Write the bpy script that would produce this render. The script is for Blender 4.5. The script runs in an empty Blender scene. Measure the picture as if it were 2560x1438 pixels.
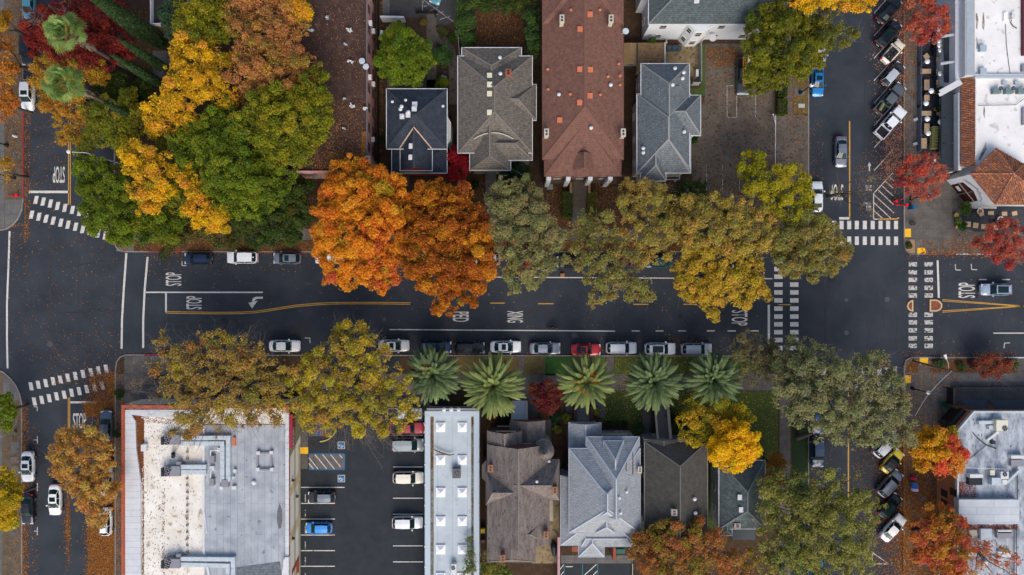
import bpy, math, random
import numpy as np
from mathutils import Vector
R = math.radians
SC, CAMH = 16.3, 106.0        # metres per photo pixel on the ground, drone height
def P(px, py, z=0.0):         # a point of the photograph at height z -> world
    k = (CAMH - z) / CAMH / SC
    return ((px - 1280) * k, (719 - py) * k, z)
scene = bpy.context.scene
COL = scene.collection
rnd = random.Random(7)

# ------------------------------------------------------------ materials
MATS = {}
def mat(name, c1, c2=None, scale=1.0, rough=0.8, detail=6.0, c3=None, s3=8.0, f3=0.5, metal=0.0, coat=0.0,
        bump=0.0, brick=None, lo=0.35, hi=0.65, spec=0.3, stretch=(1, 1, 1), emit=None):
    if name in MATS: return MATS[name]
    m = bpy.data.materials.new(name); m.use_nodes = True
    nt = m.node_tree; N = nt.nodes; L = nt.links
    b = N['Principled BSDF']
    b.inputs['Roughness'].default_value = rough
    b.inputs['Metallic'].default_value = metal
    b.inputs['Specular IOR Level'].default_value = spec
    b.inputs['Coat Weight'].default_value = coat
    b.inputs['Coat Roughness'].default_value = 0.05
    def rgba(c): return (c[0], c[1], c[2], 1)
    b.inputs['Base Color'].default_value = rgba(c1)
    geo = N.new('ShaderNodeNewGeometry')
    mp = N.new('ShaderNodeMapping'); mp.inputs['Scale'].default_value = stretch
    L.new(geo.outputs['Position'], mp.inputs['Vector'])
    last = None
    if c2:
        n = N.new('ShaderNodeTexNoise'); n.inputs['Scale'].default_value = scale; n.inputs['Detail'].default_value = detail
        n.inputs['Roughness'].default_value = 0.65
        L.new(mp.outputs[0], n.inputs['Vector'])
        rp = N.new('ShaderNodeValToRGB'); rp.color_ramp.elements[0].position = lo; rp.color_ramp.elements[1].position = hi
        rp.color_ramp.elements[0].color = rgba(c1); rp.color_ramp.elements[1].color = rgba(c2)
        L.new(n.outputs['Fac'], rp.inputs[0]); last = rp.outputs[0]
    if brick:
        # brick = (row height, brick width, dark factor)
        bt = N.new('ShaderNodeTexBrick'); bt.inputs['Scale'].default_value = 1.0
        bt.inputs['Row Height'].default_value = brick[0]; bt.inputs['Brick Width'].default_value = brick[1]
        bt.inputs['Mortar Size'].default_value = min(.03, brick[0] * 0.1); bt.inputs['Color1'].default_value = (1, 1, 1, 1)
        bt.offset = 0.0 if brick[0] > 1.2 else 0.5; d = brick[2]; bt.inputs['Color2'].default_value = (d, d, d, 1); bt.inputs['Mortar'].default_value = (d * .7, d * .7, d * .7, 1)
        vm = N.new('ShaderNodeMapping'); vm.inputs['Rotation'].default_value = (0, 0, R(brick[3] if len(brick) > 3 else 0))
        L.new(geo.outputs['Position'], vm.inputs['Vector']); L.new(vm.outputs[0], bt.inputs['Vector'])
        mx = N.new('ShaderNodeMix'); mx.data_type = 'RGBA'; mx.blend_type = 'MULTIPLY'; mx.inputs[0].default_value = 1
        if last: L.new(last, mx.inputs[6])
        else: mx.inputs[6].default_value = rgba(c1)
        L.new(bt.outputs['Color'], mx.inputs[7]); last = mx.outputs[2]
    if c3:
        n3 = N.new('ShaderNodeTexNoise'); n3.inputs['Scale'].default_value = s3; n3.inputs['Detail'].default_value = 4
        L.new(mp.outputs[0], n3.inputs['Vector'])
        r3 = N.new('ShaderNodeValToRGB'); r3.color_ramp.elements[0].position = f3; r3.color_ramp.elements[1].position = min(1, f3 + 0.08)
        L.new(n3.outputs['Fac'], r3.inputs[0])
        mx3 = N.new('ShaderNodeMix'); mx3.data_type = 'RGBA'; L.new(r3.outputs[0], mx3.inputs[0])
        if last: L.new(last, mx3.inputs[6])
        else: mx3.inputs[6].default_value = rgba(c1)
        mx3.inputs[7].default_value = rgba(c3); last = mx3.outputs[2]
    if last: L.new(last, b.inputs['Base Color'])
    if bump:
        nb = N.new('ShaderNodeTexNoise'); nb.inputs['Scale'].default_value = 14; nb.inputs['Detail'].default_value = 5
        L.new(mp.outputs[0], nb.inputs['Vector'])
        bp = N.new('ShaderNodeBump'); bp.inputs['Strength'].default_value = bump; bp.inputs['Distance'].default_value = 0.05
        L.new(nb.outputs['Fac'], bp.inputs['Height']); L.new(bp.outputs[0], b.inputs['Normal'])
    if emit:
        b.inputs['Emission Color'].default_value = rgba(emit[:3]); b.inputs['Emission Strength'].default_value = emit[3]
    MATS[name] = m; return m
def leafmat(name, tr=0.48, rough=0.55):
    if name in MATS: return MATS[name]
    m = bpy.data.materials.new(name); m.use_nodes = True
    nt = m.node_tree; N = nt.nodes; L = nt.links; b = N['Principled BSDF']; out = N['Material Output']
    a = N.new('ShaderNodeAttribute'); a.attribute_name = 'leaf_colour'; a.attribute_type = 'GEOMETRY'
    b.inputs['Roughness'].default_value = rough; b.inputs['Specular IOR Level'].default_value = 0.2
    L.new(a.outputs['Color'], b.inputs['Base Color'])
    t = N.new('ShaderNodeBsdfTranslucent'); L.new(a.outputs['Color'], t.inputs['Color'])
    mx = N.new('ShaderNodeMixShader'); mx.inputs[0].default_value = tr
    L.new(b.outputs[0], mx.inputs[1]); L.new(t.outputs[0], mx.inputs[2]); L.new(mx.outputs[0], out.inputs['Surface'])
    MATS[name] = m; return m

# ------------------------------------------------------------ mesh building
class MB:
    def __init__(s): s.v = []; s.f = []; s.m = []
    def face(s, pts, m=0):
        i = len(s.v); s.v += [tuple(p) for p in pts]; s.f.append(tuple(range(i, i + len(pts)))); s.m.append(m)
    def add(s, vs, fs, m=0):
        i = len(s.v); s.v += [tuple(p) for p in vs]
        for f in fs: s.f.append(tuple(i + k for k in f)); s.m.append(m)
    def box(s, x0, y0, z0, x1, y1, z1, m=0):
        x0, x1 = min(x0, x1), max(x0, x1); y0, y1 = min(y0, y1), max(y0, y1)
        s.add([(x0, y0, z0), (x1, y0, z0), (x1, y1, z0), (x0, y1, z0), (x0, y0, z1), (x1, y0, z1), (x1, y1, z1), (x0, y1, z1)],
              [(0, 3, 2, 1), (4, 5, 6, 7), (0, 1, 5, 4), (1, 2, 6, 5), (2, 3, 7, 6), (3, 0, 4, 7)], m)
    def bar(s, p0, p1, w, h, m=0):       # rectangular bar between two points, h along z
        p0 = Vector(p0); p1 = Vector(p1); d = (p1 - p0).normalized()
        u = d.cross(Vector((0, 0, 1)))
        if u.length < 1e-3: u = Vector((1, 0, 0))
        u.normalize(); n = u.cross(d); vs = []
        for p in (p0, p1):
            for a, b in ((-1, -1), (1, -1), (1, 1), (-1, 1)): vs.append(p + u * (w / 2 * a) + n * (h / 2 * b))
        s.add(vs, [(0, 1, 2, 3), (7, 6, 5, 4), (0, 4, 5, 1), (1, 5, 6, 2), (2, 6, 7, 3), (3, 7, 4, 0)], m)
    def prism(s, pts, z0, z1, m=0, top=True, bottom=True, mtop=None):
        n = len(pts); vs = [(p[0], p[1], z0) for p in pts] + [(p[0], p[1], z1) for p in pts]
        s.add(vs, [(i, (i + 1) % n, n + (i + 1) % n, n + i) for i in range(n)], m)
        if top: s.face([(p[0], p[1], z1) for p in pts], m if mtop is None else mtop)
        if bottom: s.face([(p[0], p[1], z0) for p in reversed(pts)], m)
    def tube(s, p0, p1, r0, r1=None, n=8, m=0, caps=True):
        if r1 is None: r1 = r0
        p0 = Vector(p0); p1 = Vector(p1); d = p1 - p0
        if d.length < 1e-6: return
        d.normalize(); u = d.cross(Vector((0, 0, 1)))
        if u.length < 1e-3: u = Vector((1, 0, 0))
        u.normalize(); w = d.cross(u); vs = []
        for p, r in ((p0, r0), (p1, r1)):
            for k in range(n):
                a = 2 * math.pi * k / n; vs.append(p + u * (r * math.cos(a)) + w * (r * math.sin(a)))
        s.add(vs, [(k, (k + 1) % n, n + (k + 1) % n, n + k) for k in range(n)], m)
        if caps: s.face(vs[:n][::-1], m); s.face(vs[n:], m)
    def path(s, pts, r, n=8, m=0):
        for a, b in zip(pts, pts[1:]): s.tube(a, b, r, r, n, m)
    def lathe(s, prof, c=(0, 0, 0), n=16, m=0, a0=0):   # prof (r,z)
        vs = []
        for r, z in prof:
            for k in range(n):
                a = a0 + 2 * math.pi * k / n; vs.append((c[0] + r * math.cos(a), c[1] + r * math.sin(a), c[2] + z))
        fs = []
        for j in range(len(prof) - 1):
            for k in range(n): fs.append((j * n + k, j * n + (k + 1) % n, (j + 1) * n + (k + 1) % n, (j + 1) * n + k))
        s.add(vs, fs, m); s.face(vs[:n][::-1], m); s.face(vs[-n:], m)
    def ring(s, outer, inner, z0, z1, m=0):
        n = len(outer)
        for i in range(n):
            j = (i + 1) % n; a, b, c, d = outer[i], outer[j], inner[j], inner[i]
            s.face([(a[0], a[1], z1), (b[0], b[1], z1), (c[0], c[1], z1), (d[0], d[1], z1)], m)
            s.face([(a[0], a[1], z0), (b[0], b[1], z0), (b[0], b[1], z1), (a[0], a[1], z1)], m)
            s.face([(d[0], d[1], z1), (c[0], c[1], z1), (c[0], c[1], z0), (d[0], d[1], z0)], m)
    def build(s, name, mats, parent=None, local=False, smooth=False, origin=None):
        if not isinstance(mats, (list, tuple)): mats = [mats]
        if not s.v: return None
        v = np.array(s.v, dtype=np.float64)
        if local: o = np.zeros(3)
        elif parent is not None:
            o = np.array(parent['_w'] if '_w' in parent else parent.location)
        else:
            mn = v.min(0); mx = v.max(0); o = np.array([(mn[0] + mx[0]) / 2, (mn[1] + mx[1]) / 2, mn[2]]) if origin is None else np.array(origin)
        me = bpy.data.meshes.new(name); me.from_pydata([tuple(x) for x in (v - o)], [], s.f)
        for mt in mats: me.materials.append(mt)
        if len(mats) > 1: me.polygons.foreach_set('material_index', s.m)
        if smooth: me.polygons.foreach_set('use_smooth', [True] * len(s.f))
        me.update()
        ob = bpy.data.objects.new(name, me); COL.objects.link(ob)
        if parent is not None: ob.parent = parent
        elif not local: ob.location = o
        return ob
def thing(name, label, cat, loc=(0, 0, 0), rz=0.0, group=None):
    o = bpy.data.objects.new(name, None); COL.objects.link(o); o.empty_display_size = 0.3
    o.location = loc; o.rotation_euler = (0, 0, rz); o['label'] = label; o['category'] = cat
    if group: o['group'] = group
    return o
def tag(o, label, cat, group=None):
    o['label'] = label; o['category'] = cat
    if group: o['group'] = group
    return o
def struct(o, label=None):
    o['kind'] = 'structure'
    if label: o['label'] = label
    return o
def copy_tree(o, parent=None):
    c = o.copy(); COL.objects.link(c)
    if parent is not None: c.parent = parent
    for ch in list(o.children): copy_tree(ch, c)
    return c
def area(pts): return sum(a[0] * b[1] - b[0] * a[1] for a, b in zip(pts, pts[1:] + pts[:1])) / 2
def inset(pts, d):
    pts = [(p[0], p[1]) for p in pts]; sg = 1 if area(pts) > 0 else -1; n = len(pts); out = []
    for i in range(n):
        p0, p1, p2 = Vector(pts[i - 1]), Vector(pts[i]), Vector(pts[(i + 1) % n])
        a = (p1 - p0).normalized(); b = (p2 - p1).normalized()
        na = Vector((-a.y, a.x)) * sg; nb = Vector((-b.y, b.x)) * sg
        q = na + nb; den = 1 + na.dot(nb); q = q / max(den, 0.3)
        out.append((p1.x + q.x * d, p1.y + q.y * d))
    return out
def W(pts, z=0.0): return [P(x, y, z) for x, y in pts]
def rect(x0, y0, x1, y1): return [(x0, y0), (x1, y0), (x1, y1), (x0, y1)]
def arc(cx, cy, r, a0, a1, n=8):
    return [(cx + r * math.cos(R(a0 + (a1 - a0) * i / n)), cy - r * math.sin(R(a0 + (a1 - a0) * i / n))) for i in range(n + 1)]

# ------------------------------------------------------------ world, sun, camera
w = bpy.data.worlds.new("World"); scene.world = w; w.use_nodes = True
sky = w.node_tree.nodes.new('ShaderNodeTexSky'); sky.sky_type = 'NISHITA'; sky.sun_disc = False
SE, SR = R(42), R(168)
sky.sun_elevation = SE; sky.sun_rotation = SR; sky.air_density = 1.0; sky.dust_density = 4.0; sky.ozone_density = 1.0
w.node_tree.links.new(sky.outputs[0], w.node_tree.nodes['Background'].inputs[0])
w.node_tree.nodes['Background'].inputs[1].default_value = 0.145
ld = bpy.data.lights.new('sun', 'SUN'); ld.energy = 1.2; ld.angle = R(42); ld.color = (1, 0.95, 0.88)
lo = bpy.data.objects.new('sun', ld); COL.objects.link(lo)
sd = Vector((math.sin(SR) * math.cos(SE), math.cos(SR) * math.cos(SE), math.sin(SE)))
lo.rotation_euler = sd.to_track_quat('Z', 'Y').to_euler(); lo.location = sd * 200
cd = bpy.data.cameras.new('camera'); cam = bpy.data.objects.new('camera', cd); COL.objects.link(cam)
cam.location = (0, 0, CAMH); cd.sensor_width = 36; cd.lens = 36 * CAMH / (2560 / SC); cd.clip_end = 2000
scene.camera = cam
scene.view_settings.view_transform = 'Standard'; scene.view_settings.look = 'None'
scene.view_settings.exposure = 0.45; scene.view_settings.gamma = 1

# shared materials
ASPH = mat('asphalt', (.020, .026, .036), (.038, .045, .057), scale=.22, lo=.34, hi=.68, detail=9, rough=.85, c3=(.045, .044, .046), s3=22, f3=.64, bump=.2)
LOT = mat('lot_asphalt', (.014, .019, .026), (.023, .029, .036), scale=.5, rough=.8, c3=(.04, .043, .048), s3=20, f3=.66, bump=.15)
OLDLOT = mat('old_concrete', (.088, .073, .060), (.145, .122, .098), scale=.35, rough=.9, c3=(.055, .042, .034), s3=3.0, f3=.56)
CONC = mat('sidewalk_concrete', (.085, .078, .072), (.135, .122, .110), scale=.8, rough=.9, brick=(1.5, 1.5, .94), c3=(.06, .05, .043), s3=6, f3=.6)
CONCR = mat('light_sidewalk', (.10, .098, .098), (.15, .145, .14), scale=.6, rough=.9, brick=(1.6, 1.6, .95), c3=(.075, .068, .062), s3=5, f3=.6)
DIRT = mat('bare_soil', (.035, .021, .013), (.070, .042, .025), scale=1.2, rough=1, c3=(.10, .055, .025), s3=9, f3=.56)
MULCH = mat('leafy_mulch', (.06, .028, .014), (.13, .06, .025), scale=3, rough=1, c3=(.2, .1, .04), s3=14, f3=.6)
GRASS = mat('lawn_grass', (.038, .072, .014), (.070, .100, .024), scale=2.0, rough=1, c3=(.085, .075, .03), s3=7, f3=.6)
DGRASS = mat('dark_lawn', (.034, .062, .014), (.060, .088, .020), scale=2.0, rough=1, c3=(.07, .06, .02), s3=7, f3=.62)
GGRASS = mat('bright_lawn', (.020, .075, .015), (.04, .10, .022), scale=2.5, rough=1, c3=(.02, .045, .012), s3=9, f3=.6)
DRYG = mat('dry_verge', (.10, .075, .03), (.16, .115, .045), scale=2, rough=1, c3=(.07, .065, .02), s3=6, f3=.55)
KERB = mat('kerb_concrete', (.17, .16, .15), (.25, .235, .22), scale=3, rough=.9)
KRED = mat('red_kerb_paint', (.20, .018, .030), (.30, .03, .05), scale=4, rough=.7)
KYEL = mat('yellow_kerb_paint', (.62, .48, .12), (.5, .38, .1), scale=4, rough=.7)
WHITE = mat('white_road_paint', (.62, .60, .56), (.50, .48, .45), scale=2.0, rough=.7, c3=(.10, .10, .10), s3=7, f3=.61)
WORN = mat('worn_road_paint', (.50, .48, .45), (.42, .40, .37), scale=2.0, rough=.7, c3=(.035, .036, .04), s3=3.2, f3=.52)
YEL = mat('yellow_road_paint', (.55, .30, .045), (.45, .24, .04), scale=2, rough=.7, c3=(.06, .05, .04), s3=7, f3=.64)
TACT = mat('tactile_yellow', (.85, .47, .01), (.75, .40, .01), scale=6, rough=.6)
PWHITE = mat('white_paint', (.62, .63, .64), (.52, .53, .54), scale=2, rough=.6)
CREAM = mat('cream_paint', (.50, .46, .38), (.42, .38, .31), scale=2, rough=.7)
DARKM = mat('black_metal', (.012, .014, .018), rough=.4, spec=.5)
STEEL = mat('galvanised_steel', (.50, .56, .60), (.38, .44, .49), scale=2, rough=.5)
GREYM = mat('grey_unit_paint', (.25, .25, .29), (.20, .20, .23), scale=5, rough=.5)
GLASS = mat('window_glass', (.018, .024, .030), rough=.08, spec=.8)
WOOD = mat('table_wood', (.48, .31, .15), (.36, .22, .10), scale=6, rough=.6, stretch=(1, 6, 1))
BARK = mat('bark', (.055, .040, .032), (.09, .07, .058), scale=6, rough=.95)
TWIG = mat('twig_bark', (.13, .105, .095), (.19, .155, .14), scale=3, rough=.9)
LEAF = leafmat('foliage')
LITTER = leafmat('fallen_leaf', tr=.1, rough=.8)
# ------------------------------------------------------------ ground, road, blocks
def sheet(name, polys, z, m, label=None, zpar=0.0):
    b = MB()
    for pts in polys:
        b.face([(p[0], p[1], z) for p in (W(pts) if area([(x, -y) for x, y in pts]) > 0 else W(pts)[::-1])])
    return struct(b.build(name, m), label)
g = MB(); g.face([(-900, -900, -.08), (900, -900, -.08), (900, 900, -.08), (-900, 900, -.08)])
struct(g.build('ground', DIRT))
sheet('road', [rect(-1500, -1500, 4100, 3000)], 0.0, ASPH, 'dark asphalt of the streets')
def block(name, pts, top, label=None):
    b = MB(); wp = [(p[0], p[1]) for p in W(pts)]
    if area(wp) < 0: wp = wp[::-1]
    inn = inset(wp, .17); b.prism(inn, -.02, .13, 0, bottom=False)
    struct(b.build(name, top), label)
    k = MB(); k.ring(wp, inset(wp, .18), 0, .15); struct(k.build('kerb', KERB), 'concrete kerb edging the ' + name)
TANP = mat('tan_paving', (.082, .064, .045), (.13, .10, .068), scale=.9, rough=.9, c3=(.12, .055, .02), s3=10, f3=.6)
block('pavement', [(-700, -700), (60, -700), (60, 495), (57, 525), (47, 548), (32, 565), (15, 575), (-10, 579), (-700, 579)], TANP, 'brown paved corner at the upper left')
block('pavement', [(-700, 922), (-10, 922), (10, 929), (28, 945), (42, 963), (52, 985), (57, 1010), (57, 2100), (-700, 2100)], TANP, 'tan paved corner at the lower left')
block('yard_ground', [(286, -700), (286, 600), (289, 617), (297, 627), (312, 631), (2003, 631), (2015, 627), (2022, 612), (2022, -700)], DIRT, 'leafy brown soil of the upper middle block')
block('yard_ground', [(288, 2100), (288, 930), (291, 905), (300, 892), (315, 886), (2003, 889), (2016, 893), (2022, 905), (2022, 2100)], DIRT, 'leafy brown soil of the lower middle block')
block('pavement', [(2258, -700), (2258, 610), (2262, 627), (2275, 637), (3500, 637), (3500, -700)], CONC, 'grey brown pavement by the white restaurant')
block('pavement', [(2258, 2100), (2258, 915), (2264, 899), (2278, 892), (3500, 893), (3500, 2100)], CONC, 'grey brown pavement by the brick corner building')
Z1, Z2, Z3 = .136, .141, .146
sheet('sidewalk', [rect(-690, 300, 12, 570), rect(-690, -690, 12, 296), rect(-690, 1000, 6, 2090)], Z1, CONCR, 'worn light sidewalk at the left edge')
sheet('sidewalk', [[(14, 500), (56, 500), (52, 528), (40, 550), (26, 563), (14, 569)], [(10, 935), (26, 950), (40, 968), (50, 990), (54, 1000), (10, 1000)]], Z2, CONCR, 'ramped corner paving')
sheet('sidewalk', [rect(300, 572, 2018, 601)], Z1, CONC, 'sidewalk behind the upper row of street trees')
sheet('verge', [rect(380, 603, 2016, 629)], Z1, MULCH, 'leaf covered verge along the upper kerb')
sheet('sidewalk', [rect(292, 602, 336, 629)], Z2, CONCR, 'corner paving beside the yellow green trees')
sheet('old_lot', [[(1762, 110), (1944, 110), (1944, 285), (2020, 290), (2020, 571), (1730, 571), (1730, 345), (1762, 240)]], Z1, OLDLOT, 'stained brown concrete of the old car lot')
sheet('sidewalk', [rect(1958, -300, 1981, 287)], Z1, CONC, 'narrow walk beside the dry verge')
sheet('verge', [rect(1982, -300, 2019, 285)], Z1, DRYG, 'dry grass verge beside the blue sedan')
sheet('path', [rect(1430, 520, 1475, 572), rect(1213, 455, 1241, 572), rect(1608, 465, 1660, 572)], Z2, CONC, 'short walks down to the sidewalk')
sheet('path', [rect(1067, 32, 1091, 225), [(1091, 82), (1108, 88), (1126, 103), (1138, 125), (1143, 150), (1143, 262), (1123, 262), (1122, 150), (1117, 130), (1106, 114), (1091, 106)], rect(968, 200, 1088, 222)], Z2, OLDLOT, 'curved garden path behind the dark slate house')
sheet('parking_lot', [[(975, -300), (1145, -300), (1145, 50), (1100, 70), (1067, 44), (975, 44)]], Z1, mat('grey_lot', (.045, .045, .047), (.06, .058, .058), scale=.8, rough=.9, c3=(.05, .035, .022), s3=6, f3=.6), 'small grey car lot at the top')
sheet('path', [rect(957, -300, 974, 52)], Z1, CONCR, 'pale concrete strip beside the pink building')
sheet('yard', [rect(1190, -200, 1310, 118)], Z1, mat('red_mulch', (.055, .030, .018), (.10, .052, .028), scale=2, rough=1, c3=(.15, .055, .018), s3=5, f3=.56), 'reddish mulch backyard')
sheet('patio', [rect(1663, 113, 1746, 213)], Z1, mat('tan_patio', (.16, .115, .06), (.24, .19, .11), scale=.7, rough=.9, c3=(.08, .05, .03), s3=2.2, f3=.58), 'stained tan patio behind the grey blue house')
sheet('lawn', [[(1749, 112), (1762, 112), (1762, 240), (1727, 240), (1727, 222), (1749, 222)]], Z2, GRASS, 'narrow green strip beside the patio')
sheet('driveway', [rect(383, 128, 442, 212)], Z1, CONCR, 'pale slab between the cypress trees')
# lower middle block
sheet('sidewalk', [rect(310, 935, 2016, 976), rect(312, 890, 440, 934), rect(310, 977, 440, 1012), rect(291, 935, 309, 2090), rect(1948, 977, 1975, 2090)], Z1, CONC, 'sidewalk of the lower middle block')
sheet('verge', [rect(1140, 892, 1294, 934), rect(1311, 892, 1362, 934)], Z1, DRYG, 'dry patchy verge')
sheet('verge', [rect(1362, 892, 1425, 938)], Z1, GGRASS, 'bright green verge')
sheet('verge', [rect(1425, 892, 1514, 934), rect(1536, 892, 1905, 934)], Z1, GRASS, 'leaf dotted green verge')
sheet('path', [rect(1295, 892, 1310, 934), rect(1515, 892, 1535, 934), rect(1606, 976, 1626, 1110), rect(1280, 976, 1345, 1100), rect(1345, 1050, 1378, 1160)], Z2, CONC, 'garden walks')
sheet('lawn', [rect(1502, 978, 1604, 1058), rect(1672, 978, 1944, 1320)], Z1, DGRASS, 'dark lawns between the houses')
b = MB(); o_ = [P(*p) for p in arc(1464, 1030, 50, 200, -20, 16)]; i_ = [P(*p) for p in arc(1464, 1030, 32, 200, -20, 16)]
for k in range(16): b.face([(o_[k][0], o_[k][1], Z3), (i_[k][0], i_[k][1], Z3), (i_[k + 1][0], i_[k + 1][1], Z3), (o_[k + 1][0], o_[k + 1][1], Z3)])
b.face([(x, y, Z3) for x, y, _ in W([(1417, 1036), (1417, 1120), (1434, 1120), (1434, 1036)])][::-1])
struct(b.build('path', CONCR), 'curved walk round the front steps')
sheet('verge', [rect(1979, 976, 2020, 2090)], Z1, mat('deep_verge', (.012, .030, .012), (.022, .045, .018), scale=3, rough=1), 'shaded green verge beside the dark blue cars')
sheet('parking_lot', [rect(753, 1030, 1120, 2090), rect(780, 976, 1120, 1031), rect(820, 889, 1000, 936)], Z2, LOT, 'fresh black asphalt of the shop car lot')
sheet('driveway', [[(1338, 1290), (1345, 1245), (1398, 1245), (1398, 1408), (1330, 1408)]], Z1, mat('yellow_drive', (.20, .15, .08), (.28, .22, .13), scale=.8, rough=.9, c3=(.12, .09, .05), s3=2, f3=.56), 'yellowish driveway beside the brown house')
sheet('path', [rect(1402, 1388, 1582, 1408)], Z1, CONCR, 'concrete walk in front of the small lower lot')
sheet('parking_lot', [rect(1400, 1408, 1582, 1700)], Z1, LOT, 'small lower lot with teal stall lines')
# right hand blocks
sheet('patio', [rect(2292, 60, 2352, 425), [(2400, 536), (2412, 512), (3000, 512), (3000, 578), (2440, 580), (2405, 570)]], Z1, mat('slate_pavers', (.040, .042, .055), (.062, .064, .078), scale=2, rough=.8, brick=(.35, .7, .8)), 'dark paver patio of the restaurant')
sheet('sidewalk', [rect(2330, 935, 3400, 1032)], Z1, CONCR, 'pale sidewalk beside the brick building')
sheet('planting_bed', [[(2264, 918), (2270, 906), (2282, 897), (2294, 896), (2294, 932), (2264, 932)], rect(2323, 897, 2542, 931)], Z2, MULCH, 'mulched corner beds')
sheet('planting_bed', [[(2262, 600), (2286, 600), (2288, 634), (2276, 634), (2264, 624)]], Z2, mat('pale_mulch', (.25, .15, .08), (.35, .23, .13), scale=8, rough=1), 'small tan planting bed at the kerb corner')
for r_ in (rect(2259, 572, 2276, 593), rect(2292, 620, 2313, 636), rect(2298, 895, 2319, 911), rect(2259, 938, 2276, 957)):
    sheet('tactile_paving', [r_], Z3, TACT, 'yellow tactile ramp panel')
sheet('tactile_paving', [rect(751, 1118, 771, 1134)], Z3, TACT, 'yellow tactile ramp panel at the shop wall')
# painted kerbs
def strip(pts, w, z, m, name, label=None, zz=0):
    b = MB()
    for a, c in zip(pts, pts[1:]):
        p, q = Vector(P(*a)), Vector(P(*c)); d = (q - p).normalized(); n = Vector((-d.y, d.x, 0)) * w / SC / 2
        e = d * 0.0
        b.face([(p - n + Vector((0, 0, z)) - e), (q - n + Vector((0, 0, z))) + e, (q + n + Vector((0, 0, z))) + e, (p + n + Vector((0, 0, z))) - e])
    return struct(b.build(name, m), label)
strip([(59, 265), (59, 497)], 3.5, .155, KRED, 'kerb_paint', 'red painted kerb')
strip([(372, 629), (455, 630)], 3, .155, KRED, 'kerb_paint', 'red painted kerb by the dark blue hatchback')
strip([(362, 887.5), (462, 887.8)], 3, .155, KRED, 'kerb_paint', 'red painted kerb by the blue box')
strip([(2318, 635.6), (2386, 635.6)], 3, .155, KRED, 'kerb_paint', 'red painted kerb by the restaurant corner')
strip([(2388, 635.6), (2560, 635.6)], 3, .155, PWHITE, 'kerb_paint', 'white painted kerb')
strip([(2510, 894), (2700, 894)], 3, .155, PWHITE, 'kerb_paint', 'white painted kerb by the mulched bed')
# ------------------------------------------------------------ road markings
MZ = .006
def line(pts, w, m=WHITE, z=MZ, name='road_line', label=None): return strip(pts, w, z, m, name, label)
def bars(cs, bw, bh, lean=0, m=WHITE, label=None):
    b = MB()
    for x, y in cs:
        b.face([(p[0], p[1], MZ) for p in W([(x - bw / 2 - lean, y + bh / 2), (x + bw / 2 - lean, y + bh / 2), (x + bw / 2 + lean, y - bh / 2), (x - bw / 2 + lean, y - bh / 2)])])
    struct(b.build('crosswalk', m), label)
bars([(90, 500), (108, 504), (126, 509), (144, 515), (162, 520), (181, 525), (199, 530), (217, 536), (235, 541), (253, 546), (79, 537), (97, 542), (115, 547), (133, 552), (152, 557), (170, 562), (189, 567), (207, 573), (226, 578), (245, 584), (263, 589)], 9.5, 20, 2.2, WHITE, 'slanting crosswalk at the upper left corner')
bars([(77.6, 966), (95.8, 962), (114.5, 958), (133, 953), (151, 949), (169.6, 944.5), (188.5, 940), (207.7, 935), (227.5, 931), (246.7, 926), (265.4, 922), (86, 1004), (104.5, 1000), (123, 995.6), (141.4, 991), (160.6, 987), (179, 982), (198, 978), (217, 973), (236.5, 969), (255.4, 964)], 9.5, 20, -2, WHITE, 'slanting crosswalk at the lower left corner')
bars([(x, 562.7 + 39.4 * r) for r in (0, 1) for x in (2104, 2123, 2142, 2162, 2181.7, 2201.3, 2220.3, 2240)] + [(2085, 562.7), (2085, 602)], 10, 21, 0, WHITE, 'crosswalk below the two STOP lanes')
bars([(x, y) for x in (1946, 1985.7) for y in (654, 673, 692, 711.7, 731.3, 751.3, 771.7, 791.7, 811, 830.7, 850.3, 870.3)], 21, 11, 0, WHITE, 'crosswalk across the main street left of the crossing')
bars([(x, y) for x in (2282, 2321.7) for y in (661, 681, 700, 720, 739, 787, 806, 826, 846, 865)], 21, 11, 0, WORN, 'worn crosswalk broken by the brick islands')
bars([(2062 + 19.5 * i, y) for i in range(10) for y in (927, 966)], 10, 21, 0, WORN, 'crosswalk under the grey green tree')
line([(24, 578), (20.5, 680), (17.5, 760), (17.5, 850), (19, 921)], 4.5, label='white line at the left edge')
line([(316, 633), (309, 730), (305, 800), (304, 872)], 5, label='long white crossing line')
line([(369, 643), (362, 720), (358, 800), (358, 870)], 5, label='long white limit line')
line([(365, 731), (657, 731)], 3.5, label='white turn lane line')
line([(415, 733), (415, 781)], 4.5); line([(72, 480), (172, 480)], 6, label='stop bar of the upper left lane')
line([(176, 1006), (242, 1006)], 5); line([(2098, 546), (2124, 546)], 6)
line([(1922, 762), (1922, 862)], 5.5, label='stop bar left of the crossing'); line([(2344, 651), (2347, 745)], 5)
for dx in (-2.2, 2.2): line([(173.5 + dx, -60), (173.5 + dx, 512)], 2.2, YEL, label='double yellow centre line of the upper left street')
for dx in (-1.8, 1.8): line([(172.5 + dx, 994), (172.5 + dx, 1160)], 2, YEL, label='double yellow centre line of the lower left street')
cur = [(415, 781), (540, 783), (600, 782.5), (640, 780), (670, 776), (700, 771), (740, 765), (790, 760.5), (830, 758.5), (870, 758), (950, 758), (1026, 759)]
for dy in (-1.9, 1.9): line([(x, y + dy) for x, y in cur], 1.9, YEL, label='curving double yellow line')
line([(2124, 303), (2124, 546)], 3.2, YEL, label='yellow centre line by the grey sedan'); line([(2121, 975), (2121, 1600)], 3.2, YEL)
for x0, x1, y in ((1226, 1262, 758), (1345, 1384, 759.5), (1465, 1504, 759.5), (1583, 1621, 761), (1709, 1742, 761)): line([(x0, y), (x1, y)], 2.6, YEL)
line([(1946, 762), (1977, 762)], 2.2, YEL)
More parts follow.
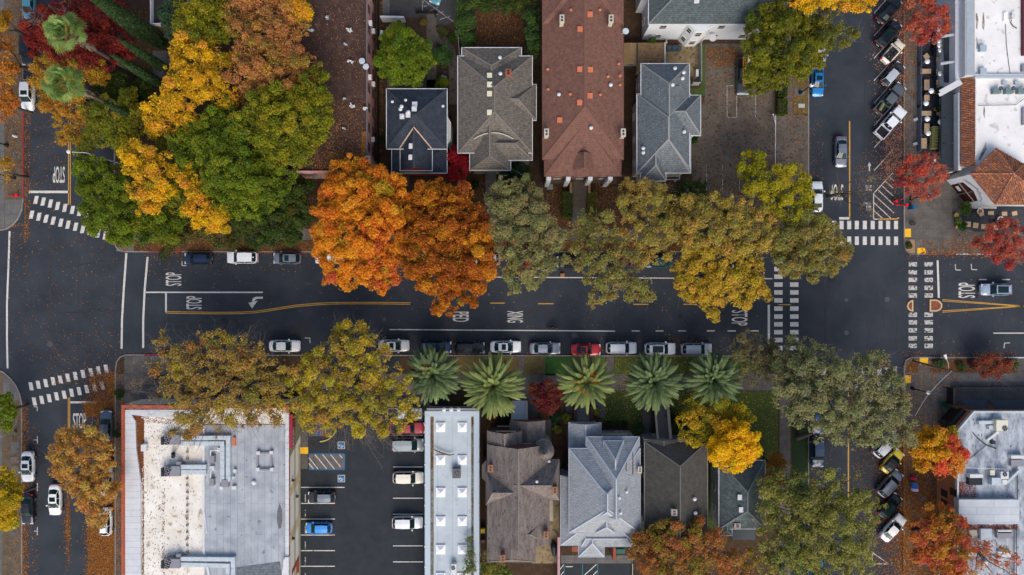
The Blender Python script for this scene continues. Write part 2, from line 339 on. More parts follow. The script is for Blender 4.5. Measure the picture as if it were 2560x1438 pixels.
line([(1226, 693), (1931, 697)], 2.4, label='upper edge line'); line([(974, 824), (1538, 828)], 2.6, label='lower edge line')
for x in (1589, 1649, 1705, 1777, 1829, 1887): line([(x - 10, 827.5), (x + 10, 827.5)], 2.6)
for x in (2457, 2515): line([(x - 10, 699), (x + 10, 699)], 2.4)
line([(2483, 833), (2800, 833)], 2.6)
for a in ([(2388, 661), (2389, 675), (2402, 675.5)], [(2428, 660), (2429, 674), (2443, 674.5)], [(2510, 871), (2511, 858), (2525, 857.5)], [(762, 845), (775, 845.5), (775, 858)], [(455, 653), (455, 664), (466, 664.5)], [(85, 1017), (93, 1017.5), (93, 1028)]): line(a, 1.8)
for y in (1100, 1218, 1328): line([(93.5, y - 10), (93.5, y + 10)], 1.8); line([(85, y), (93, y)], 1.4)
for s in (1, -1):
    for d in (0, 3.6):
        line([(2350 + 6, 765 + s * 16 - s * d * 1.0), (2562, 765.5 - s * d * .3)], 1.6, YEL, label='yellow lines meeting at a point')
for y in (33, 90, 146, 202, 258, 314, 370, 427): line([(2185, y), (2233, y - 53)], 2, label='slanting stall line')
line([(2184, 548), (2184, 484), (2232, 432)], 2); line([(2184, 548), (2198, 548)], 2.4); line([(2198, 548), (2240, 547.5), (2248, 545)], 3.2, YEL)
for a, c in (((2185, 487), (2235, 533)), ((2196, 476), (2234, 512)), ((2205, 465), (2233, 490)), ((2214, 454), (2233, 471)), ((2224, 443), (2236, 453)), ((2185, 507), (2227, 546)), ((2185, 527), (2207, 547))): line([a, c], 1.8)
line([(2181, 1410), (2181, 1382), (2222, 1410), (2181, 1410)], 1.8)
# parking lot lines
LZ = .147
for y, x1 in ((1218, 862), (1258, 838), (1297, 838), (1337, 838), (1376, 838), (1415, 838), (1455, 838)):
    line([(753, y), (x1, y)], 2.2, z=LZ, label='stall line on the left of the lot')
    if y > 1230: line([(764, y - 23), (764, y - 4)], 2.2, z=LZ, m=WORN)
for y in (1050, 1088, 1127, 1167, 1245, 1285, 1364, 1404, 1440): line([(983, y), (1058, y)], 2.2, z=LZ, label='stall line on the right of the lot')
BLUE = mat('blue_lot_paint', (.015, .13, .30), (.012, .10, .25), scale=5, rough=.6)
HATCH = mat('grey_hatch_ground', (.10, .09, .085), (.14, .125, .12), scale=1, rough=.9)
sheet('access_aisle', [rect(773, 1136, 861, 1172)], .1465, HATCH, 'grey striped access aisle')
line([(773, 1134.5), (862, 1134.5), (862, 1173.5), (773, 1173.5)], 2.6, BLUE, .152, label='blue outline of the access aisle')
for k, x in enumerate((773, 788, 807, 827, 849)):
    a = (x, 1136 + (8 if k == 0 else 0)); n = min(36 - (8 if k == 0 else 0), 858 - x)
    line([a, (x + n * .82, a[1] + n)], 2, z=.151)
line([(773, 1158), (784, 1172)], 2, z=.151)
for cy in (1113, 1196):
    sheet('parking_symbol', [rect(845, cy - 9, 863, cy + 9)], .1475, WHITE, 'white edged blue accessible parking square')
    sheet('parking_symbol', [rect(846.2, cy - 7.8, 861.8, cy + 7.8)], .1515, BLUE)
    arcp = [(854 + 4.4 * math.cos(t), cy + 1 + 4.4 * math.sin(t)) for t in np.linspace(-.6, 4.2, 12)]
    line(arcp, 1.2, PWHITE, .1555, 'parking_symbol', 'white wheelchair figure'); line([(848, cy), (854, cy - 1), (854, cy + 3), (858, cy + 3)], 1.3, PWHITE, .1556, 'parking_symbol', 'white wheelchair figure')
    line([(848.0, cy - 1), (848.0, cy + 1.2)], 2, PWHITE, .1556, 'parking_symbol', 'white wheelchair figure')
TEAL = mat('teal_stall_paint', (.012, .16, .20), rough=.6)
for x in (1410, 1456, 1494): line([(x, 1409), (x, 1700)], 1.8, TEAL, .142, label='teal stall line')
for a in (((1400, 1423), (1409, 1411)), ((1400, 1440), (1409, 1428)), ((1460, 1438), (1491, 1410)), ((1482, 1438), (1494, 1426))): line(a, 2, WHITE, .142)
line([(1414, 1416), (1432, 1416)], 2, WHITE, .142)
line([(1140, 60), (1058, 0)], 1.4, WORN, .142)
for a in (((1058, 0), (1056, 30)), ((1060, 18), (1075, 11)), ((1072, 29), (1094, 20)), ((1090, 39), (1108, 30)), ((1100, 50), (1126, 41))): line(a, 1.2, WORN, .142)
for a in (((1833, 215), (1817, 215)), ((1817, 215), (1817, 294)), ((1817, 294), (1841, 294)), ((1841, 294), (1841, 240)), ((1888, 240), (1888, 295))): line(a, 1.3, WORN, .142)
for x in (1766, 1806, 1848): line([(x, 413), (x, 480)], 1.2, WORN, .142)
# words and arrows painted on the road
def textmesh(word, w, h):
    cu = bpy.data.curves.new('t', 'FONT'); cu.body = word; cu.align_x = 'CENTER'; cu.align_y = 'CENTER'; cu.offset = .012
    to = bpy.data.objects.new('t', cu); COL.objects.link(to)
    bpy.context.view_layer.update()
    me = bpy.data.meshes.new_from_object(to.evaluated_get(bpy.context.evaluated_depsgraph_get()))
    bpy.data.objects.remove(to)
    xs = [v.co.x for v in me.vertices]; ys = [v.co.y for v in me.vertices]
    cx, cy = (min(xs) + max(xs)) / 2, (min(ys) + max(ys)) / 2; sx, sy = w / (max(xs) - min(xs)), h / (max(ys) - min(ys))
    for v in me.vertices: v.co.x = (v.co.x - cx) * sx; v.co.y = (v.co.y - cy) * sy
    return me
def roadword(word, px, py, wpx, hpx, rot, label, m=WHITE):
    me = textmesh(word, wpx / SC, hpx / SC); me.materials.append(m)
    o = bpy.data.objects.new('road_word', me); COL.objects.link(o); x, y, _ = P(px, py); o.location = (x, y, MZ); o.rotation_euler = (0, 0, R(rot)); struct(o, label)
roadword('STOP', 147, 437, 30, 41, 180, 'STOP painted in the upper left lane'); roadword('STOP', 434, 698, 33, 40, 90, 'STOP painted above the turn lane')
roadword('STOP', 485, 757, 33, 39, 90, 'STOP painted in the turn lane'); roadword('PED', 1152, 792, 25, 40, -90, 'PED painted on the main street')
roadword('XING', 1288, 792, 29, 40, -90, 'XING painted on the main street'); roadword('STOP', 1849, 795, 38, 40, -90, 'STOP painted before the crossing')
roadword('STOP', 2417, 726, 38, 42, 90, 'STOP painted before the brick island'); roadword('STOP', 199, 1052, 33, 38, 0, 'STOP painted in the lower left lane')
roadword('STOP', 2092, 481, 32, 40, 180, 'STOP painted under the bare branches'); roadword('SHARE', 2172, 470, 16, 14, 0, 'small SHARE painted beside the hatched zone', WORN)
roadword('THE', 2171, 517, 14, 20, 0, 'small THE painted beside the hatched zone', WORN)
def arrow(pts, label, z=MZ):
    b = MB()
    for poly in pts: b.face([(p[0], p[1], z) for p in W(poly)][::-1])
    struct(b.build('road_arrow', WHITE), label)
arrow([[(657, 742), (640, 742), (632, 746), (630, 753), (635, 755), (638, 750), (643, 747), (657, 747)], [(621, 757), (644, 752), (630, 771)]], 'white left turn arrow')
arrow([[(2172, 428), (2175, 428), (2175, 414), (2172, 414)], [(2169, 415), (2178, 415), (2173.5, 405)]], 'small white arrow beside the yellow line')
# asphalt details
SEAL = mat('crack_sealant', (.010, .011, .014), rough=.5); PATCH = mat('asphalt_patch', (.028, .030, .035), (.036, .038, .042), scale=1.2, rough=.9); DISC = mat('worn_disc', (.07, .075, .085), rough=.6, metal=.2)
b = MB()
for k in range(34):
    x, y = rnd.choice([(rnd.uniform(60, 300), rnd.uniform(620, 940)), (rnd.uniform(380, 1900), rnd.uniform(700, 840)), (rnd.uniform(2010, 2260), rnd.uniform(640, 880)), (rnd.uniform(760, 1050), rnd.uniform(1110, 1430)), (rnd.uniform(2360, 2560), rnd.uniform(650, 880))])
    a = rnd.choice([0, 0, 90, 90, 55, 125]) + rnd.uniform(-4, 4); z = .153 if 1000 < y else .0035
    for s in range(rnd.randint(5, 14)):
        a2 = a + rnd.uniform(-22, 22); nx, ny = x + 12 * math.cos(R(a2)), y + 12 * math.sin(R(a2))
        if not (1020 < ny and nx > 1050) and not (1020 > ny > 882) and not (z < .1 and 320 < nx < 2000 and ny < 645):
            p, q = Vector(P(x, y)), Vector(P(nx, ny)); d = (q - p).normalized(); n = Vector((-d.y, d.x, 0)) * rnd.uniform(.015, .04)
            b.face([p - n + Vector((0, 0, z)), q - n + Vector((0, 0, z)), q + n + Vector((0, 0, z)), p + n + Vector((0, 0, z))])
        x, y = nx, ny
struct(b.build('crack_sealant', SEAL), 'dark sealed cracks in the asphalt')
sheet('asphalt_patch', [rect(727, 812, 777, 842), rect(400, 806, 640, 812), rect(1420, 840, 1700, 845), rect(2060, 690, 2066, 860), rect(124, 590, 129, 930), rect(195, 640, 198, 900), rect(1060, 800, 1066, 880), rect(330, 700, 333, 880), rect(2160, 100, 2163, 380)], .003, PATCH, 'paler patches in the asphalt')
def disc(px, py, r, z, m, name, label, n=20):
    b = MB(); x, y, _ = P(px, py); b.face([(x + r * math.cos(2 * math.pi * k / n), y + r * math.sin(2 * math.pi * k / n), z) for k in range(n)]); return struct(b.build(name, m), label)
for px, py, r in ((125, 861, .45), (961, 798, .3), (1436, 839, .45), (2116, 750, .3), (2116, 832, .35), (1222, 737, .25), (2218, 749, .4)): disc(px, py, r, .004, DISC, 'manhole_cover', 'worn round manhole cover')
for px, py in ((42, 386), (36, 1055), (38, 1326)):
    q = MB(); x, y, _ = P(px, py); q.box(x - .5, y - .5, .14, x + .5, y + .5, .147, 0); o = q.build('utility_cover', CONCR); disc(px, py, .36, .1505, DISC, 'manhole_cover', 'round cover in a square frame'); struct(o, 'square concrete frame')
sheet('utility_cover', [rect(29, 1105, 50, 1134), rect(27, 1142, 48, 1157), rect(30, 1165, 48, 1192), rect(17, 10, 30, 22), rect(2500 - 230, 928, 2509 - 230, 934)], .15, CONCR, 'pale rectangular utility covers')
for px, py, wd in ((2278, 918, 14), (52, 528, 8)):
    pass
OIL = mat('oil_stain', (.011, .013, .016), rough=.55)
for px, py, r in ((1450, 640, .6), (776, 1277, .5), (788, 1368, .35), (777, 1240, .3), (1030, 1215, .5), (1036, 1340, .45), (785, 1110, .4), (790, 1190, .5), (1005, 1145, .35), (1180, 770, .3), (560, 800, .5), (2440, 740, .4), (1700, 790, .4), (2080, 700, .5)):
    b = MB(); x, y, _ = P(px, py); z = .1475 if py > 1000 else .0045; b.face([(x + r * (1 + rnd.uniform(-.25, .25)) * math.cos(a), y + r * .8 * (1 + rnd.uniform(-.25, .25)) * math.sin(a), z) for a in np.linspace(0, 6.283, 15)[:-1]]); struct(b.build('oil_stain', OIL), 'dark oil stain on the asphalt')
# islands
for nm, c0, flat in (('left', (2282, 765), 1), ('right', (2323, 765), 0)):
    pts = [(2282, 750), (2276, 751), (2269, 757), (2266, 765), (2269, 773), (2276, 778), (2282, 779)] if flat else [(2323, 749), (2340, 749), (2349, 753), (2354, 760), (2354, 769), (2349, 776), (2340, 779), (2323, 779)]
    wp = [p[:2] for p in W(pts)]; wp = wp if area(wp) > 0 else wp[::-1]
    b = MB(); b.ring(wp, inset(wp, .2), 0, .15, 0); b.prism(inset(wp, .19), 0, .14, 1, bottom=False)
    struct(b.build('traffic_island', [mat('pale_yellow_kerb', (.55, .40, .20), rough=.7), mat('red_brick_paving', (.22, .065, .035), (.30, .10, .055), scale=3, rough=.8, brick=(.2, .4, .75))]), 'brick island with pale kerb, ' + ('half disc' if flat else 'rounded on one side'))
b = MB(); wp = [p[:2] for p in W([(2259, 597), (2289, 597), (2290, 637), (2274, 637), (2262, 628), (2259, 614)])]; wp = wp if area(wp) > 0 else wp[::-1]
b.ring(wp, inset(wp, .16), .12, .2); struct(b.build('kerb', CONCR), 'pale kerb round the tan planting bed')
for r_ in (rect(2321, 895, 2544, 933), [(2262, 917), (2269, 904), (2282, 895), (2296, 894), (2296, 934), (2262, 934)]):
    b = MB(); wp = [p[:2] for p in W(r_)]; wp = wp if area(wp) > 0 else wp[::-1]; b.ring(wp, inset(wp, .12), .12, .19); struct(b.build('kerb', CONCR), 'pale edging round a mulched bed')
# ------------------------------------------------------------ buildings
def shingle(name, c1, c2, c3=None, rot=0, f=.8, sc=1.2):
    return mat(name, c1, c2, scale=sc, rough=.9, brick=(.24, .42, f, rot), c3=c3, s3=2.2, f3=.6, bump=.15, detail=8)
WINF = mat('window_frame', (.60, .58, .54), rough=.6)
def wins(parent, a, b, levels, spacing=2.6, w=.9, h=1.35, frame=WINF, maxn=60, skip=0):
    a, b = Vector((a[0], a[1], 0)), Vector((b[0], b[1], 0)); L_ = (b - a).length
    n = int(L_ / spacing)
    if n < 1: return
    d = (b - a).normalized(); nr = Vector((d.y, -d.x, 0))
    for z in levels:
        for i in range(n):
            c = a + d * (L_ * (i + .5) / n); p = c + nr * .03
            f = MB(); q = MB(); t = .08
            f.bar(p + Vector((0, 0, z)) - d * (w / 2 + t), p + Vector((0, 0, z)) + d * (w / 2 + t), .14, t)
            f.bar(p + Vector((0, 0, z + h)) - d * (w / 2 + t), p + Vector((0, 0, z + h)) + d * (w / 2 + t), .10, t)
            for s in (-1, 1): f.bar(p + d * (s * (w / 2 + t / 2)) + Vector((0, 0, z + t / 2)), p + d * (s * (w / 2 + t / 2)) + Vector((0, 0, z + h - t / 2)), .09, t)
            f.bar(p - d * (w / 2) + Vector((0, 0, z + h * .5)), p + d * (w / 2) + Vector((0, 0, z + h * .5)), .07, .05)
            fo = f.build('window', frame, parent)
            q.bar(p - nr * .03 - d * (w / 2) + Vector((0, 0, z + h * .5)), p - nr * .03 + d * (w / 2) + Vector((0, 0, z + h * .5)), .08, h - t)
            qo = q.build('pane', GLASS, parent); qo.parent = fo
class House:
    def __init__(s, label, vols, roofm, wallm, trim=PWHITE, cap=None, lev=(1.1, 4.0), name='house', cat='house', capr=.1, winsp=3.0, gut=True, winall=True):
        s.vols = []; xs = [v[0] for v in vols] + [v[2] for v in vols]; ys = [v[1] for v in vols] + [v[3] for v in vols]
        cx, cy, _ = P((min(xs) + max(xs)) / 2, (min(ys) + max(ys)) / 2, 4)
        s.o = thing(name, label, cat, (cx, cy, .13)); s.o['_w'] = (cx, cy, .13)
        rf, wl, gt, cp = MB(), MB(), MB(), MB()
        for i, v in enumerate(vols):
            x0, y0, x1, y1, ze, zr, ax, ha, hb = v[:9]; ze += .011 * i
            ax0, ay0, _ = P(x0, y1, ze); ax1, ay1, _ = P(x1, y0, ze)      # world min/max
            th = .16
            if ax == 'y':
                mx = (ax0 + ax1) / 2; r0 = (mx, ay1 - ha, zr); r1 = (mx, ay0 + hb, zr)     # north, south
                c = [(ax0, ay1, ze), (ax1, ay1, ze), (ax1, ay0, ze), (ax0, ay0, ze)]
                rf.face([c[0], c[3], r1, r0]); rf.face([c[2], c[1], r0, r1])
                rf.face([c[1], c[0], r0], 0 if ha else 1); rf.face([c[3], c[2], r1], 0 if hb else 1)
                hips = [(r0, c[0]), (r0, c[1])] * (ha > 0) + [(r1, c[2]), (r1, c[3])] * (hb > 0)
            else:
                my = (ay0 + ay1) / 2; r0 = (ax0 + ha, my, zr); r1 = (ax1 - hb, my, zr)     # west, east
                c = [(ax0, ay0, ze), (ax0, ay1, ze), (ax1, ay1, ze), (ax1, ay0, ze)]
                rf.face([c[1], r0, r1, c[2]][::-1]); rf.face([c[3], r1, r0, c[0]][::-1])
                rf.face([c[0], r0, c[1]][::-1], 0 if ha else 1); rf.face([c[2], r1, c[3]][::-1], 0 if hb else 1)
                hips = [(r0, c[0]), (r0, c[1])] * (ha > 0) + [(r1, c[2]), (r1, c[3])] * (hb > 0)
            rf.prism([(ax0, ay0), (ax1, ay0), (ax1, ay1), (ax0, ay1)], ze - th, ze - .002, 0, top=False)
            up = Vector((0, 0, .02))
            if abs(r0[0] - r1[0]) + abs(r0[1] - r1[1]) > .3: cp.bar(Vector(r0) + up, Vector(r1) + up, capr * 1.8, .07)
            for a, b in hips: cp.bar(Vector(a) + up, Vector(b) + up, capr * 1.8, .07)
            if not (len(v) > 9 and v[9] == 'open'):
                n = .35; wl.prism([(ax0 + n, ay0 + n), (ax1 - n, ay0 + n), (ax1 - n, ay1 - n), (ax0 + n, ay1 - n)], 0, ze - th, top=False)
            gg = .06
            if not (len(v) > 10 and v[10] == 'nogut'):
                z0, z1 = ze - .17, ze + .015
                if gut:
                    gt.box(ax0 - .10, ay0, z0, ax0 - .004, ay1, z1); gt.box(ax1 + .004, ay0, z0, ax1 + .10, ay1, z1)
                    gt.box(ax0 - .10, ay0 - .10, z0, ax1 + .10, ay0 - .004, z1); gt.box(ax0 - .10, ay1 + .004, z0, ax1 + .10, ay1 + .10, z1)
            s.vols.append((ax0, ay0, ax1, ay1, ze, zr, ax, ha, hb))
        s.roof = rf.build('roof', [roofm, wallm], s.o); s.wall = wl.build('wall', wallm, s.o)
        if gt.v: s.gut = gt.build('gutter', trim, s.o)
        if cap and cp.v: q = cp.build('ridge_cap', cap, s.o); q.parent = s.roof
        if winall:
            for v in s.vols[:2]:
                ax0, ay0, ax1, ay1 = v[0] + .35, v[1] + .35, v[2] - .35, v[3] - .35
                cs = [(ax0, ay0), (ax1, ay0), (ax1, ay1), (ax0, ay1)]
                for k in range(4):
                    a, b = cs[k], cs[(k + 1) % 4]; m_ = ((a[0] + b[0]) / 2, (a[1] + b[1]) / 2)
                    d = Vector((b[0] - a[0], b[1] - a[1])).normalized(); t = (m_[0] + d.y * .6, m_[1] - d.x * .6)
                    if any(u[0] + .35 < t[0] < u[2] - .35 and u[1] + .35 < t[1] < u[3] - .35 for u in s.vols): continue
                    wins(s.o, a, b, [z for z in lev if z + 1.5 < v[4]], winsp)
    def zat(s, x, y):
        best = 0.0
        for ax0, ay0, ax1, ay1, ze, zr, ax, ha, hb in s.vols:
            if ax0 <= x <= ax1 and ay0 <= y <= ay1:
                if ax == 'y': u = min(x - ax0, ax1 - x) / ((ax1 - ax0) / 2); e = [(ay1 - y, ha), (y - ay0, hb)]
                else: u = min(y - ay0, ay1 - y) / ((ay1 - ay0) / 2); e = [(x - ax0, ha), (ax1 - x, hb)]
                for d, h in e:
                    if h > 0: u = min(u, d / h)
                best = max(best, ze + (zr - ze) * u)
        return best
    def at(s, px, py):
        z = s.vols[0][4]
        for _ in range(4): x, y, _z = P(px, py, z); z = s.zat(x, y) or z
        return x, y, z
    def vents(s, pts, m, kind='box', name='roof_vent'):
        for px, py in pts:
            x, y, z = s.at(px, py); b = MB()
            if kind == 'box': b.box(x - .28, y - .3, z - .4, x + .28, y + .3, z + .12); b.box(x - .36, y - .38, z + .12, x + .36, y + .38, z + .17)
            elif kind == 'pipe': b.tube((x, y, z - .3), (x, y, z + .45), .07); b.lathe([(.20, .3), (.22, .36), (.1, .46)], (x, y, z), 10)
            elif kind == 'cap': b.tube((x, y, z - .3), (x, y, z + .35), .12); b.lathe([(.27, .32), (.27, .42), (.1, .55)], (x, y, z), 12)
            elif kind == 'sky': b.box(x - .34, y - .34, z - .4, x + .34, y + .34, z + .08); 
            b.build(name, m, s.o)
    def chimney(s, px, py, w, d, h, m, top=None):
        x, y, z = s.at(px, py); b = MB()
        b.box(x - w / 2, y - d / 2, z - 1.5, x + w / 2, y + d / 2, z + h); b.box(x - w / 2 - .06, y - d / 2 - .06, z + h, x + w / 2 + .06, y + d / 2 + .06, z + h + .12)
        o = b.build('chimney', m, s.o)
        for dy in (-d * .22, d * .22):
            q = MB(); q.box(x - w * .25, y + dy - d * .14, z + h + .1, x + w * .25, y + dy + d * .14, z + h + .15)
            q = q.build('flue', DARKM, s.o); q.parent = o

BRICK = mat('red_brick', (.26, .075, .04), (.36, .12, .065), scale=4, rough=.9, brick=(.08, .22, .8))
ORVENT = mat('orange_vent', (.55, .17, .08), (.48, .14, .07), scale=4, rough=.7)
CRSKY = mat('cream_skylight', (.60, .58, .42), rough=.5)
# -- dark slate house
SL = shingle('dark_slate', (.024, .032, .047), (.046, .058, .082), (.034, .043, .060), f=.75)
h = House('dark slate pyramid roofed house with front gable and red front wall', [
    (967, 223, 1117, 372, 6.2, 8.6, 'y', 4.4, 4.4), (1001, 318, 1080, 426, 5.6, 8.0, 'y', 0, 0), (980, 366, 1117, 432, 4.9, 5.5, 'x', 2.2, 2.2)],
    SL, mat('red_clapboard', (.13, .012, .010), (.17, .02, .015), scale=3, rough=.7), PWHITE, mat('slate_ridge', (.040, .047, .058), rough=.9))
h.vents([(1005, 268), (1002, 275), (1022, 282), (1007, 290)], PWHITE, 'cap'); h.vents([(1037, 262), (1036, 274), (1021, 288), (1006, 292), (1029, 366), (1028, 394)], PWHITE, 'box'); h.vents([(982, 256), (1108, 267), (1015, 252)], PWHITE, 'pipe')
b = MB(); zz_ = h.vols[1]; mx_ = (zz_[0] + zz_[2]) / 2
for s_ in (zz_[0], zz_[2]): b.bar((mx_, h.vols[0][1] + 2.7, 8.02), (s_, h.vols[0][1] + .05, 6.3), .16, .12)
b.build('rake_board', mat('rusty_cream_trim', (.42, .25, .16), (.5, .42, .36), scale=3), h.o)
b = MB(); v = W([(1118, 290), (1127, 305), (1127, 345), (1118, 360)], 4.6); b.prism([p[:2] for p in v][::-1], 0, 4.5); b.build('bay', PWHITE, h.o)
b = MB()
for k in range(5): p, q = P(1010, 436 + 6 * k), P(1024, 442 + 6 * k); b.box(p[0], q[1], .13, q[0], p[1], 1.3 - .22 * k)
b.build('steps', CONC, h.o)
# -- grey brown house with cream skylights
GB = shingle('grey_brown_shingle', (.105, .092, .078), (.20, .178, .152), (.15, .132, .11), f=.72, sc=3)
h = House('grey brown shingled house with four cream skylights and white gutters', [
    (1145, 141, 1330, 382, 6.3, 9.0, 'y', 5.2, 5.2), (1155, 120, 1303, 230, 6.2, 7.6, 'y', 3, 0), (1175, 322, 1276, 425, 5.7, 8.2, 'y', 0, 1.5),
    (1255, 212, 1340, 300, 6.1, 7.9, 'x', 0, 2.6), (1222, 330, 1330, 400, 5.9, 7.6, 'x', 0, 2.4)], GB, mat('grey_green_siding', (.14, .14, .12), (.17, .17, .145), rough=.8, scale=2), PWHITE, mat('ridge_brown', (.17, .15, .13), rough=.9))
h.vents([(1224, 190), (1224, 212), (1224, 235), (1224, 282)], CRSKY, 'box', 'skylight'); h.vents([(1250, 146), (1251, 186)], PWHITE, 'cap'); h.chimney(1271, 186, .75, .8, .9, BRICK)
b = MB(); x, y, z = h.at(1234, 333); cw = 2.8
for k in range(8):
    a0, a1 = -cw + k * cw / 4, -cw + (k + 1) * cw / 4
    b.bar((x + a0, y - .0018 - .10 * a0 * a0, z + .25 - .06 * a0 * a0), (x + a1, y - .0018 - .10 * a1 * a1, z + .25 - .06 * a1 * a1), .12, .12)
b.build('gable_trim', CREAM, h.o)
b = MB()
for k in range(9): p, q = P(1214, 425 + 6.5 * k), P(1241, 431.5 + 6.5 * k); b.box(p[0], q[1], .13, q[0], p[1], 1.9 - .2 * k)
b.build('steps', CONC, h.o)
# -- long red brown roofed building
RB = shingle('red_brown_shingle', (.140, .066, .048), (.210, .106, .080), (.165, .080, .060), f=.84, sc=2)
h = House('long red brown shingled building with orange vents and four white chimneys', [
    (1357, -70, 1558, 398, 7.6, 10.2, 'y', 0, 6.8), (1362, 250, 1552, 440, 7.1, 9.3, 'y', 0, 6.9), (1357, -330, 1558, 60, 7.9, 10.5, 'y', 6, 6), (1437, 384, 1482, 424, 7.75, 9.0, 'y', 0, 0)],
    RB, mat('mauve_siding', (.16, .09, .075), (.19, .11, .09), rough=.8, scale=2), mat('brown_trim', (.14, .06, .045), rough=.7), mat('ridge_red', (.165, .080, .060), rough=.9), lev=(1.3, 4.6), name='apartment_building', cat='apartment building')
for i, p in enumerate([(1475, 37), (1450, 74), (1449, 174), (1476, 175), (1475, 240), (1449, 257), (1399, 301)]): h.vents([p], ORVENT, 'box')
h.vents([(1546, 161), (1549, 191), (1549, 214), (1369, 175), (1370, 225), (1519, 193), (1425, 237), (1427, 27), (1499, 27), (1500, 238)], ORVENT, 'pipe'); h.vents([(1526, 214), (1397, 238), (1477, 321)], PWHITE, 'cap')
for x, y in ((1403, 58), (1524, 58), (1365, 338), (1554, 338)): h.chimney(x, y, .55, 1.0, 1.5, CREAM)
x, y, z = h.at(1552, 84); b = MB(); b.lathe([(.02, 0), (.3, .05), (.45, .14)], (x + .6, y + .1, z + .5), 14); b.tube((x, y, z - .2), (x + .6, y, z + .5), .04); b.build('satellite_dish', STEEL, h.o)
for px in (1372, 1421, 1476, 1526):
    b = MB(); x, y, _ = P(px, 446, 6.8); b.box(x - .32, y - .28, .13, x + .32, y + .28, 6.85); b.build('column', PWHITE, h.o)
b = MB(); p, q = P(1366, 440, 3), P(1545, 452, 3); b.box(p[0], q[1], .13, q[0], p[1], 1.9); b.build('porch', mat('porch_floor', (.09, .065, .05), rough=.8), h.o)
b = MB()
for k in range(11): p, q = P(1430, 452 + 6.2 * k), P(1466, 458.2 + 6.2 * k); b.box(p[0], q[1], .13, q[0], p[1], 1.85 - .16 * k)
b.build('steps', mat('brown_steps', (.10, .075, .058), (.13, .10, .08), scale=3, rough=.9), h.o)
b = MB()
for px in (1425, 1470):
    p, q = P(px - 3, 452), P(px + 3, 486); b = MB(); b.box(p[0], q[1], .13, q[0], p[1], 1.9); b.build('stair_wall', mat('ochre_stone', (.24, .15, .07), (.30, .19, .09), scale=3, rough=.9), h.o)
# -- grey blue cross hipped house
BL = shingle('grey_blue_shingle', (.095, .114, .128), (.21, .238, .258), (.115, .133, .145), f=.7, sc=5)
h = House('grey blue cross hipped house with pale ridge lines and white gutters', [
    (1603, 160, 1723, 420, 6.4, 9.0, 'y', 3.6, 3.4), (1593, 236, 1726, 432, 6.2, 9.1, 'y', 4.0, 4.2), (1650, 239, 1751, 338, 6.15, 8.3, 'x', 0, 2.7), (1602, 380, 1664, 452, 6.05, 7.9, 'y', 0, 1.9)],
    BL, mat('beige_siding', (.52, .48, .40), (.58, .53, .45), rough=.8, scale=2), PWHITE, mat('pale_ridge', (.24, .24, .23), rough=.9))
h.vents([(1686, 173), (1708, 183), (1705, 198), (1680, 214), (1709, 331)], PWHITE, 'cap'); h.vents([(1607, 372), (1607, 383)], PWHITE, 'cap'); 
x, y, z = h.at(1691, 224); b = MB(); b.box(x - .42, y - .46, z - .3, x + .42, y + .46, z + .14); b.build('roof_hatch', mat('grey_hatch', (.13, .14, .15), rough=.7), h.o)
b = MB()
for px, py in ((1664, 446), (1697, 446), (1697, 432)): x, y, _ = P(px, py, 3); b.box(x - .08, y - .08, .13, x + .08, y + .08, 3.3)
p, q = P(1662, 432, 3.4), P(1699, 449, 3.4)
for a, c in (((p[0], p[1]), (q[0], p[1])), ((q[0], p[1]), (q[0], q[1])), ((q[0], q[1]), (p[0], q[1]))): b.bar((a[0], a[1], 3.35), (c[0], c[1], 3.35), .12, .14)
b.build('porch_rail', PWHITE, h.o)
# -- white house at the top
WH = shingle('green_slate', (.055, .072, .078), (.12, .145, .15), (.075, .095, .10), f=.7, sc=4)
WWALL = mat('white_siding', (.62, .65, .69), (.56, .59, .63), scale=1.5, rough=.7)
h = House('big white walled house with dark green grey slate roof at the top edge', [(1622, -150, 1932, 60, 7.3, 10.6, 'x', 6.2, 0), (1604, -120, 1660, -10, 7.1, 8.2, 'x', 2, 0)], WH, WWALL, PWHITE, mat('slate_cap', (.16, .18, .18), rough=.9), lev=(.9, 4.6), winsp=4.2)
b = MB(); v = W([(1722, 60), (1738, 67), (1760, 67), (1776, 60)], 7); q0 = [p[:2] for p in v]
v2 = [P(1716, 60, 5), P(1738, 80, 5), P(1768, 80, 5), P(1788, 60, 5)]
yv = h.vols[0][1] + .36; xa = P(1722, 60, 7.2)[0]; xb = P(1795, 60, 7.2)[0]
bay = [(xa, yv), (xa + 1.1, yv - 1.1), (xa + 2.6, yv - 1.1), (xb, yv)]
b.prism(bay, .1, 6.7); bo = b.build('bay', WWALL, h.o)
wins(h.o, bay[0], bay[1], (1.2, 4.6), 1.2, .7, 1.4); wins(h.o, bay[1], bay[2], (1.2, 4.6), 1.4, .8, 1.4); wins(h.o, bay[2], bay[3], (1.2, 4.6), 1.4, .8, 1.4)
b = MB(); x, y, _ = P(1781, 96, 3.4); b.lathe([(.02, 0), (.35, .06), (.55, .2)], (x, y, 3.4), 14); b.tube((x, y + .6, 3.4), (x, y, 3.45), .04); b.build('satellite_dish', PWHITE, h.o)
h.vents([(1741, 2)], PWHITE, 'box'); wins(h.o, (h.vols[0][0] + .35, h.vols[0][3] - 2), (h.vols[0][0] + .35, yv + .6), (1.0, 4.6), 2.6)
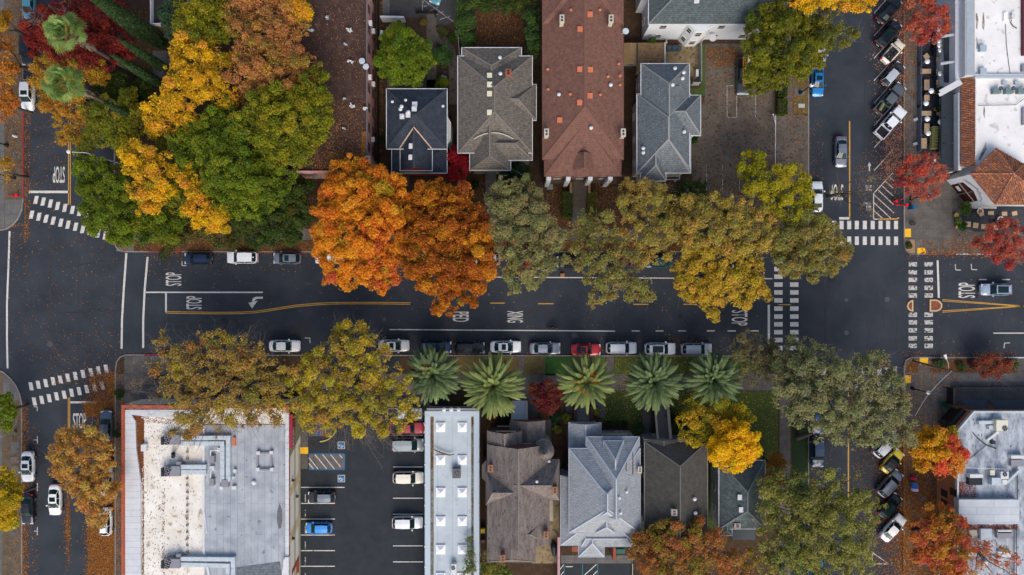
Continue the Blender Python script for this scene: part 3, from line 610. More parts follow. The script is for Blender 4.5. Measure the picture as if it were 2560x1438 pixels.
# -- small structures between
def flat(label, name, cat, pts, z, roofm, wallm, par=0.0, pw=.25, parm=None, mtop=None, lev=(), sp=3.0, ww=1.2, wh=1.4, origin=None):
    wp = [p[:2] for p in W(pts, z)]; wp = wp if area(wp) > 0 else wp[::-1]
    cx = sum(p[0] for p in wp) / len(wp); cy = sum(p[1] for p in wp) / len(wp)
    o = thing(name, label, cat, (cx, cy, .13)); o['_w'] = (cx, cy, .13)
    b = MB(); b.prism(inset(wp, .02 if par else .3), .05, z - par - .12, top=False); b.build('wall', wallm, o)
    b = MB(); b.prism(inset(wp, .004), z - par - .12, z - par); b.build('roof', roofm, o)
    if par: b = MB(); b.ring(wp, inset(wp, pw), z - par - .1, z); b.build('parapet', parm or wallm, o)
    if lev:
        ip = inset(wp, .02)
        for a, c in zip(ip, ip[1:] + ip[:1]): wins(o, a, c, lev, sp, ww, wh)
    return o, wp
def addbox(o, name, x0, y0, x1, y1, z, h_, m, zz=None):
    p, q = P(x0, y0, z + h_), P(x1, y1, z + h_); b = MB(); b.box(p[0], q[1], z, q[0], p[1], z + h_); return b.build(name, m, o)
PLANK = mat('brown_plank_roof', (.17, .105, .05), (.26, .17, .085), scale=1.5, rough=.9, brick=(.22, 6, .78), c3=(.10, .07, .045), s3=2, f3=.58)
o, wp = flat('low square annexe with weathered brown plank roof', 'shed', 'shed', rect(1594, 107, 1663, 178), 3.0, PLANK, WWALL)
addbox(o, 'edging', 1661.5, 106, 1664, 178, 3.02, .05, PWHITE)
h = House('narrow open shelter with tan shingled roof beside the long red brown building', [(1560, 109, 1590, 163, 2.7, 3.1, 'y', 0, 0)], mat('tan_roof', (.27, .18, .085), (.34, .23, .12), scale=2, rough=.9, brick=(.25, .5, .85)), mat('dark_slats', (.05, .055, .06), rough=.8), mat('slat_trim', (.16, .16, .15), rough=.7), name='garden_shelter', cat='shelter', winall=False)
# -- pink apartment block
PINK = mat('pink_stucco', (.50, .26, .23), (.58, .32, .28), scale=1.0, rough=.85)
BRF = mat('brown_roll_roof', (.045, .025, .021), (.075, .043, .036), scale=.9, rough=.9, c3=(.10, .058, .045), s3=.7, f3=.62, brick=(.16, 3, .85, 90))
o, wp = flat('long pink stuccoed building with leaf strewn dark brown roof', 'apartment_building', 'apartment building', [(735, -260), (917, -260), (917, 391), (924, 391), (924, 431), (735, 431)], 6.0, BRF, PINK, .25, .12, mat('grey_coping', (.16, .14, .15), rough=.7))
pk = o; px1 = P(917, 0, 6)[0]
wins(o, (px1 - .02, P(0, 388, 6)[1]), (px1 - .02, P(0, -60, 6)[1]), (1.0, 3.9), 2.75, 1.1, 1.3, mat('dark_frame', (.10, .06, .06), rough=.6))
wins(o, (wp[0][0], P(0, 431, 6)[1] + .02), (P(924, 0, 6)[0], P(0, 431, 6)[1] + .02), (1.0, 3.9), 2.9, 1.1, 1.3)
addbox(o, 'coping', 911, 390, 926, 394, 5.8, .45, CREAM); addbox(o, 'coping', 921, 394, 926, 431, 5.8, .45, CREAM); addbox(o, 'coping', 733, 427, 921, 432, 5.8, .4, PINK)
def pipes(o, pts, z, m=PWHITE, s=1.0, name='roof_vent'):
    for px, py in pts:
        b = MB(); x, y, _ = P(px, py, z + .4)
        for k in range(3): a = rnd.uniform(0, 6); r = (k > 0) * .38 * s; b.lathe([(.06, -.1), (.06, .4), (.19 * s, .42), (.19 * s, .52), (.05, .6)], (x + r * math.cos(a), y + r * math.sin(a), z), 10)
        b.bar((x - .3 * s, y, z + .12), (x + .35 * s, y, z + .12), .16, .2); b.build(name, m, o)
pipes(o, [(871, 73), (876, 76), (872, 151), (879, 153), (878, 262), (882, 266), (911, 273), (913, 271), (776, 75), (780, 74), (775, 365), (778, 361), (869, 408)], 5.75, PWHITE, .62)
pipes(o, [(864, 110), (860, 245), (860, 320), (818, 44)], 5.75, STEEL, .5)
for px, py in ((905, 153), (915, 167)):
    b = MB(); x, y, _ = P(px, py, 6.6); b.lathe([(.02, 0), (.28, .05), (.45, .15)], (x, y, 6.5), 14); b.tube((x, y, 5.75), (x, y, 6.5), .04); b.build('satellite_dish', STEEL, o)
for py, z in ((195, 4.4), (60, 4.2), (212, 2.0), (350, 2.2), (80, 2.0)):
    b = MB(); y = P(0, py, z)[1]; b.box(px1 - .02, y - .35, z, px1 + .45, y + .35, z + .5); b.build('window_air_conditioner', PWHITE, o)
addbox(o, 'roof_hatch', 815, 39, 822, 48, 5.78, .3, GREYM)
# -- corner roof among the cypresses
flat('dark flat roofed building corner with white rim behind the cypress trees', 'shed', 'shed', rect(375, -120, 470, 60), 5.0, mat('dark_roof', (.02, .018, .018), (.035, .03, .028), rough=.9, scale=2), mat('moss_wall', (.10, .09, .05), (.14, .12, .07), scale=3, rough=.9), .8, .12, PWHITE)
# -- supermarket
WR = mat('white_membrane', (.58, .60, .63), (.50, .52, .55), scale=.8, rough=.6, brick=(.9, 40, .96))
CR = mat('cream_roof', (.76, .74, .69), (.60, .55, .47), scale=.35, rough=.8, c3=(.36, .28, .20), s3=1.0, f3=.62)
GR = mat('grey_rolled_roof', (.27, .30, .34), (.42, .45, .49), scale=.4, rough=.8, brick=(1.0, 9, .90, 90), c3=(.17, .185, .20), s3=1.1, f3=.64, detail=12)
MW = mat('olive_wall', (.20, .21, .08), (.26, .26, .10), scale=1, rough=.8); CW = mat('cream_stucco', (.72, .67, .55), (.78, .72, .60), scale=1, rough=.85); TW = mat('tan_stucco', (.60, .47, .26), rough=.85); GW = mat('khaki_stucco', (.44, .41, .28), rough=.85)
o, wp = flat('supermarket with cream and grey flat roof, brick red tile coping and roof ducts', 'supermarket', 'supermarket', rect(303, 1013, 722, 1620), 5.7, CR, CW, .5, .45, mat('red_tile_coping', (.42, .085, .04), (.50, .13, .065), scale=2, rough=.8, brick=(.22, .6, .7, 0)))
mk = o
x0, x1 = wp[0][0], max(p[0] for p in wp); xs = sorted(set(round(p[0], 3) for p in wp)); X0, X1 = xs[0], xs[-1]; YT = max(p[1] for p in wp)
zr = 5.2
b = MB()
def Q(px, py, z=zr): return P(px, py, z)[:2]
b.prism([Q(313, 1621), Q(355, 1621), Q(354, 1200), Q(343, 1120), Q(341, 1052), Q(331, 1036), Q(380, 1042), Q(500, 1042), Q(500, 1024), Q(313, 1024)][::1], zr + .005, zr + .3); b.build('roof_curb', WR, o)
b = MB(); b.box(*Q(512, 1621), zr + .002, Q(722, 1060)[0] - .46, Q(722, 1062)[1], zr + .12); b.build('roof_panel', GR, o)
b = MB(); b.bar((*Q(511, 1060), zr + .15), (*Q(511, 1380), zr + .15), .3, .3); b.bar((*Q(512, 1380), zr + .15), (*Q(525, 1440), zr + .15), .3, .3); b.bar((*Q(512, 1270), zr + .2), (*Q(519, 1330), zr + .2), .12, .3); b.build('roof_edge', PWHITE, o)
b = MB(); b.box(X1 - .5, Q(0, 1560)[1], 5.55, X1 + .005, Q(0, 1030)[1], 5.72); b.build('coping', WR, o)
# painted wall bands on the side facing the lot
def wallband(pts, m, nm='painted_band', off=.012):     # pts (photo y along wall, z)
    b = MB(); b.face([(X1 + off, P(0, y, 5)[1], z) for y, z in pts]); ob = b.build(nm, m, mk)
wallband([(1105, .2), (1145, 5.4), (1000, 5.4), (1000, .2)], MW)
wallband([(1222, .2), (1196, .2), (1226, 5.4), (1244, 5.4)], TW); wallband([(1330, .2), (1306, .2), (1338, 5.4), (1362, 5.4)], TW)
wallband([(1130, .2), (1130, 1.1), (1600, 1.1), (1600, .2)], GW, off=.006)
b = MB(); b.box(X1 + .02, P(0, 1119, 5)[1], 4.4, X1 + .45, P(0, 1035, 5)[1], 5.5); so = b.build('sign', mat('sign_red', (.28, .015, .028), rough=.5), mk)
b = MB(); ya, yb = P(0, 1500, 3)[1], P(0, 1010, 3)[1]; b.bar((X1 + .05, ya, 3.0), (X1 + .05, yb, 3.0), .06, .06); b.build('wall_conduit', DARKM, mk)
me = textmesh('GROCERY', 3.1, .8); me.materials.append(PWHITE); t = bpy.data.objects.new('sign_lettering', me); COL.objects.link(t); t.parent = so
t.location = (X1 + .455 + .01 - mk.location[0], P(0, 1093, 4.8)[1] - mk.location[1], 5.0 - .13); t.rotation_euler = (R(90), 0, R(90))
for py, z in ((1200, 4.0), (1345, 3.9), (1240, 2.0)):
    b = MB(); y = P(0, py, z)[1]; b.box(X1 + .01, y - .15, z, X1 + .28, y + .15, z + .45); b.build('wall_lamp', DARKM, mk)
b = MB(); X = X1 + .01
for k in range(3): b.bar((X + .02, P(0, 1398 + 0, 1)[1], 1.2 + k * .45), (X + .02, P(0, 1428, 1)[1], 1.2 + k * .45), .05, .3)
b.face([(X1 + .02, P(0, 1400, 1)[1], .9), (X1 + .02, P(0, 1416, 1)[1], 4.3), (X1 + .02, P(0, 1404, 1)[1], 4.3), (X1 + .02, P(0, 1388, 1)[1], .9)]); b.build('painted_band', mat('rust_paint', (.33, .07, .035), rough=.8), mk)
# roof equipment: units with twin fans, ducts
def rtu(o, x0, y0, x1, y1, z, hh, m, fans, name='air_handler'):
    p, q = P(x0, y0, z + hh), P(x1, y1, z + hh); b = MB(); b.box(p[0], q[1], z, q[0], p[1], z + hh); b.box(p[0] + .04, q[1] - .03, z + hh * .3, q[0] - .3, q[1] - .001, z + hh * .8); u = b.build(name, m, o)
    for fx, fy, r in fans:
        f = MB(); x, y, _ = P(fx, fy, z + hh); f.lathe([(r, 0), (r, .07), (r * .88, .07), (r * .88, .01)], (x, y, z + hh), 18); fo = f.build('fan', DARKM, o); fo.parent = u
        g_ = MB()
        for k in range(4):
            a = k * math.pi / 2 + .4; c, s = math.cos(a), math.sin(a)
            g_.face([(x, y, z + hh + .05), (x + r * .85 * math.cos(a - .35), y + r * .85 * math.sin(a - .35), z + hh + .05), (x + r * .85 * math.cos(a + .3), y + r * .85 * math.sin(a + .3), z + hh + .06)])
        go = g_.build('fan_blade', GREYM, o); go.parent = u
    return u
def duct(o, pts, w, hh, z, m=STEEL, seams=1.3):
    b = MB(); wp = [Vector(P(x, y, z + hh)) for x, y in pts]
    for i_, (a, c) in enumerate(zip(wp, wp[1:])):
        a = a + Vector((0, 0, .012 * i_)); c = c + Vector((0, 0, .012 * i_)); d = (c - a).normalized(); b.bar(a - d * (w / 2 - .01 * (i_ > 0)) + Vector((0, 0, -hh / 2)), c + d * w / 2 + Vector((0, 0, -hh / 2)), w, hh)
        n = int((c - a).length / seams)
        for k in range(1, n + 1): q = a + (c - a) * (k / (n + .3)); b.bar(q - d * .03 + Vector((0, 0, -hh / 2)), q + d * .03 + Vector((0, 0, -hh / 2)), w + .07, hh + .07)
    return b.build('air_duct', m, o)
zz = 5.2
for y0, y1, dl in ((1088, 1112, 0), (1166, 1191, 0), (1398, 1421, 0)):
    rtu(o, 411, y0, 449, y1, zz, 1.1, GREYM, [(421, y0 + 7, .42), (417, y0 + 17, .42)])
    b = MB(); p, q = P(403, y0 + 4, zz + .8), P(410, y1, zz + .8); b.box(p[0], q[1], zz, q[0] - .02, p[1], zz + .9); b.build('intake_hood', DARKM, o)
addbox(o, 'intake_hood', 440, 1155, 451, 1165, zz, .9, GREYM); addbox(o, 'intake_hood', 440, 1386, 451, 1397, zz, .9, GREYM)
duct(o, [(452, 1096), (570, 1095), (570, 1199)], .62, .75, zz); duct(o, [(452, 1109), (555.5, 1109), (555.5, 1199)], .62, .75, zz)
duct(o, [(455, 1168), (509, 1168)], .65, .7, zz); duct(o, [(455, 1181), (509, 1181)], .65, .7, zz)
duct(o, [(455, 1398), (582, 1399), (582, 1600)], .6, .75, zz); duct(o, [(455, 1412), (569, 1415), (569, 1600)], .6, .75, zz)
for x0, y0, x1, y1 in ((522, 1140, 535, 1158), (523, 1197, 534, 1215), (553, 1200, 570, 1218)): addbox(o, 'roof_box', x0, y0, x1, y1, zz + .12, .7, GREYM)
for x0, y0, x1, y1 in ((524, 1166, 535, 1177), (549, 1216, 557, 1224), (579, 1216, 590, 1224), (583, 1174, 590, 1182), (581, 1192, 585, 1197), (543, 1120, 550, 1130)): addbox(o, 'duct_foot', x0, y0, x1, y1, zz + .12, .45, PWHITE)
b = MB(); b.path([P(526, 1140, 6.3), P(526, 1127, 6.3), P(547, 1125, 6.3)], .09, 8); b.path([P(527, 1176, 5.9), P(526, 1196, 5.9)], .09); b.build('pipe', PWHITE, o)
for x, y in ((645, 1133), (678, 1132), (644, 1174), (679, 1174)): addbox(o, 'duct_foot', x - 4, y - 4, x + 4, y + 4, zz + .12, .5, PWHITE)
b = MB()
for a, c in (((645, 1133), (678, 1132)), ((644, 1174), (679, 1174)), ((645, 1133), (644, 1174)), ((678, 1132), (679, 1174))): b.bar(P(*a, 5.55), P(*c, 5.55), .2, .2)
b.build('roof_frame', GREYM, o)
b = MB(); x, y, _ = P(634, 1207, 5.6); b.lathe([(.32, 0), (.32, .3), (.2, .4)], (x, y, 5.3), 16); b.build('roof_vent', PWHITE, o)
for k in range(17):
    py = 1130 + k * 16.7; b = MB(); x, y, _ = P(468, py, 5.4); b.box(x - .16, y - .14, 5.2, x + .1, y + .14, 5.42); b.build('pipe_support', DARKM, o)
b = MB(); b.path([P(468, 1110, 5.44), P(468, 1436, 5.44)], .035, 6); b.build('pipe', CREAM, o)
addbox(o, 'roof_box', 352, 1112, 365, 1129, zz + .02, .6, PWHITE)
b = MB(); b.path([P(358, 1110, 5.9), P(412, 1110, 5.9)], .03, 6); b.build('pipe', PWHITE, o)
b = MB(); b.tube(P(433, 1141, 5.25), P(433, 1134, 6.3), .3, .26, 12); b.build('roof_vent', DARKM, o)
addbox(o, 'roof_box', 581, 1094, 588, 1115, zz + .12, .35, ORVENT)
for px, py, dx in ((700, 1270, 7), ):
    b = MB(); pts = [(700, 1258), (706, 1275), (707, 1300), (703, 1320), (697, 1322), (693, 1300), (694, 1275)]; b.face([(*Q(x, y, zr), zr + .126) for x, y in pts][::-1]); b.build('water_stain', mat('dark_stain', (.085, .09, .095), (.14, .15, .16), scale=3, rough=.6), o)
b = MB(); b.prism([Q(700, 1480, 5.9), Q(709, 1400, 5.9), Q(713, 1393, 5.9), Q(722, 1393, 5.9), Q(722, 1480, 5.9)], 5.4, 5.95); b.build('gable_cap', PWHITE, o)
b = MB(); b.prism([Q(590, 1480, 5.4), Q(590, 1420, 5.4), Q(700, 1405, 5.4), Q(706, 1480, 5.4)], zz + .11, zz + .16); b.build('roof_panel', shingle('pale_shingle', (.12, .14, .16), (.22, .25, .28), f=.7, sc=4), o)
# -- long skylight building
SKB = mat('pale_blue_membrane', (.40, .46, .50), (.46, .52, .56), scale=.5, rough=.7, brick=(2.2, 60, .96, 90), c3=(.34, .39, .43), s3=1.1, f3=.62)
o, wp = flat('long pale blue grey roofed building with two rows of white skylight domes', 'shop_building', 'shop building', rect(1062, 1028, 1198, 1620), 4.5, SKB, mat('pale_blue_wall', (.36, .42, .46), (.42, .48, .52), scale=1, rough=.8), .5, .8, mat('blue_grey_coping', (.42, .49, .55), rough=.7))
GUT = mat('leafy_gutter', (.10, .055, .03), (.24, .27, .25), scale=1.6, rough=1, c3=(.10, .10, .03), s3=3, f3=.55)
for x0, x1 in ((1076.5, 1084), (1178, 1185)):
    b = MB(); p, q = P(x0, 1042, 4.1), P(x1, 1600, 4.1); b.box(p[0], q[1], 3.99, q[0], p[1], 4.06); b.build('roof_gutter', GUT, o)
for px in (1101.5, 1155.5):
    for py in (1069, 1151, 1232, 1304, 1375, 1445):
        x, y, _ = P(px, py, 4.3); b = MB(); b.box(x - .68, y - .68, 3.95, x + .68, y + .68, 4.2); s_ = .6
        b.add([(x - s_, y - s_, 4.2), (x + s_, y - s_, 4.2), (x + s_, y + s_, 4.2), (x - s_, y + s_, 4.2), (x, y, 4.55)], [(0, 1, 4), (1, 2, 4), (2, 3, 4), (3, 0, 4)]); b.build('skylight', mat('skylight_dome', (.86, .86, .88), rough=.35), o)
rtu(o, 1131, 1172, 1151, 1196, 4.0, .9, mat('dark_unit', (.10, .10, .115), rough=.5), [(1143, 1183, .33)]); rtu(o, 1128, 1411, 1141, 1440, 4.0, .9, PWHITE, [(1133, 1420, .3)])
b = MB(); p, q = P(1067, 1021, 4.4), P(1198, 1027, 4.4); b.box(p[0], q[1] + .02, 3.6, q[0], p[1], 4.42); b.build('front_canopy', mat('grey_canopy', (.22, .24, .27), rough=.7), o)
for px in (1110, 1128, 1146.5):
    x, y, _ = P(px, 1024, 4.8); b = MB(); b.lathe([(.04, -.1), (.28, 0), (.3, .1), (.12, .22)], (x, y, 4.75), 16); b.tube((x, y - .9, 4.45), (x, y, 4.85), .03); b.build('gooseneck_lamp', PWHITE, o)
for px, pys in ((1062.5, (1063, 1111, 1162, 1213, 1264, 1316, 1367, 1418)), (1197, (1159, 1262))):
    for py in pys: addbox(o, 'wall_lamp', px - 1.4, py - 2, px + 1.4, py + 2, 4.5, .12, PWHITE)
# -- white restaurant
MEM = mat('white_roof', (.66, .66, .65), (.78, .77, .76), scale=.35, rough=.7, c3=(.52, .50, .47), s3=.9, f3=.6)
o, wp = flat('white flat roofed restaurant block at the upper right with red maple at its corner', 'restaurant', 'restaurant', rect(2413, -260, 2900, 190), 5.9, MEM, PWHITE, .35, .28, PWHITE)
rs = o
addbox(o, 'roof_band', 2416, -200, 2437, 188, 5.86, .14, mat('blue_grey_band', (.30, .34, .38), (.36, .40, .44), scale=1, rough=.7))
addbox(o, 'roof_edge', 2437, 190, 2800, 195, 5.7, .3, mat('blue_coping', (.36, .44, .50), rough=.6))
for x0, y0, x1, y1 in ((2451, 112, 2467, 128), (2451, 170, 2467, 186)): addbox(o, 'roof_box', x0, y0, x1, y1, 5.55, .55, mat('blue_grey_box', (.33, .40, .47), rough=.6))
addbox(o, 'roof_box', 2530, 34, 2538, 48, 5.55, .5, PWHITE); addbox(o, 'skylight', 2510, 31, 2519, 53, 5.55, .25, mat('skylight_dome', (.86, .86, .88), rough=.35)); addbox(o, 'roof_box', 2557, -50, 2600, 138, 5.55, .4, mat('maroon_box', (.10, .02, .035), rough=.6)); addbox(o, 'roof_box', 2556, 162, 2570, 178, 5.55, .4, GREYM)
b = MB(); b.path([P(2530, 48, 5.75), P(2527, 57, 5.7), P(2533, 66, 5.7), P(2542, 71, 5.7)], .06, 6)
b.path([P(2514, 60, 5.62), P(2516, 110, 5.62), P(2522, 160, 5.62), P(2526, 188, 5.62)], .03, 6); b.build('pipe', DARKM, o)
# lower part
STN = mat('roof_pond_stain', (.14, .09, .06), (.45, .40, .36), scale=1.5, rough=.7)
for pts in ([(2439, 32), (2443, 34), (2446, 50), (2443, 74), (2440, 70)], [(2457, 30), (2460, 34), (2462, 62), (2459, 76), (2455, 66)], [(2441, 92), (2444, 100), (2445, 122), (2441, 122)]):
    b = MB(); b.face([(*P(x, y, 5.55)[:2], 5.56) for x, y in pts][::-1]); b.build('water_stain', STN, o)
o, wp = flat('lower white roofed wing of the restaurant with three roof fans', 'restaurant_wing', 'building', [(2437, 192), (2900, 192), (2900, 512), (2488, 512), (2425, 434), (2437, 420)], 5.3, MEM, PWHITE, .3, .22, PWHITE)
for k, x in enumerate((2484, 2515, 2546)):
    rtu(o, x, 221, x + 20, 233, 4.95, .7, mat('teal_grey_unit', (.14, .20, .21), rough=.5), [(x + 18, 221, .3)]); addbox(o, 'roof_box', x + 23, 202, x + 34, 211, 4.95, .4, mat('blue_grey_box', (.33, .40, .47), rough=.6))
b = MB(); b.path([P(2445, 264, 5.2), P(2500, 263, 5.3), P(2540, 262, 5.2), (P(2560, 247, 5.3))], .04, 6); b.build('pipe', DARKM, o)
b = MB(); b.face([(*P(x, y, 5.1)[:2], 5.02) for x, y in ((2461, 262), (2464, 275), (2463, 296), (2459, 285))][::-1]); b.face([(*P(x, y, 5.1)[:2], 5.02) for x, y in ((2466, 355), (2468, 372), (2452, 401), (2447, 398))][::-1]); b.build('water_stain', STN, o)
b = MB(); x, y, _ = P(2541, 410, 5.3); b.lathe([(.2, -.3), (.2, .1), (.28, .12), (.1, .3)], (x, y, 5.2), 12); b.build('roof_vent', PWHITE, o); addbox(o, 'roof_box', 2557, 270, 2575, 312, 4.95, .4, GREYM)
TILE = mat('clay_tile', (.30, .10, .05), (.58, .24, .11), scale=2.5, rough=.8, brick=(.26, .5, .5), c3=(.17, .09, .09), s3=2.2, f3=.53, stretch=(.7, 2.6, 1), lo=.42, hi=.58)
TILE2 = mat('clay_tile_slanted', (.30, .10, .05), (.60, .25, .11), scale=3.4, rough=.8, brick=(.3, .55, .5, 45), c3=(.17, .09, .09), s3=3.2, f3=.53, lo=.42, hi=.58)
a0, a1, c1_, c0_ = P(2402, 197, 4.7), P(2402, 417, 4.7), P(2438, 417, 5.75), P(2438, 197, 5.75)
b = MB(); b.face([a0, a1, c1_, c0_]); b.face([(a0[0], a0[1], 4.6), (a1[0], a1[1], 4.6), a1, a0]); b.prism([(a0[0] + .3, a1[1]), (c1_[0], a1[1]), (c1_[0], a0[1]), (a0[0] + .3, a0[1])], .1, 4.6)
tl = b.build('tile_slope', [TILE, PWHITE], o)
for f_ in tl.data.polygons: f_.material_index = 0 if f_.index < 2 else 1
b = MB(); y = a0[1]
for k in range(50):      # rows of barrel tiles
    yy = a0[1] - .12 - k * (a0[1] - a1[1] - .2) / 50; b.tube((a0[0], yy, 4.74), (c1_[0], yy, 5.79), .075, n=6)
b.build('barrel_tile', TILE, o)
# corner tower with tile roof
tb = [P(2425, 434, 6.2), P(2488, 512, 6.2), P(2640, 512, 6.2), P(2560, 410, 6.2), P(2490, 370, 6.2)]
wpz = [(p[0], p[1]) for p in tb]; wpz = wpz if area(wpz) > 0 else wpz[::-1]
cx = sum(p[0] for p in wpz) / 5; cy = sum(p[1] for p in wpz) / 5
o = thing('corner_tower', 'white corner tower of the restaurant with a sloping clay tile roof', 'tower', (cx, cy, .13)); o['_w'] = (cx, cy, .13)
b = MB(); b.prism(inset(wpz, .35), .1, 6.1, top=False); b.build('wall', WWALL, o)
b = MB(); ap = P(2533, 434, 7.6); ap2 = P(2506, 427, 7.6); n5 = len(wpz)
b.prism(wpz, 6.08, 6.199, top=False)
for i in range(n5): b.face([(wpz[i][0], wpz[i][1], 6.2), (wpz[(i + 1) % n5][0], wpz[(i + 1) % n5][1], 6.2), (ap[0], ap[1], 7.6)])
b.build('roof', TILE2, o)
b = MB()
for i in range(n5):
    A = Vector((wpz[i][0], wpz[i][1], 6.2)); B_ = Vector((wpz[(i + 1) % n5][0], wpz[(i + 1) % n5][1], 6.2)); T = Vector((ap[0], ap[1], 7.6)); Ln = (B_ - A).length; e = (B_ - A).normalized()
    foot = (T - A).dot(e); up = (T - A - e * foot); n = int(Ln / .26)
    for k in range(n):
        s = (k + .5) * Ln / n; t = s / foot if s < foot else (Ln - s) / (Ln - foot)
        if 0 < t < 1: b.tube(A + e * s + Vector((0, 0, .03)), A + e * s + up * t + Vector((0, 0, .03)), .075, n=5, caps=False)
    b.tube(A + Vector((0, 0, .05)), T + Vector((0, 0, .06)), .13, n=6)
b.build('barrel_tile', TILE2, o)
ip = inset(wpz, .35)
# entrance on the slanted wall (photo lower-left side)
A = Vector(P(2425, 434, 6.2)); B_ = Vector(P(2488, 512, 6.2)); ia = min(ip, key=lambda p: (p[0] - A.x) ** 2 + (p[1] - A.y) ** 2); ib = min(ip, key=lambda p: (p[0] - B_.x) ** 2 + (p[1] - B_.y) ** 2)
A, B_ = Vector((*ia, 0)), Vector((*ib, 0)); e = (B_ - A).normalized(); nn = Vector((e.y, -e.x, 0)); nn = nn if nn.dot(A) < 0 else -nn; L_ = (B_ - A).length
def onwall(s, z, d=.02): return A + e * s + nn * d + Vector((0, 0, z))
b = MB(); b.face([onwall(L_ * .18, .15), onwall(L_ * .85, .15), onwall(L_ * .85, 3.0), onwall(L_ * .52, 3.7), onwall(L_ * .18, 3.0)]); b.build('entrance', mat('maroon_entrance', (.045, .012, .012), rough=.4), o)
b = MB(); b.bar(onwall(L_ * .18, 2.2, .06), onwall(L_ * .85, 2.2, .06), .1, .12); b.bar(onwall(L_ * .52, .15, .06), onwall(L_ * .52, 3.4, .06), .1, .1); b.build('entrance_frame', mat('taupe_trim', (.25, .22, .20), rough=.6), o)
b = MB(); b.bar(onwall(L_ * .25, 1.2, .07), onwall(L_ * .42, 1.2, .07), .03, .6); b.build('poster', PWHITE, o)
VINE = mat('pale_grey_mural', (.36, .37, .40), rough=.9)
b = MB()
for k in range(26):
    s = .12 + .76 * k / 25; z = 3.5 + 1.0 * math.sin(k / 25 * math.pi) + rnd.uniform(-.1, .25); r = rnd.uniform(.12, .28); p = onwall(L_ * s, z, .015)
    b.face([p + e * (r * math.cos(a)) + Vector((0, 0, r * math.sin(a))) for a in np.linspace(0, 6.28, 8)[:-1]])
b.build('mural', VINE, o)
# black sign panel with a pale emblem
p0, p1 = P(2366, 443, 3.8), P(2402, 425, 3.8)
sg = thing('sign_board', 'black sign board with pale square emblem beside the corner tower', 'sign', (p0[0], p0[1], 3)); sg['_w'] = (p0[0], p0[1], 3)
b = MB(); b.bar(Vector(p0) - Vector((0, 0, .3)), Vector(p1) - Vector((0, 0, .3)), .15, 1.0); b.build('panel', mat('sign_black', (.012, .012, .016), rough=.5), sg)
e2 = (Vector(p1) - Vector(p0)).normalized(); n2 = Vector((e2.y, -e2.x, 0)); c = (Vector(p0) + Vector(p1)) / 2 + n2 * .09 - Vector((0, 0, .3)); b = MB()
for k, (s, z, ll, hv) in enumerate(((-.3, 0, .6, 1), (-.1, 0, .6, 1), (.3, 0, .6, 1), (.5, 0, .6, 1), (.4, .3, .25, 0), (.4, -.3, .25, 0), (-.2, .05, .22, 0))):
    if hv: b.bar(c + e2 * s - Vector((0, 0, ll / 2)), c + e2 * s + Vector((0, 0, ll / 2)), .05, .03)
    else: b.bar(c + e2 * (s - ll / 2) + Vector((0, 0, z)), c + e2 * (s + ll / 2) + Vector((0, 0, z)), .03, .05)
b.build('emblem', WINF, sg)
# awnings of the restaurant front
AWN = mat('dark_awning', (.022, .030, .040), (.03, .038, .05), scale=2, rough=.7)
XR = P(2413, 0, 5.9)[0]
for y0, y1, lab in ((30, 84, 'top dark awning behind the upper red maple'), (90, 152, 'second dark awning of the white restaurant'), (157, 206, 'third dark awning of the white restaurant'), (233, 293, 'long dark awning below the white arch wall'), (295, 357, 'middle dark awning beside the clay tile slope'), (359, 425, 'lowest dark awning beside the clay tile slope')):
    low = y0 > 210; xa, xb = (2353, 2392) if low else (2360, 2388); za, zb = 2.9, 3.5
    A0, A1, B1, B0 = P(xa, y0, za), P(xa, y1, za), P(xb, y1, zb), P(xb, y0, zb)
    b = MB(); b.add([A0, A1, B1, B0] + [(p[0], p[1], p[2] - .06) for p in (A0, A1, B1, B0)], [(0, 1, 2, 3), (7, 6, 5, 4), (0, 4, 5, 1), (1, 5, 6, 2), (2, 6, 7, 3), (3, 7, 4, 0)])
    aw = thing('awning', lab, 'awning', (A1[0], A1[1], 2.9), group='dark awnings along the restaurant front'); aw['_w'] = (A1[0], A1[1], 2.9)
    b.build('canopy', AWN, aw); b = MB(); b.bar(A0, A1, .08, .08); b.bar(B0, B1, .08, .08); b.build('awning_frame', DARKM, aw)
b = MB(); p, q = P(2388, -60, 4.6), P(2400, 212, 4.6); b.box(p[0] + .01, q[1], .13, XR, p[1], 4.62); b.build('front_bay', WWALL, rs)
b = MB(); p, q = P(2397, 232, 4.4), P(2402, 425, 4.4); b.box(p[0] - .1, q[1], .13, a0[0] + .3, p[1], 4.42); b.build('front_bay', PWHITE, rs)
for py in (86, 154): b = MB(); b.bar(P(2352, py + 6, 3.3), P(2390, py, 4.4), .3, .25); b.build('awning_beam', WWALL, rs)
b = MB(); b.bar(P(2352, 232, 3.0), P(2402, 204, 5.6), .9, .3); b.bar(P(2352, 236, .2), P(2352, 236, 3.0), .5, .5); b.build('arch_wall', WWALL, rs)
b = MB(); b.bar(P(2354, 60, 1), P(2354, 215, 1), .25, .9); b.bar(P(2354, 245, 1), P(2354, 425, 1), .25, .9); b.build('patio_wall', mat('grey_low_wall', (.20, .23, .25), rough=.8), rs)
b = MB(); p, q = P(2494, 512, 2), P(2700, 527, 2); p2 = P(2494, 512, 3.3); b.box(p2[0], q[1], 3.1, q[0], p2[1], 3.2); o = b.build('awning', AWN); tag(o, 'dark awning under the clay tile roof above the small square tables', 'awning', 'dark awnings along the restaurant front')
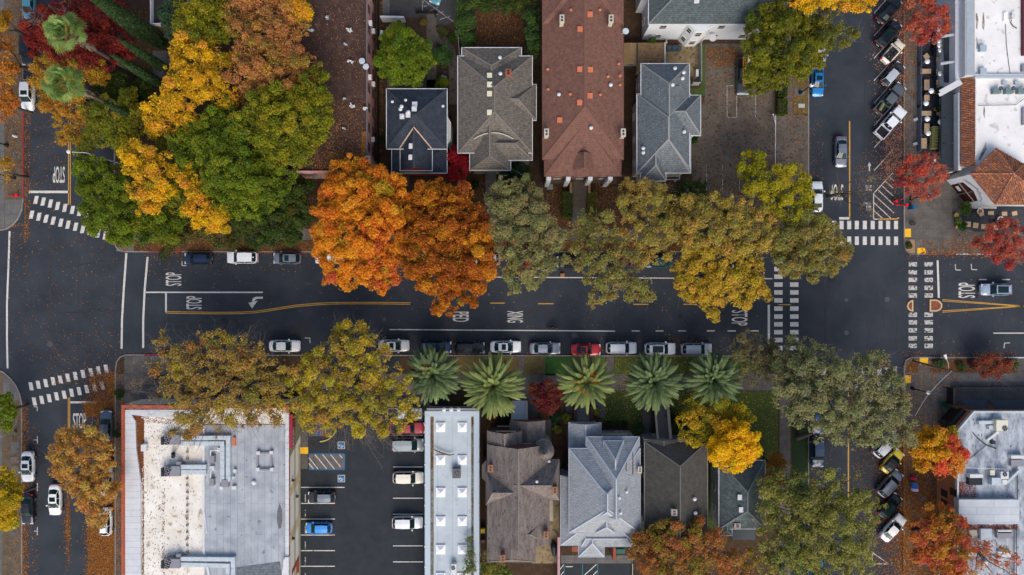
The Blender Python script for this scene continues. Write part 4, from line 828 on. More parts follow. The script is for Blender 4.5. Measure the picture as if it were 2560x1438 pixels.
# -- brick corner building
PATCHY = mat('patchy_grey_roof', (.16, .19, .23), (.42, .46, .51), scale=.45, rough=.75, lo=.38, hi=.58, c3=(.10, .11, .13), s3=2.2, f3=.60, stretch=(1.6, .6, 1), detail=10)
ob_, wp = flat('orange brick corner building with patchy grey roof and roof units', 'brick_building', 'building', [(2393, 1077), (2435, 1028), (2900, 1028), (2900, 1620), (2393, 1620)], 5.0, PATCHY, mat('orange_brick', (.38, .14, .06), (.48, .19, .09), scale=1.5, rough=.9, brick=(.09, .25, .85)), .4, .25, mat('white_coping', (.50, .55, .58), (.40, .44, .47), scale=1.5, rough=.7))
o = ob_; XB = min(p[0] for p in wp)
GP = mat('pale_metal_roof', (.44, .48, .52), (.52, .56, .60), scale=.6, rough=.6, brick=(1.1, 5, .93))
b = MB(); p, q = P(2397, 1249, 5.6), P(2548, 1310, 5.6); b.box(p[0], q[1], 4.5, q[0], p[1], 5.6); b.build('raised_roof', GP, o)
rtu(o, 2491, 1051, 2520, 1077, 4.6, 1.2, mat('cream_unit', (.62, .60, .48), rough=.6), [(2512, 1071, .38)]); duct(o, [(2452, 1057), (2490, 1056)], .5, .5, 4.7); duct(o, [(2478, 1069), (2490, 1069)], .6, .5, 4.7); duct(o, [(2471, 1100), (2494, 1082)], .3, .3, 4.7, PWHITE)
rtu(o, 2502, 1180, 2522, 1198, 4.6, .9, PWHITE, [(2512, 1186, .33)]); duct(o, [(2520, 1205), (2548, 1178)], .35, .35, 4.8); addbox(o, 'roof_box', 2480, 1195, 2504, 1213, 4.6, .8, STEEL); addbox(o, 'roof_box', 2506, 1200, 2518, 1212, 4.6, .7, PWHITE)
addbox(o, 'skylight', 2423, 1190, 2456, 1213, 4.6, .7, mat('dark_dome', (.02, .025, .03), rough=.2)); addbox(o, 'skylight_flap', 2425, 1186, 2458, 1195, 4.6, .9, PWHITE)
addbox(o, 'skylight', 2528, 1150, 2560, 1166, 4.6, .5, GREYM); addbox(o, 'skylight_flap', 2528, 1139, 2562, 1147, 4.6, .8, PWHITE)
for x0, y0, x1, y1, m in ((2476, 1176, 2487, 1189, mat('cream_unit', (.62, .60, .48))), (2424, 1326, 2442, 1340, CREAM), (2405, 1339, 2419, 1358, CREAM), (2452, 1323, 2480, 1351, STEEL), (2493, 1330, 2530, 1346, GREYM), (2495, 1326, 2528, 1333, PWHITE), (2418, 1381, 2442, 1391, PWHITE), (2496, 1380, 2530, 1392, PWHITE), (2459, 1405, 2470, 1414, PWHITE), (2480, 1102, 2489, 1111, DARKM)): addbox(o, 'roof_box', x0, y0, x1, y1, 4.6, .5, m)
b = MB(); b.path([P(2405, 1169, 5.2), P(2513, 1173, 5.2)], .05, 6); b.build('pipe', PWHITE, o); b = MB(); b.path([P(2432, 1082, 4.7), P(2445, 1097, 4.7), P(2466, 1113, 4.7), P(2490, 1122, 4.7)], .06, 6); b.path([P(2466, 1113, 4.7), P(2425, 1148, 4.7)], .04, 6); b.path([P(2544, 1180, 4.8), P(2544, 1248, 4.8)], .05, 6); b.build('pipe', DARKM, o)
b = MB(); b.path([P(2535, 1310, 4.9), P(2535, 1438, 4.9)], .06, 6); b.path([P(2541, 1310, 4.9), P(2541, 1438, 4.9)], .05, 6); b.build('pipe', DARKM, o)
for y0, y1, z in ((1050, 1078, 1.0), (1225, 1242, 1.2), (1222, 1240, 3.4), (1250, 1262, 1.2), (1262, 1290, .3), (1268, 1290, 3.2)):
    b = MB(); ya, yb = P(0, y1, z + .8)[1], P(0, y0, z + .8)[1]; b.box(XB - .03, ya, z, XB + .02, yb, z + 1.5); b.build('window', GLASS, o)
# chamfered entrance sign awning
A = Vector((wp[0][0], wp[0][1], 0)); c1p = Vector((*P(2393, 1077, 5)[:2], 0)); c2p = Vector((*P(2435, 1028, 5)[:2], 0)); e = (c2p - c1p).normalized(); nn = Vector((-e.y, e.x, 0)); b = MB()
for t0, t1, z0, z1, dd in ((.1, .9, 3.0, 3.9, .5),):
    P0 = c1p + e * ((c2p - c1p).length * t0); P1 = c1p + e * ((c2p - c1p).length * t1); b.bar(P0 + nn * .35 + Vector((0, 0, 3.3)), P1 + nn * .35 + Vector((0, 0, 3.3)), .7, .9)
b.build('sign', mat('sign_black', (.012, .012, .016)), o)
b = MB(); b.bar(P0 + nn * .03 + Vector((0, 0, 1.3)), P1 + nn * .03 + Vector((0, 0, 1.3)), .05, 2.3); b.build('entrance', mat('dark_entrance', (.03, .02, .02), rough=.3), o)
for x0, x1, lab in ((2407, 2468, 'left black awning on the pale sidewalk side of the brick building'), (2474, 2600, 'right black awning on the pale sidewalk side of the brick building')):
    p, q = P(x0, 1001, 3.0), P(x1, 1025, 3.0); b = MB(); yw = P(0, 1028, 5)[1]
    b.add([(p[0], p[1], 2.8), (q[0], p[1], 2.8), (q[0], yw, 3.3), (p[0] + .8, yw, 3.3), (p[0], p[1], 2.72), (q[0], p[1], 2.72), (q[0], yw, 3.22), (p[0] + .8, yw, 3.22)], [(3, 2, 1, 0), (4, 5, 6, 7), (0, 1, 5, 4), (1, 2, 6, 5), (2, 3, 7, 6), (3, 0, 4, 7)]); tag(b.build('awning', AWN), lab, 'awning')
p, q = P(2379, 970, 2.2), P(2383, 1012, 2.2); b = MB(); b.box(p[0], q[1], 1.0, q[0], p[1], 2.6); b.box(p[0] + .05, q[1] + .1, .13, p[0] + .15, q[1] + .2, 1.0); b.box(p[0] + .05, p[1] - .2, .13, p[0] + .15, p[1] - .1, 1.0); tag(b.build('sign_board', mat('sign_black', (.012, .012, .016))), 'tall black sign panel standing on the pale sidewalk', 'sign')
# -- brown victorian with round turret
BV = mat('brown_shingle', (.145, .118, .106), (.235, .20, .182), scale=1.2, rough=.9, brick=(.24, .4, .86), c3=(.075, .057, .050), s3=2.6, f3=.58, stretch=(1.6, .45, 1), detail=8)
h = House('brown shingled victorian with a round turret and brick chimneys', [
    (1219, 1112, 1372, 1360, 6.6, 9.4, 'y', 0, 0), (1219, 1282, 1337, 1405, 6.2, 8.0, 'y', 0, 1.0), (1285, 1150, 1397, 1250, 6.3, 9.25, 'x', 0, 1.2), (1216, 1176, 1300, 1262, 6.25, 9.0, 'x', 1.0, 0), (1219, 1078, 1305, 1200, 6.0, 8.0, 'y', 0, 0), (1277, 1052, 1362, 1180, 4.4, 5.4, 'y', 0, 0), (1280, 1285, 1370, 1358, 6.0, 8.6, 'x', 0, 2.6)],
    BV, mat('plum_siding', (.10, .04, .035), (.13, .055, .05), scale=2, rough=.8), mat('brown_gutter', (.11, .09, .08), rough=.8), mat('brown_cap', (.21, .18, .16), rough=.9), capr=.07)
x, y, _ = P(1360, 1129, 7); b = MB(); b.lathe([(1.35, 0), (1.35, 6.4)], (x, y, .1), 24); b.build('turret_wall', CREAM, h.o)
b = MB(); b.lathe([(1.5, 6.45), (1.5, 6.55), (.75, 7.7), (.04, 8.9)], (x, y, .1), 28); b.build('turret_roof', BV, h.o); b = MB(); b.lathe([(.05, 8.7), (.12, 8.95), (.04, 9.3)], (x, y, .1), 8); b.build('finial', CREAM, h.o)
for x, y in ((1227, 1166), (1386, 1220), (1364, 1330), (1257, 1388)): h.chimney(x, y, .6, .9, 1.2, mat('orange_chimney_brick', (.34, .15, .08), (.42, .2, .11), scale=6, rough=.9, brick=(.08, .2, .7)))
h.vents([(1342, 1203), (1372, 1152)], PWHITE, 'pipe')
b = MB(); b.bar(P(1240, 1080, 6.2), P(1290, 1080, 6.2), .3, .5); b.bar(P(1276, 1118, 6.9), P(1335, 1118, 6.9), .3, .6); b.build('gable_trim', CREAM, h.o)
b = MB(); b.box(P(1307, 0, 5.5)[0], P(0, 1116, 5.5)[1], 5.2, P(1328, 0, 5.5)[0], P(0, 1109, 5.5)[1], 6.3); b.build('dormer', CREAM, h.o)
b = MB(); p, q = P(1280, 1004, 1), P(1317, 1050, 1)
for k in range(9): yy = p[1] + (q[1] - p[1]) * k / 9; b.box(p[0], yy + (q[1] - p[1]) / 9, .13, q[0], yy, .35 + .17 * k)
b.build('steps', mat('pale_blue_boards', (.52, .56, .62), rough=.7), h.o)
b = MB()
for xx in (p[0], q[0]): b.bar((xx, p[1], 1.0), (xx, q[1], 2.5), .26, .14); b.bar((xx, p[1], .13), (xx, p[1], 1.0), .12, .12); b.bar((xx, q[1], .13), (xx, q[1], 2.5), .14, .14)
b.bar((q[0], q[1], 2.4), (q[0] + 2.4, q[1], 2.4), .12, .16); b.bar(P(1361, 1056, 4.3), P(1361, 1092, 4.3), .18, .2); b.bar(P(1276, 1056, 4.3), P(1276, 1076, 4.3), .18, .2); b.bar(P(1243, 1066, 2.6), P(1275, 1066, 2.6), .14, .14); b.build('railing', CREAM, h.o)
b = MB(); vv = W([(1216, 1150), (1205, 1162), (1205, 1194), (1216, 1206)], 4); b.prism([p[:2] for p in vv], .1, 4.2); b.build('bay', BV, h.o)
b = MB(); p, q = P(1372, 1250, 3.0), P(1381, 1303, 3.0); b.box(p[0], q[1], .13, q[0], p[1], 2.9); b.box(q[0], q[1] - .05, .13, q[0] + .1, p[1], 3.1); b.build('side_porch', CREAM, h.o)
# -- pale blue grey house
PB = shingle('pale_blue_shingle', (.26, .285, .315), (.39, .415, .44), (.22, .245, .275), f=.78, sc=5)
h = House('pale blue grey shingled house with stacked hipped roofs', [
    (1423, 1122, 1600, 1332, 6.9, 10.2, 'y', 5.9, 4.4), (1466, 1093, 1598, 1280, 6.7, 10.0, 'y', 5.2, 0), (1402, 1190, 1595, 1363, 5.6, 8.3, 'y', 0, 5.2), (1423, 1058, 1502, 1160, 4.6, 5.7, 'y', 0, 0), (1510, 1103, 1558, 1180, 7.3, 9.2, 'y', 2.2, 0), (1454, 1324, 1576, 1366, 6.0, 6.5, 'x', .6, .6), (1491, 1285, 1536, 1332, 7.2, 8.6, 'y', 0, 1.2), (1447, 1340, 1510, 1392, 5.2, 6.6, 'y', 0, 2.4), (1504, 1222, 1530, 1290, 9.5, 10.4, 'y', .5, .8, 'open')],
    PB, mat('grey_blue_siding', (.25, .28, .32), (.29, .32, .36), scale=2, rough=.8), mat('pale_gutter', (.30, .34, .39), rough=.7), mat('pale_cap', (.40, .44, .50), rough=.9))
h.chimney(1597, 1171, .45, .8, .8, CREAM)
b = MB()
for x, y0, y1 in ((1582, 1132, 1186), (1565, 1150, 1178)): A, B2 = h.at(x, y0), h.at(x, y1); b.bar(Vector(A) + Vector((0, 0, .08)), Vector(B2) + Vector((0, 0, .08)), .12, .1)
b.build('snow_guard', mat('rust_bar', (.08, .05, .05), rough=.7), h.o); h.vents([(1548, 1243), (1566, 1228), (1551, 1281)], PWHITE, 'pipe')
b = MB(); p, q = P(1440, 1016, 1), P(1475, 1057, 1)
for k in range(8): yy = p[1] + (q[1] - p[1]) * k / 8; b.box(p[0], yy + (q[1] - p[1]) / 8, .13, q[0], yy, .3 + .17 * k)
b.build('steps', mat('weathered_boards', (.17, .15, .14), (.22, .20, .19), scale=4, rough=.9), h.o)
for xx in (p[0] - .2, q[0] + .2):
    b = MB(); b.box(xx - .2, q[1], .13, xx + .2, p[1], 1.6); b.build('stair_wall', mat('maroon_wall', (.085, .035, .028), (.11, .05, .04), scale=3, rough=.8), h.o)
b = MB(); b.box(P(1530, 0, 1)[0], P(0, 1395, 1)[1], .13, P(1537, 0, 1)[0], P(0, 1363, 1)[1], 2.2); b.box(P(1429, 0, 1)[0], P(0, 1376, 1)[1], .13, P(1446, 0, 1)[0], P(0, 1363, 1)[1], 1.6); b.build('brick_pier', BRICK, h.o)
b = MB(); b.bar(P(1502, 1085, 3.4), P(1570, 1085, 3.4), .2, .3); b.bar(P(1502, 1094, 3.4), P(1556, 1094, 3.4), .15, .2); b.build('porch_rail', CREAM, h.o)
# -- dark grey gabled house
DG = shingle('dark_grey_shingle', (.055, .052, .046), (.085, .080, .070), (.065, .062, .052), f=.85, sc=1.5)
h = House('dark grey gabled house with a long wooden front staircase', [(1612, 1105, 1768, 1360, 6.5, 9.0, 'y', 2.9, 0), (1612, 1100, 1704, 1180, 6.4, 6.9, 'y', 0, 0)],
    DG, mat('slate_blue_siding', (.16, .18, .19), (.20, .22, .23), scale=2, rough=.8), mat('taupe_gutter', (.20, .185, .165), rough=.8), mat('grey_cap', (.12, .11, .10), rough=.9))
h.chimney(1683, 1278, .7, .8, .6, mat('pale_brick', (.32, .27, .25), (.40, .33, .3), scale=5, rough=.9)); h.vents([(1735, 1246), (1737, 1281)], PWHITE, 'cap')
b = MB(); N_ = 22
for k in range(N_):
    ya, yb = 1012 + k * 4.3, 1012 + (k + 1) * 4.3; z = .3 + k * .17; xa, xb = 1640, 1670
    p, q = P(xa + k * .35, ya, z), P(xb + k * .2, yb, z); b.box(p[0], q[1] - .03, z - .12, q[0], p[1], z)
b.build('staircase', mat('weathered_boards', (.17, .15, .14)), h.o)
b = MB(); b.bar(P(1637, 1010, 1.1), P(1645, 1104, 4.9), .28, .14); b.bar(P(1669, 1010, 1.1), P(1677, 1100, 4.9), .40, .14)
for x, y in ((1637, 1010), (1669, 1010)): b.bar(P(x, y, .13), P(x, y, 1.2), .14, .14)
b.bar(P(1645, 1104, 4.9), P(1612, 1103, 4.9), .2, .14); b.bar(P(1612, 1103, 4.9), P(1607, 1093, 4.4), .14, .14); b.build('railing', CREAM, h.o)
# -- green grey hipped house
GG = shingle('green_grey_shingle', (.060, .080, .085), (.115, .145, .15), (.13, .155, .155), f=.8, sc=2)
h = House('green grey hipped house partly under the bright yellow tree', [(1798, 1152, 1912, 1322, 5.6, 8.0, 'y', 3.9, 3.3), (1800, 1255, 1898, 1322, 5.4, 7.0, 'x', 1.6, 1.6), (1800, 1300, 1829, 1338, 5.3, 6.0, 'y', 0, .8)],
    GG, mat('bluish_siding', (.30, .32, .35), (.34, .36, .39), scale=2, rough=.8), PWHITE, mat('green_cap', (.15, .175, .175), rough=.9))
h.vents([(1850, 1243), (1853, 1274)], PWHITE, 'box'); h.vents([(1898, 1240), (1863, 1151)], PWHITE, 'cap'); h.chimney(1841, 1312, .8, .6, .4, mat('pale_brick', (.32, .27, .25)))
b = MB(); p, q = P(1830, 1322, 3), P(1888, 1350, 3); b.box(p[0], q[1], 2.9, q[0], p[1], 3.0); b.box(q[0] - .1, q[1], .13, q[0], q[1] + .1, 2.9); b.box(p[0], q[1], .13, p[0] + .1, q[1] + .1, 2.9); b.build('rear_porch', mat('dark_slate_boards', (.06, .075, .085), rough=.8), h.o)
# ------------------------------------------------------------ fences and walls
def fence(pts, h_, m, label, cat='fence', w=.08, z=.13, post=None, name='fence'):
    b = MB(); wp = [Vector(P(*p)) for p in pts]; o = thing(name, label, cat, (wp[0].x, wp[0].y, z)); o['_w'] = (wp[0].x, wp[0].y, z)
    for a, c in zip(wp, wp[1:]): b.bar(a + Vector((0, 0, z + h_ / 2)), c + Vector((0, 0, z + h_ / 2)), w, h_)
    b.build('panel', m, o); k = MB()
    for a, c in zip(wp, wp[1:]):
        n = max(1, int((c - a).length / 2.4))
        for i in range(n + 1): q = a + (c - a) * i / n; k.box(q.x - .07, q.y - .07, z, q.x + .07, q.y + .07, z + h_ + .08)
    k.build('post', post or m, o); return o
fence([(1145, -100), (1146, 70), (1150, 140)], 1.6, mat('pale_fence', (.36, .36, .35), rough=.8), 'thin pale fence running up beside the backyard shrubs')
fence([(957, 54), (1014, 55)], 1.8, PWHITE, 'short white picket fence above the round green tree', w=.3)
fence([(948, -100), (948, 480)], 1.8, mat('dark_fence', (.03, .022, .018), rough=.9), 'dark board fence beside the pink building')
fence([(1663, 113), (1662, 108)], 1.0, PWHITE, 'stub of white fence at the patio')
fence([(1747, 113), (1747, 214), (1727, 214)], 1.5, mat('pale_green_rail', (.30, .33, .32), rough=.7), 'pale fence round the stained tan patio')
fence([(1395, 1333), (1395, 1438), (1395, 1600)], 1.7, mat('pink_wall', (.42, .25, .27), (.48, .29, .31), scale=2, rough=.9), 'pink wall between the yellowish driveway and the small lot', 'wall', w=.35, name='garden_wall')
fence([(1580, 1408), (1581, 1500)], .4, CREAM, 'low cream divider at the right of the small lot')
fence([(2377, 966), (2560, 966), (2700, 966)], 1.1, mat('patio_iron', (.06, .06, .06), rough=.6), 'thin dark railing round the pale patio of the brick building', w=.04)
fence([(1042, 34), (1092, 36), (1090, 44)], 1.0, DARKM, 'low black garden railing', w=.03)
fence([(2295, 105), (2293, 380)], .9, mat('blue_grey_rail', (.11, .13, .18), (.16, .18, .24), scale=6, rough=.6), 'low blue grey railing along the patio edge', w=.06)
fence([(720, 434), (815, 434)], 1.3, PINK, 'pink garden wall under the green trees', 'wall', w=.3, name='garden_wall')
# white swing gate
gt = thing('swing_gate', 'long white swing gate across the old car lot entrance', 'gate', P(1940, 290, 0)); gt['_w'] = P(1940, 290, 0)
b = MB(); b.tube(P(1939, 288, 1.1), P(1938, 436, 1.1), .06); b.tube(P(1939, 288, .6), P(1938, 436, .6), .05); b.build('gate_rail', PWHITE, gt)
b = MB(); b.tube(P(1933, 286, .13), P(1933, 286, 1.5), .1); b.tube(P(1933, 286, 1.45), P(1939, 310, 1.1), .04); b.tube(P(1938, 436, .13), P(1938, 436, 1.2), .06); b.tube(P(1932, 430, 1.1), P(1938, 412, 1.1), .03); b.build('gate_post', PWHITE, gt)
# ------------------------------------------------------------ trees
PAL = {
 'orange': [((.78, .42, .03), 3), ((.78, .32, .02), 5), ((.72, .23, .02), 3), ((.64, .13, .05), 1.5), ((.46, .32, .02), 1.6)],
 'rust': [((.70, .34, .02), 2.5), ((.60, .23, .015), 3), ((.48, .15, .014), 4), ((.36, .095, .012), 3.5), ((.28, .06, .014), 1.5), ((.40, .26, .02), 1)],
 'green': [((.13, .19, .014), 5), ((.19, .25, .014), 4), ((.25, .28, .015), 2), ((.08, .13, .016), 2)],
 'ygreen': [((.24, .25, .014), 5), ((.33, .29, .015), 3), ((.16, .19, .016), 4), ((.38, .30, .015), 1.2)],
 'dgreen': [((.050, .090, .016), 5), ((.08, .12, .02), 3), ((.10, .13, .022), 2), ((.15, .11, .02), .6)],
 'yellow': [((.84, .56, .012), 4), ((.76, .46, .02), 3), ((.78, .38, .04), 1.5), ((.60, .38, .015), 2.5), ((.32, .29, .02), 2), ((.18, .21, .02), .8)],
 'gold': [((.52, .30, .022), 5), ((.60, .26, .035), 3), ((.40, .24, .03), 3), ((.30, .24, .03), 2), ((.55, .36, .03), 2)],
 'tan': [((.55, .25, .08), 5), ((.46, .21, .07), 3), ((.32, .24, .04), 2.5), ((.55, .32, .05), 2)],
 'amber': [((.58, .24, .04), 5), ((.48, .17, .025), 3), ((.55, .33, .04), 2), ((.38, .20, .04), 2)],
 'dred': [((.23, .022, .020), 5), ((.32, .045, .025), 3), ((.16, .02, .022), 2), ((.34, .09, .03), .8)],
 'red': [((.62, .10, .06), 4), ((.60, .17, .09), 3), ((.46, .06, .05), 3), ((.52, .20, .10), 1.2)],
 'crimson': [((.42, .015, .025), 5), ((.55, .03, .035), 3), ((.3, .012, .02), 2)],
 'sage': [((.30, .29, .11), 4), ((.36, .32, .12), 3), ((.19, .22, .08), 3), ((.40, .26, .08), 1.6), ((.15, .17, .06), 1)],
 'olive': [((.40, .31, .07), 3), ((.32, .28, .07), 4), ((.25, .25, .06), 3), ((.44, .25, .06), 1.6), ((.19, .20, .06), 1.5)],
 'golive': [((.55, .33, .07), 3), ((.48, .36, .06), 4), ((.36, .31, .06), 3), ((.27, .27, .06), 2), ((.56, .28, .07), 1.2)],
 'brownish': [((.52, .42, .04), 2.5), ((.46, .32, .06), 4), ((.40, .26, .07), 3), ((.46, .22, .06), 2), ((.28, .28, .04), 2.5)],
 'ysparse': [((.58, .46, .03), 5), ((.46, .38, .03), 3), ((.50, .30, .06), 2.5), ((.28, .27, .03), 2)],
 'dusty': [((.40, .35, .16), 3), ((.31, .31, .13), 5), ((.23, .25, .11), 3), ((.17, .19, .08), 2), ((.32, .23, .10), 1)],
 'mixgreen': [((.40, .36, .08), 2), ((.34, .32, .07), 4), ((.26, .27, .055), 4), ((.15, .17, .035), 2.5), ((.30, .24, .07), 1)],
 'oakgreen': [((.17, .18, .015), 5), ((.25, .24, .015), 3), ((.10, .13, .02), 3), ((.32, .25, .02), .7)],
 'sunset': [((.75, .22, .06), 4), ((.80, .12, .07), 3), ((.75, .36, .03), 3), ((.55, .35, .03), 1)],
 'fire': [((.62, .20, .04), 4), ((.55, .12, .06), 3), ((.60, .30, .03), 3), ((.35, .22, .03), 1.5)],
 'autbrown': [((.42, .20, .06), 4), ((.48, .17, .05), 3), ((.32, .25, .03), 3), ((.24, .20, .02), 2)],
}
RS = np.random.RandomState(11)
def leafmesh(name, C, N, Lw, col, mt, parent):
    """rhombic leaves: C centres (n,3), N unit normals, Lw (n,2) half length / half width, col (n,3)"""
    n = len(C)
    a = RS.normal(size=(n, 3)); u = np.cross(N, a); u /= np.linalg.norm(u, axis=1)[:, None] + 1e-9; v = np.cross(N, u)
    V = np.empty((n, 4, 3)); V[:, 0] = C + u * Lw[:, :1]; V[:, 1] = C + v * Lw[:, 1:] + N * Lw[:, 1:] * .25; V[:, 2] = C - u * Lw[:, :1]; V[:, 3] = C - v * Lw[:, 1:] + N * Lw[:, 1:] * .25
    return rawmesh(name, V, col, mt, parent)
def rawmesh(name, V, col, mt, parent, k=4):
    n = len(V); o = np.array(parent['_w']) if parent is not None else np.zeros(3)
    me = bpy.data.meshes.new(name); me.vertices.add(n * k); me.vertices.foreach_set('co', (V - o).reshape(-1).astype(np.float32))
    me.loops.add(n * k); me.loops.foreach_set('vertex_index', np.arange(n * k, dtype=np.int32)); me.polygons.add(n)
    me.polygons.foreach_set('loop_start', np.arange(0, n * k, k, dtype=np.int32)); me.polygons.foreach_set('loop_total', np.full(n, k, dtype=np.int32))
    at = me.attributes.new('leaf_colour', 'FLOAT_COLOR', 'FACE'); at.data.foreach_set('color', np.concatenate([col, np.ones((n, 1))], 1).reshape(-1).astype(np.float32))
    me.materials.append(mt); me.update(calc_edges=True)
    ob = bpy.data.objects.new(name, me); COL.objects.link(ob)
    if parent is not None: ob.parent = parent
    return ob
def pick(pal, n, rs=RS):
    c = np.array([p[0] for p in pal]); w_ = np.array([p[1] for p in pal], float); w_ /= w_.sum(); return c[rs.choice(len(c), n, p=w_)]
def fieldcol(pal, x, y, z, ph):
    f = (math.sin(x * .9 + ph) + math.sin(y * 1.1 + ph * 1.7) + math.sin((x + y) * .55 + ph * 2.3) + math.sin((x - y) * 1.7 + z + ph)) / 8 + .5 + RS.normal() * .13
    f = min(.999, max(0, f)); w_ = np.cumsum([p[1] for p in pal]) / sum(p[1] for p in pal); return np.array(pal[int(np.searchsorted(w_, f))][0])
def gapf(x, y, ph): return (np.sin(x * 2.1 + ph) * np.sin(y * 2.3 + ph * 1.3) + .7 * np.sin((x + y) * 1.6 + ph * 2) * np.sin((x - y) * 3.1 + ph)) / 1.2
def tree(label, lobes, zt, zb, pal, dens=1.0, leaf=.135, clump=.66, sparse=0.0, base=None, name='tree', cat='tree', group=None, twigs=0, bare=False, trunk_r=.22, fringe=()):
    px = np.array([l[0] for l in lobes], float); py = np.array([l[1] for l in lobes], float); wr = np.array([l[2] for l in lobes], float)
    cx, cy = (px * wr ** 2).sum() / (wr ** 2).sum(), (py * wr ** 2).sum() / (wr ** 2).sum(); ext = max(np.hypot(px - cx, py - cy) + wr * .7)
    bx, by, _ = P(cx, cy, (zt + zb) / 2) if base is None else P(*base, 0)
    o = thing(name, label, cat, (bx, by, .13), group=group); o['_w'] = (bx, by, .13)
    tk = MB(); fork = Vector((bx, by, max(.6, zb * .8))); tk.tube((bx, by, 0), tuple(fork), trunk_r * 1.25, trunk_r * .9, 9)
    tw = MB(); CC, CN, CL, CCOL = [], [], [], []
    palv = PAL[pal] if isinstance(pal, str) else pal; ph = RS.uniform(0, 50)
    for (lx, ly, lr) in lobes:
        d = min(1, math.hypot(lx - cx, ly - cy) / max(ext, 1)); zc = zb + (zt - zb) * (.42 + .38 * (1 - d * d)) + RS.uniform(-.25, .25) * (zt - zb) * .3
        rr = lr * (1.0 if cat == 'tree' else 1) / SC * (CAMH - zc) / CAMH; rv = min(rr * .85, (zt - zb) * .42); X, Y, _ = P(lx, ly, zc)
        lc = Vector((X, Y, zc)); mid = fork.lerp(lc, .45) + Vector((RS.uniform(-.4, .4), RS.uniform(-.4, .4), -.35)); r0 = trunk_r * .55 * min(1, rr / 2.5 + .3)
        nf = int(120 * rr * rr * dens * (1 - sparse) ** 1.6 * (.19 / leaf) ** 2)
        if nf > 4 and not bare:
            th = RS.uniform(0, 2 * math.pi, nf); q = RS.rand(nf) ** .5 * (1 + .10 * np.sin(th * 3 + lx) + .07 * np.sin(th * 7 + ly)); hz = np.sqrt(np.clip(1 - (q * .93) ** 2, .03, 1)) * RS.uniform(-.2, .62, nf) - .05
            p = np.stack([X + .92 * rr * q * np.cos(th), Y + .92 * rr * q * np.sin(th), zc + rv * hz], 1); nrm = RS.normal(size=(nf, 3)) * .5 + np.array([0, 0, .8]); nrm /= np.linalg.norm(nrm, axis=1)[:, None]
            kp = (gapf(p[:, 0], p[:, 1], ph) < .55 - 1.15 * sparse) | (cat != 'tree'); p = p[kp]; nrm = nrm[kp]; nf = len(p); lobecol = fieldcol(palv, X, Y, zc, ph)
            CC.append(p); CN.append(nrm); s_ = leaf * RS.uniform(.7, 1.25, nf); CL.append(np.stack([s_, s_ * .62], 1)); CCOL.append(np.where(RS.rand(nf, 1) < .55, lobecol, pick(palv, nf)) * RS.uniform(.7, 1.2, (nf, 1)))
        tk.tube(tuple(fork), tuple(mid), r0, r0 * .7, 6, caps=False); tk.tube(tuple(mid), tuple(lc), r0 * .7, r0 * .35, 6, caps=False)
        nc = max(3, int(2.3 * rr * rr * dens / (clump / .75) ** 2))
        for _ in range(nc):
            th = RS.uniform(0, 2 * math.pi); edge = RS.rand() < .2; q = RS.uniform(1.0, 1.2) if edge else RS.uniform(.05, 1) ** .5; zz = RS.uniform(-.35, 1.0) * math.sqrt(max(.04, 1 - q * q * .85)) + RS.normal() * .16
            c = np.array([X + rr * q * math.cos(th), Y + rr * q * math.sin(th), zc + rv * zz]); cr = clump * (RS.uniform(.4, .65) if edge else RS.uniform(.55, 1.45) * (.85 if q > .8 else 1))
            if cat == 'tree' and gapf(c[0], c[1], ph) > .62 - 1.15 * sparse: continue
            cv = Vector(c); tk.tube(tuple(lc.lerp(mid, RS.uniform(0, .5))), tuple(cv), r0 * .28, .02, 4, caps=False)
            for _t in range(twigs):
                tl = max(cr, .8); e_ = cv + Vector((RS.normal() * tl, RS.normal() * tl, RS.normal() * tl * .5 + .35)) * 1.05; m2 = cv.lerp(e_, .5) + Vector((RS.normal(), RS.normal(), RS.normal())) * .12
                tw.tube(tuple(cv), tuple(m2), .022, .014, 3, caps=False); tw.tube(tuple(m2), tuple(e_), .014, .008, 3, caps=False)
                if bare:
                    for _s in range(3):
                        s0 = m2.lerp(e_, RS.uniform(0, .8)); tw.tube(tuple(s0), tuple(s0 + Vector((RS.normal(), RS.normal(), RS.normal() * .5)) * .45), .010, .006, 3, caps=False)
            if bare and RS.rand() > sparse: continue
            nl = int(150 * dens * (cr / .75) ** 2 * (.19 / leaf) ** 2 * (1 - sparse) * RS.uniform(.6, 1.15))
            if nl < 1: continue
            g_ = RS.normal(size=(nl, 3)); g_ /= np.linalg.norm(g_, axis=1)[:, None]; rad = cr * RS.uniform(.1, 1.22, nl) ** .6
            p = c + g_ * rad[:, None] * np.array([1, 1, .7])
            nrm = g_ * .4 + np.array([0, 0, .9]) + RS.normal(size=(nl, 3)) * .42; nrm /= np.linalg.norm(nrm, axis=1)[:, None]
            cc = fieldcol(palv, c[0], c[1], c[2], ph)
            col = np.where(RS.rand(nl, 1) < .75, cc, pick(palv, nl)) * RS.uniform(.72, 1.25, (nl, 1)) * np.array([1, RS.uniform(.9, 1.1), 1])
            CC.append(p); CN.append(nrm); s_ = leaf * RS.uniform(.7, 1.25, nl); CL.append(np.stack([s_, s_ * .62], 1)); CCOL.append(col)
